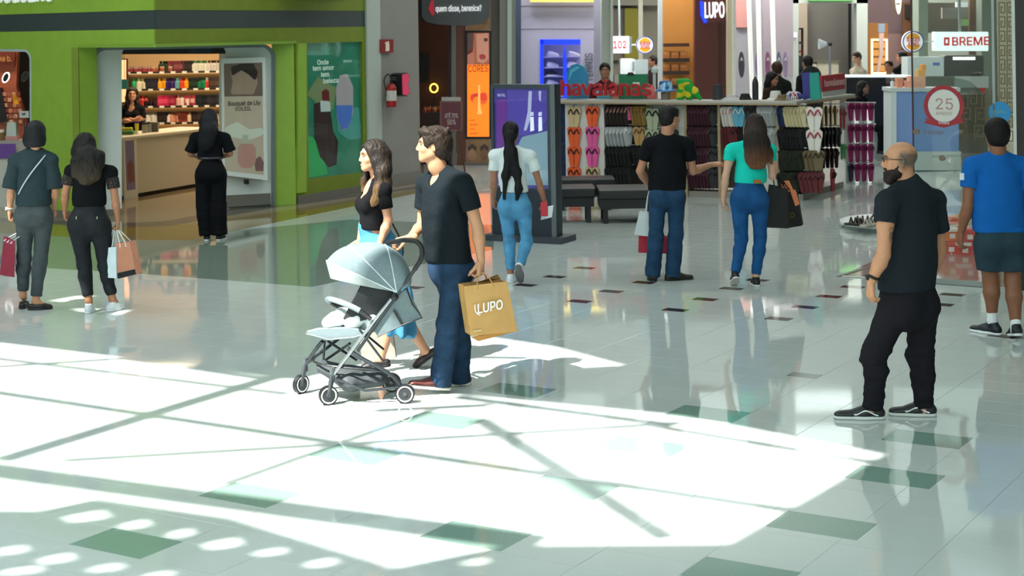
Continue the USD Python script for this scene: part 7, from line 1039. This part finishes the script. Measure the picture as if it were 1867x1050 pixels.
g = np.array([[KC(1229 + 24 * v + 22 * u * v, -.10 - .12 * u + .03 * math.sin(u * 9 + v * 3)) + [0, 0, .30 * (1 - u * v) * (1 - .2 * v) + .012 * math.sin(u * 14)] for u in np.linspace(0, 1, 14)] for v in np.linspace(0, 1, 10)]); F = Field(); F.chain([KC(1234, -.15) + [0, 0, .26], KC(1246, -.15) + [0, 0, .24], KC(1260, -.15) + [0, 0, .11], KC(1270, -.15) + [0, 0, .02]], [.055, .065, .06, .03], .03); F.cone(KC(1234, -.15) + [0, 0, .03], KC(1236, -.15) + [0, 0, .2], .06, .05, .03); F.cone(KC(1250, -.15) + [0, 0, .04], KC(1246, -.15) + [0, 0, .2], .06, .05, .03); F.cut(KC(1250, 0), DN); tw_.part('cloth', wrinkle(F.mesh(.012), .012, (16, 16, 9), 7), usdkit.material(stage, '/World/Looks/towel_print', {'g': ('geometry', {}), 'n': ('noise_texture', dict(scale=9.0, detail=0.0)), 'r': ('rgb_ramp', dict(ramp=[(.40, lin('c8b81c')), (.42, lin('1c9a34'))], interpolate=False)), 'p': ('principled_bsdf', dict(roughness=.8))}, [('g.position', 'n.vector'), ('n.fac', 'r.fac'), ('r.color', 'p.base_color')], surface='p.BSDF'), True); tw_.part('hanger_post', tube([KC(1246, -.15), KC(1246, -.15) + [0, 0, .28]], .012, 6), BLACKP)
def hat(label, x, c, brim, off=-.25, h=.13, r=.10, up=0.0, print_=None):
    o = KC(x, off) + [0, 0, up]; t = Thing('bucket_hat' if brim > .02 else 'cap', label, 'hat', o); t.part('crown', lathe([(0, h), (r * .7, h), (r * .82, h - .015), (r, .03), (r, .02), (0, .02)], 20, o), c, 40); t.part('brim', lathe([(r * .97, .028), (r + brim, 0), (r + brim, .006), (r * .97, .036)], 22, o), c, 40)
    if up: t.part('stand', lathe([(0, -up), (.07, -up), (.07, 0), (0, .1)], 14, o), M('8a7a68', .5))
FLOR = usdkit.material(stage, '/World/Looks/blue_floral', {'g': ('geometry', {}), 'n': ('noise_texture', dict(scale=14.0)), 'r': ('rgb_ramp', dict(ramp=[(.42, lin('1c5a9a')), (.5, lin('2f86c8')), (.6, lin('b8d8ec'))])), 'p': ('principled_bsdf', dict(roughness=.8))}, [('g.position', 'n.vector'), ('n.fac', 'r.fac'), ('r.color', 'p.base_color')], surface='p.BSDF')
hat('blue floral bucket hat on a stand on the kiosk counter', 1203, FLOR, .06, up=.12, h=.15, r=.11); hat('charcoal peaked hat left end of the hat row', 1299, M('34353a', .8), .01, h=.22, r=.075); hat('white and black bucket hat lying low on the counter', 1325, M('b4b4b2', .8), .06, h=.07); hat('black cap beside the low white hat', 1349, M('1a1a1c', .8), .02, h=.09, r=.08); hat('white bucket hat in front of the seated person', 1405, M('d4d2cc', .8), .05, h=.13, r=.09); hat('brown straw hat next to the white bucket hat', 1422, M('6a5a3c', .8), .04, h=.08, r=.08, off=-.12)
bt2 = Thing('bottle_stand', 'tall dark slim holder standing on the kiosk counter', 'holder', KC(1366, -.3)); bt2.part('body', lathe([(0, 0), (.045, 0), (.045, .24), (.03, .3), (0, .3)], 14, KC(1366, -.3)), M('22262c', .4)); bt2.part('cap', lathe([(0, .3), (.02, .3), (.02, .33), (0, .33)], 10, KC(1366, -.3)), M('3a4048', .4))
F = Field(); [F.ell(KC(1430 + 5 * k, -.2) + [0, 0, .05 + .03 * (k % 2)], (.06, .08, .045), k=.02) for k in range(5)]; F.cut(KC(1440), DN); t = Thing('scarf', 'rumpled red white and blue scarf on the kiosk counter', 'scarf', KC(1440)); t.part('cloth', wrinkle(F.mesh(.012), .012, (14, 14, 14), 5), usdkit.material(stage, '/World/Looks/scarf_print', {'g': ('geometry', {}), 'n': ('noise_texture', dict(scale=11.0)), 'r': ('rgb_ramp', dict(ramp=[(.40, lin('c83428')), (.45, lin('d8d8dc')), (.52, lin('2c3c7a'))])), 'p': ('principled_bsdf', dict(roughness=.8))}, [('g.position', 'n.vector'), ('n.fac', 'r.fac'), ('r.color', 'p.base_color')], surface='p.BSDF'), True); t.part('fringe', cat_([tube([KC(1432 + 4 * k, -.08) + [0, 0, .06], KC(1433 + 4 * k, -.05) + [0, 0, .005]], .008, 5) for k in range(5)]), M('c8c8cc', .8))
for x0, c, w_, dx in ((1462, '3a3a8a', 'violet blue', 0), (1479, '1f9a8a', 'teal green', 3)):
    t = Thing('tote_card', f'upright {w_} bag display on the kiosk counter', 'display', KC(x0 + 8, -.3)); q = P2.poly([(x0, 128), (x0 + 16, 126), (x0 + 18 + dx, 174), (x0 + 2, 177)]); q = affinity.translate(q, 0, kz - q.bounds[1]); t.part('card', P2.ext(q, .06, .1 * (dx > 0)), M(c, .5)); t.part('edge_stripe', P2.ext(q.intersection(affinity.translate(q, .1, 0)).buffer(-.03), .004, .003 + .1 * (dx > 0)), M('d8e0e0' if dx else '5a5aa8', .5))
KT = Plane(KS.P[:2] + KS.n[:2] * .1, (KS.P + KS.d)[:2] + KS.n[:2] * .1); t = Thing('side_brand_sign', 'red brand sign box on the kiosk right end with white base', 'sign', KT.pix(1519, 168)); q = sbox(uL(KT, 1499, 160), kz + .07, uL(KT, 1541, 160), KT.uz(1519, 136)[1]); t.part('box', KT.ext(q, .06), M('b01f28', .4)); t.part('lettering', KT.text('havaianas', 1502, 158, 12, .006, .006, wpx=37), M('e0b0b0', .4)); t.part('base_block', KT.ext(sbox(uL(KT, 1500, 160), kz, uL(KT, 1540, 160), kz + .07), .12), M('c8ccca', .4))
t = Thing('round_mirror', 'round black counter mirror behind the red brand sign', 'mirror', KC(1512, -.6)); c = KS.pt(uL(KS, 1519, 200), kz, -.33) + [0, 0, .30]; t.part('rim', moved(trimesh.creation.annulus(.12, .15, .04), c, R=np.array([[1, 0, 0], [0, 0, -1], [0, 1, 0]])), BLACKP); t.part('mirror_glass', moved(trimesh.creation.cylinder(.125, .02), c, R=np.array([[1, 0, 0], [0, 0, -1], [0, 1, 0]])), M('1c1a18', .1)); t.part('foot', bx(c[0] - .04, c[0] + .04, c[1] - .06, c[1] + .06, kz, c[2] - .14), BLACKP)
t = Thing('desk_lamp', 'white shaded desk lamp on a pale arm over the kiosk', 'lamp', KC(1515, -.8)); c = at(1513, 120, 25.6); t.part('arm', tube([c * [1, 1, 0], c, at(1513, 84, 25.6), at(1505, 80, 25.6)], .02, 8), M('a8a4ae', .4)); t.part('shade', moved(lathe([(.03, 0), (.085, .12), (.08, .12), (.0, .02)], 16), at(1507, 80, 25.6), R=np.array([[0, 0, -1], [0, 1, 0], [1, 0, 0]])), M('d8e0e4', .4, emit=.15)); t.part('joint', moved(rbox(.06, .05, .05, .01, 6), at(1513, 81, 25.6)), M('22262a', .4))
# magenta rack
MR = front(25.6); t = Thing('magenta_rack', 'white lit display rack holding magenta sandals right of the kiosk', 'display rack', MR.pix(1572, 330)); 
for x in (1559, 1582): t.part('light_post', MR.ext(MR.poly([(x, 200), (x + 6, 200), (x + 7, 334), (x + 2, 334)]), .05), M('eef6f4', .4, emit=.7))
for y in (187, 226, 262, 292, 296): t.part('shelf_rail', MR.ext(MR.poly(rect(1540, y - 1, 1596, y + 1.2)), .06, .04), M('c4c8c8', .3, metal=.4))
t.part('base', MR.ext(MR.poly(rect(1542, 334, 1600, 348)), .3, .06), M('cfd4d0', .4)); t.part('back_panel', MR.ext(MR.poly(rect(1544, 190, 1596, 334)), .02, -.06), M('b4b8b4', .4))
for i, y in enumerate((187, 226, 262, 297)):
    for k in range(4): u, z = MR.uz(1548 + 12 * k, y); c = ('1d2440', '2a3250', '14182a') if (i == 3 and k == 0) else ('8a1a5c', 'a8226c', '5a1040'); flipflop(*c, '').place(MR.pt(u, z, .10), .9, (f'magenta sandal pair, {ORD[k]} from left, {RWD[i]} row of the white lit rack' if c[0] == '8a1a5c' else 'navy sandal pair at the left of the lit rack bottom row'), f'magenta sandals {RWD[i]} row' if c[0] == '8a1a5c' else None, sc=.95)
# ---------------------------------------------------------------- right shop with its glass front
GS = Plane(ground(1528, 504)[:2], ground(1836, 527)[:2]); sg2 = Thing('shop_threshold', 'pale metal threshold and red tinted floor of the right shop', None, GS.pix(1680, 515), kind='structure'); e0, e1 = uL(GS, 1530, 505), uL(GS, 1900, 530); sg2.part('threshold', GS.ext(sbox(0.02, 0, e1, .008), .04), M('d8dcd4', .3)); c0 = GS.pix(1530, 505); c1 = ground(1580, 489); sg2.part('threshold', moved(extr(LineString([c0[:2], c1[:2]]).buffer(.02), .008), (0, 0, 0)), M('5a5854', .4)); sg2.part('inner_floor', moved(extr(Polygon([c0[:2], GS.pt(e1, 0)[:2], GS.pt(e1, 0)[:2] + GS.n[:2] * 5, c1[:2] + np.array([.8, 1.6])]), .004), (0, 0, 0)), terrazzo('terrazzo_red', '8a6a62', 'a88880', rough=.06))
gl_ = Thing('glass_screen', 'tall glass shop screen with round anniversary badge', 'glass screen', GS.pix(1745, 520)); ga, gb2 = uL(GS, 1668, 400), uL(GS, 1816, 400); gl_.part('pane', GS.ext(sbox(ga, .05, gb2, 3.3), .012), glass_pane('shop_glass', (.93, .96, .94), .05)); gl_.part('edge_strip', GS.ext(sbox(ga - .012, .05, ga, 3.3), .016, .002), M('4a3434', .3)); gl_.part('clamp', cat_([moved(trimesh.creation.cylinder(.028, .04), GS.pix(x, y, .0), R=np.stack([GS.d, [0, 0, 1.], -GS.n], 1)) for x, y in ((1671, 240), (1718, 288))]), M('8a7468', .3, metal=.5)); gl_.part('rail', GS.ext(sbox(ga, 0.005, gb2, .05), .03, .01), M('b0b4b0', .3, metal=.6)); gl_.part('rail', GS.ext(GS.poly([(1700, 283), (1752, 281), (1752, 286), (1700, 288)]), .02, .01), M('8f9a94', .4))
def badge(cx, cy, r, c, off=.004): u, z = GS.uz(cx, cy); R0 = GS.uz(cx + r, cy)[0] - u; return Point(u, z).buffer(R0 * c, 40)
rd = M('a3242e', .4); wt = M('d8d4cc', .4); gl_.part('badge_disc', GS.ext(badge(1721, 193, 37, .78), .002, .004), wt); gl_.part('badge_ring', GS.ext(badge(1721, 193, 37, 1.0).difference(badge(1721, 193, 37, .80)), .003, .005), rd); gl_.part('badge_ribbon', GS.ext(GS.poly([(1686, 214), (1696, 219), (1721, 225), (1746, 219), (1758, 214), (1754, 219), (1759, 223), (1746, 226), (1721, 233), (1697, 227), (1685, 224), (1690, 219)]), .003, .007), rd)
gl_.part('lettering', GS.text('25', 1704, 199, 20, .006, .002, wpx=34, bold=False), M('b08a80', .4)); gl_.part('lettering', GS.text('ANOS', 1706, 209, 5.5, .006, .002, wpx=30, bold=False), M('b89a90', .4)); gl_.part('lettering', GS.text('Vivara', 1711, 226, 5, .009, .002, wpx=20), M('e0c8c4', .4)); gl_.part('lettering', GS.text('monar', 1684, 244, 8, .004, .002, wpx=38), M('6a6a78', .4))
u, z = GS.uz(1822, 205); gl_.part('blue_sticker', GS.ext(Point(GS.uz(1824, 207)[0], z).buffer(GS.uz(1843, 205)[0] - GS.uz(1823, 205)[0], 32), .003, .02), M('1f86c0', .4)); gl_.part('lettering', GS.text('promo', 1811, 206, 6, .024, .002, wpx=24), M('6aa8a0', .4))
KEY = M('5f5238', .5); cellm = []
def keycell(x, y, w, h):
    s_ = 1.6; return [rect(x, y, x + w, y + s_), rect(x + w - s_, y, x + w, y + h), rect(x + w * .3, y + h - s_, x + w, y + h), rect(x + w * .3, y + h * .4, x + w * .3 + s_, y + h), rect(x + w * .3, y + h * .4, x + w * .65, y + h * .4 + s_), rect(x, y, x + s_, y + h * 1.25)]
for k in range(10):
    for m_ in (0, 1): cellm += [GS.ext(GS.poly(r_), .002, .004) for r_ in keycell(1821 + 14.5 * m_, 4 + k * 26, 12, 20)]
for x, y in ((1764, 168), (1778, 196), (1752, 196), (1790, 166), (1776, 228), (1800, 190)): cellm += [GS.ext(GS.poly(r_), .002, .004) for r_ in keycell(x, y, 18, 22)]
gl_.part('key_pattern', cat_(cellm), KEY, label='brown fret pattern on the glass'); gl_.part('second_pane', GS.ext(sbox(gb2 + .03, .05, uL(GS, 1850, 400), 3.3), .012), glass_pane('shop_glass_b', (.85, .84, .74), .05))
for x0, x1, c in ((1814, 1819, '9aa29c'), (1851, 1857, 'c8ccc8'), (1857, 1900, '2a2623')): gl_.part('frame_post', GS.ext(sbox(uL(GS, x0, 400), 0, uL(GS, x1, 400), 3.4), .08, .02), M(c, .4))
# podium, sandals, boxes
pc = np.array([*ground(1652, 421)[:2], 0]) + [0, .35, 0]; t = Thing('round_podium', 'low white round display podium behind the bald person', 'podium', pc); t.part('drum', lathe([(0, 0), (.66, 0), (.66, .05), (0, .05)], 48, pc), M('9aa49f', .4)); t.part('top_disc', lathe([(0, .05), (.70, .05), (.71, .06), (.71, .085), (.70, .09), (0, .09)], 48, pc), M('e2e8e4', .3))
for k, (x, y, c, lb_) in enumerate(((1560, 411, '2a2422', 'black strappy sandal at the left edge of the white podium'), (1573, 408, '4a4038', 'dark brown strappy sandal on the white podium'), (1585, 413, 'b0aca0', 'pale sandal on the white podium'), (1593, 405, '3a3432', 'charcoal sandal next to the pale one on the podium'))):
    g = ground(x, y, .09); t = Thing('sandal', lb_, 'shoe', g); q = affinity.rotate(affinity.translate(sole_p, 0, .14), 50 + 40 * k, origin=(0, 0)); t.part('sole', moved(extr(q, .025), g), M(c, .5)); t.part('strap', moved(cat_([tube([(-.045, dy, .02), (0, dy, .09), (.045, dy, .02)], .012, 6) for dy in (-.06, .0, .06)]), g, rz=math.radians(50 + 40 * k)), M(c, .5))
for k, (x, y, c1, c2, lb_, dz) in enumerate(((1733, 463, 'd84a34', 'e8ded4', 'red shoe box at the left of the bottom row near the podium', 0), (1758, 465, 'e04438', 'f0e4dc', 'red shoe box in the middle of the bottom row', 0), (1786, 466, 'd83c34', 'e8dcd4', 'red shoe box at the right of the bottom row', 0), (1736, 463, 'e8702c', 'f0e8e0', 'orange shoe box stacked on the bottom row', .14), (1768, 465, 'd84038', 'e8e0d8', 'red shoe box stacked on the bottom row', .14))):
    g = ground(x, y) + [0, .1 + (.02 if dz else 0), dz]; t = Thing('shoe_box', lb_, 'box', g); t.part('carton', moved(rbox(.15 if not dz else .17, .28, .10, .004, 6, (0, 0, .05)), g), M(c1, .5, var=.06, scale=9)); t.part('lid', moved(rbox(.158 if not dz else .178, .29, .035, .004, 6, (0, 0, .118)), g), M(c2 if k % 2 else c1, .5)); t.part('label_sticker', moved(bx(-.03, .03, -.147, -.145, .03, .08), g), M('efe9e4', .5))
for k, (x, y, z_, c, lb_) in enumerate(((1742, 418, .30, 'd8603a', 'orange sneaker on top of the shoe boxes'), (1768, 412, .31, 'd0c8bc', 'cream sneaker on top of the shoe boxes'), (1738, 402, .09, 'b86a40', 'tan sneaker at the right edge of the white podium'))):
    t = Thing('stacked_sneaker', lb_, 'shoe'); sneaker_parts(t, c, 'ece8e0'); g = ground(x, 462) + [0, .12, 0] if k < 2 else ground(x, 408, .09); g[2] = (.2755 if k < 2 else .0905); t.place(g, .5 + k)
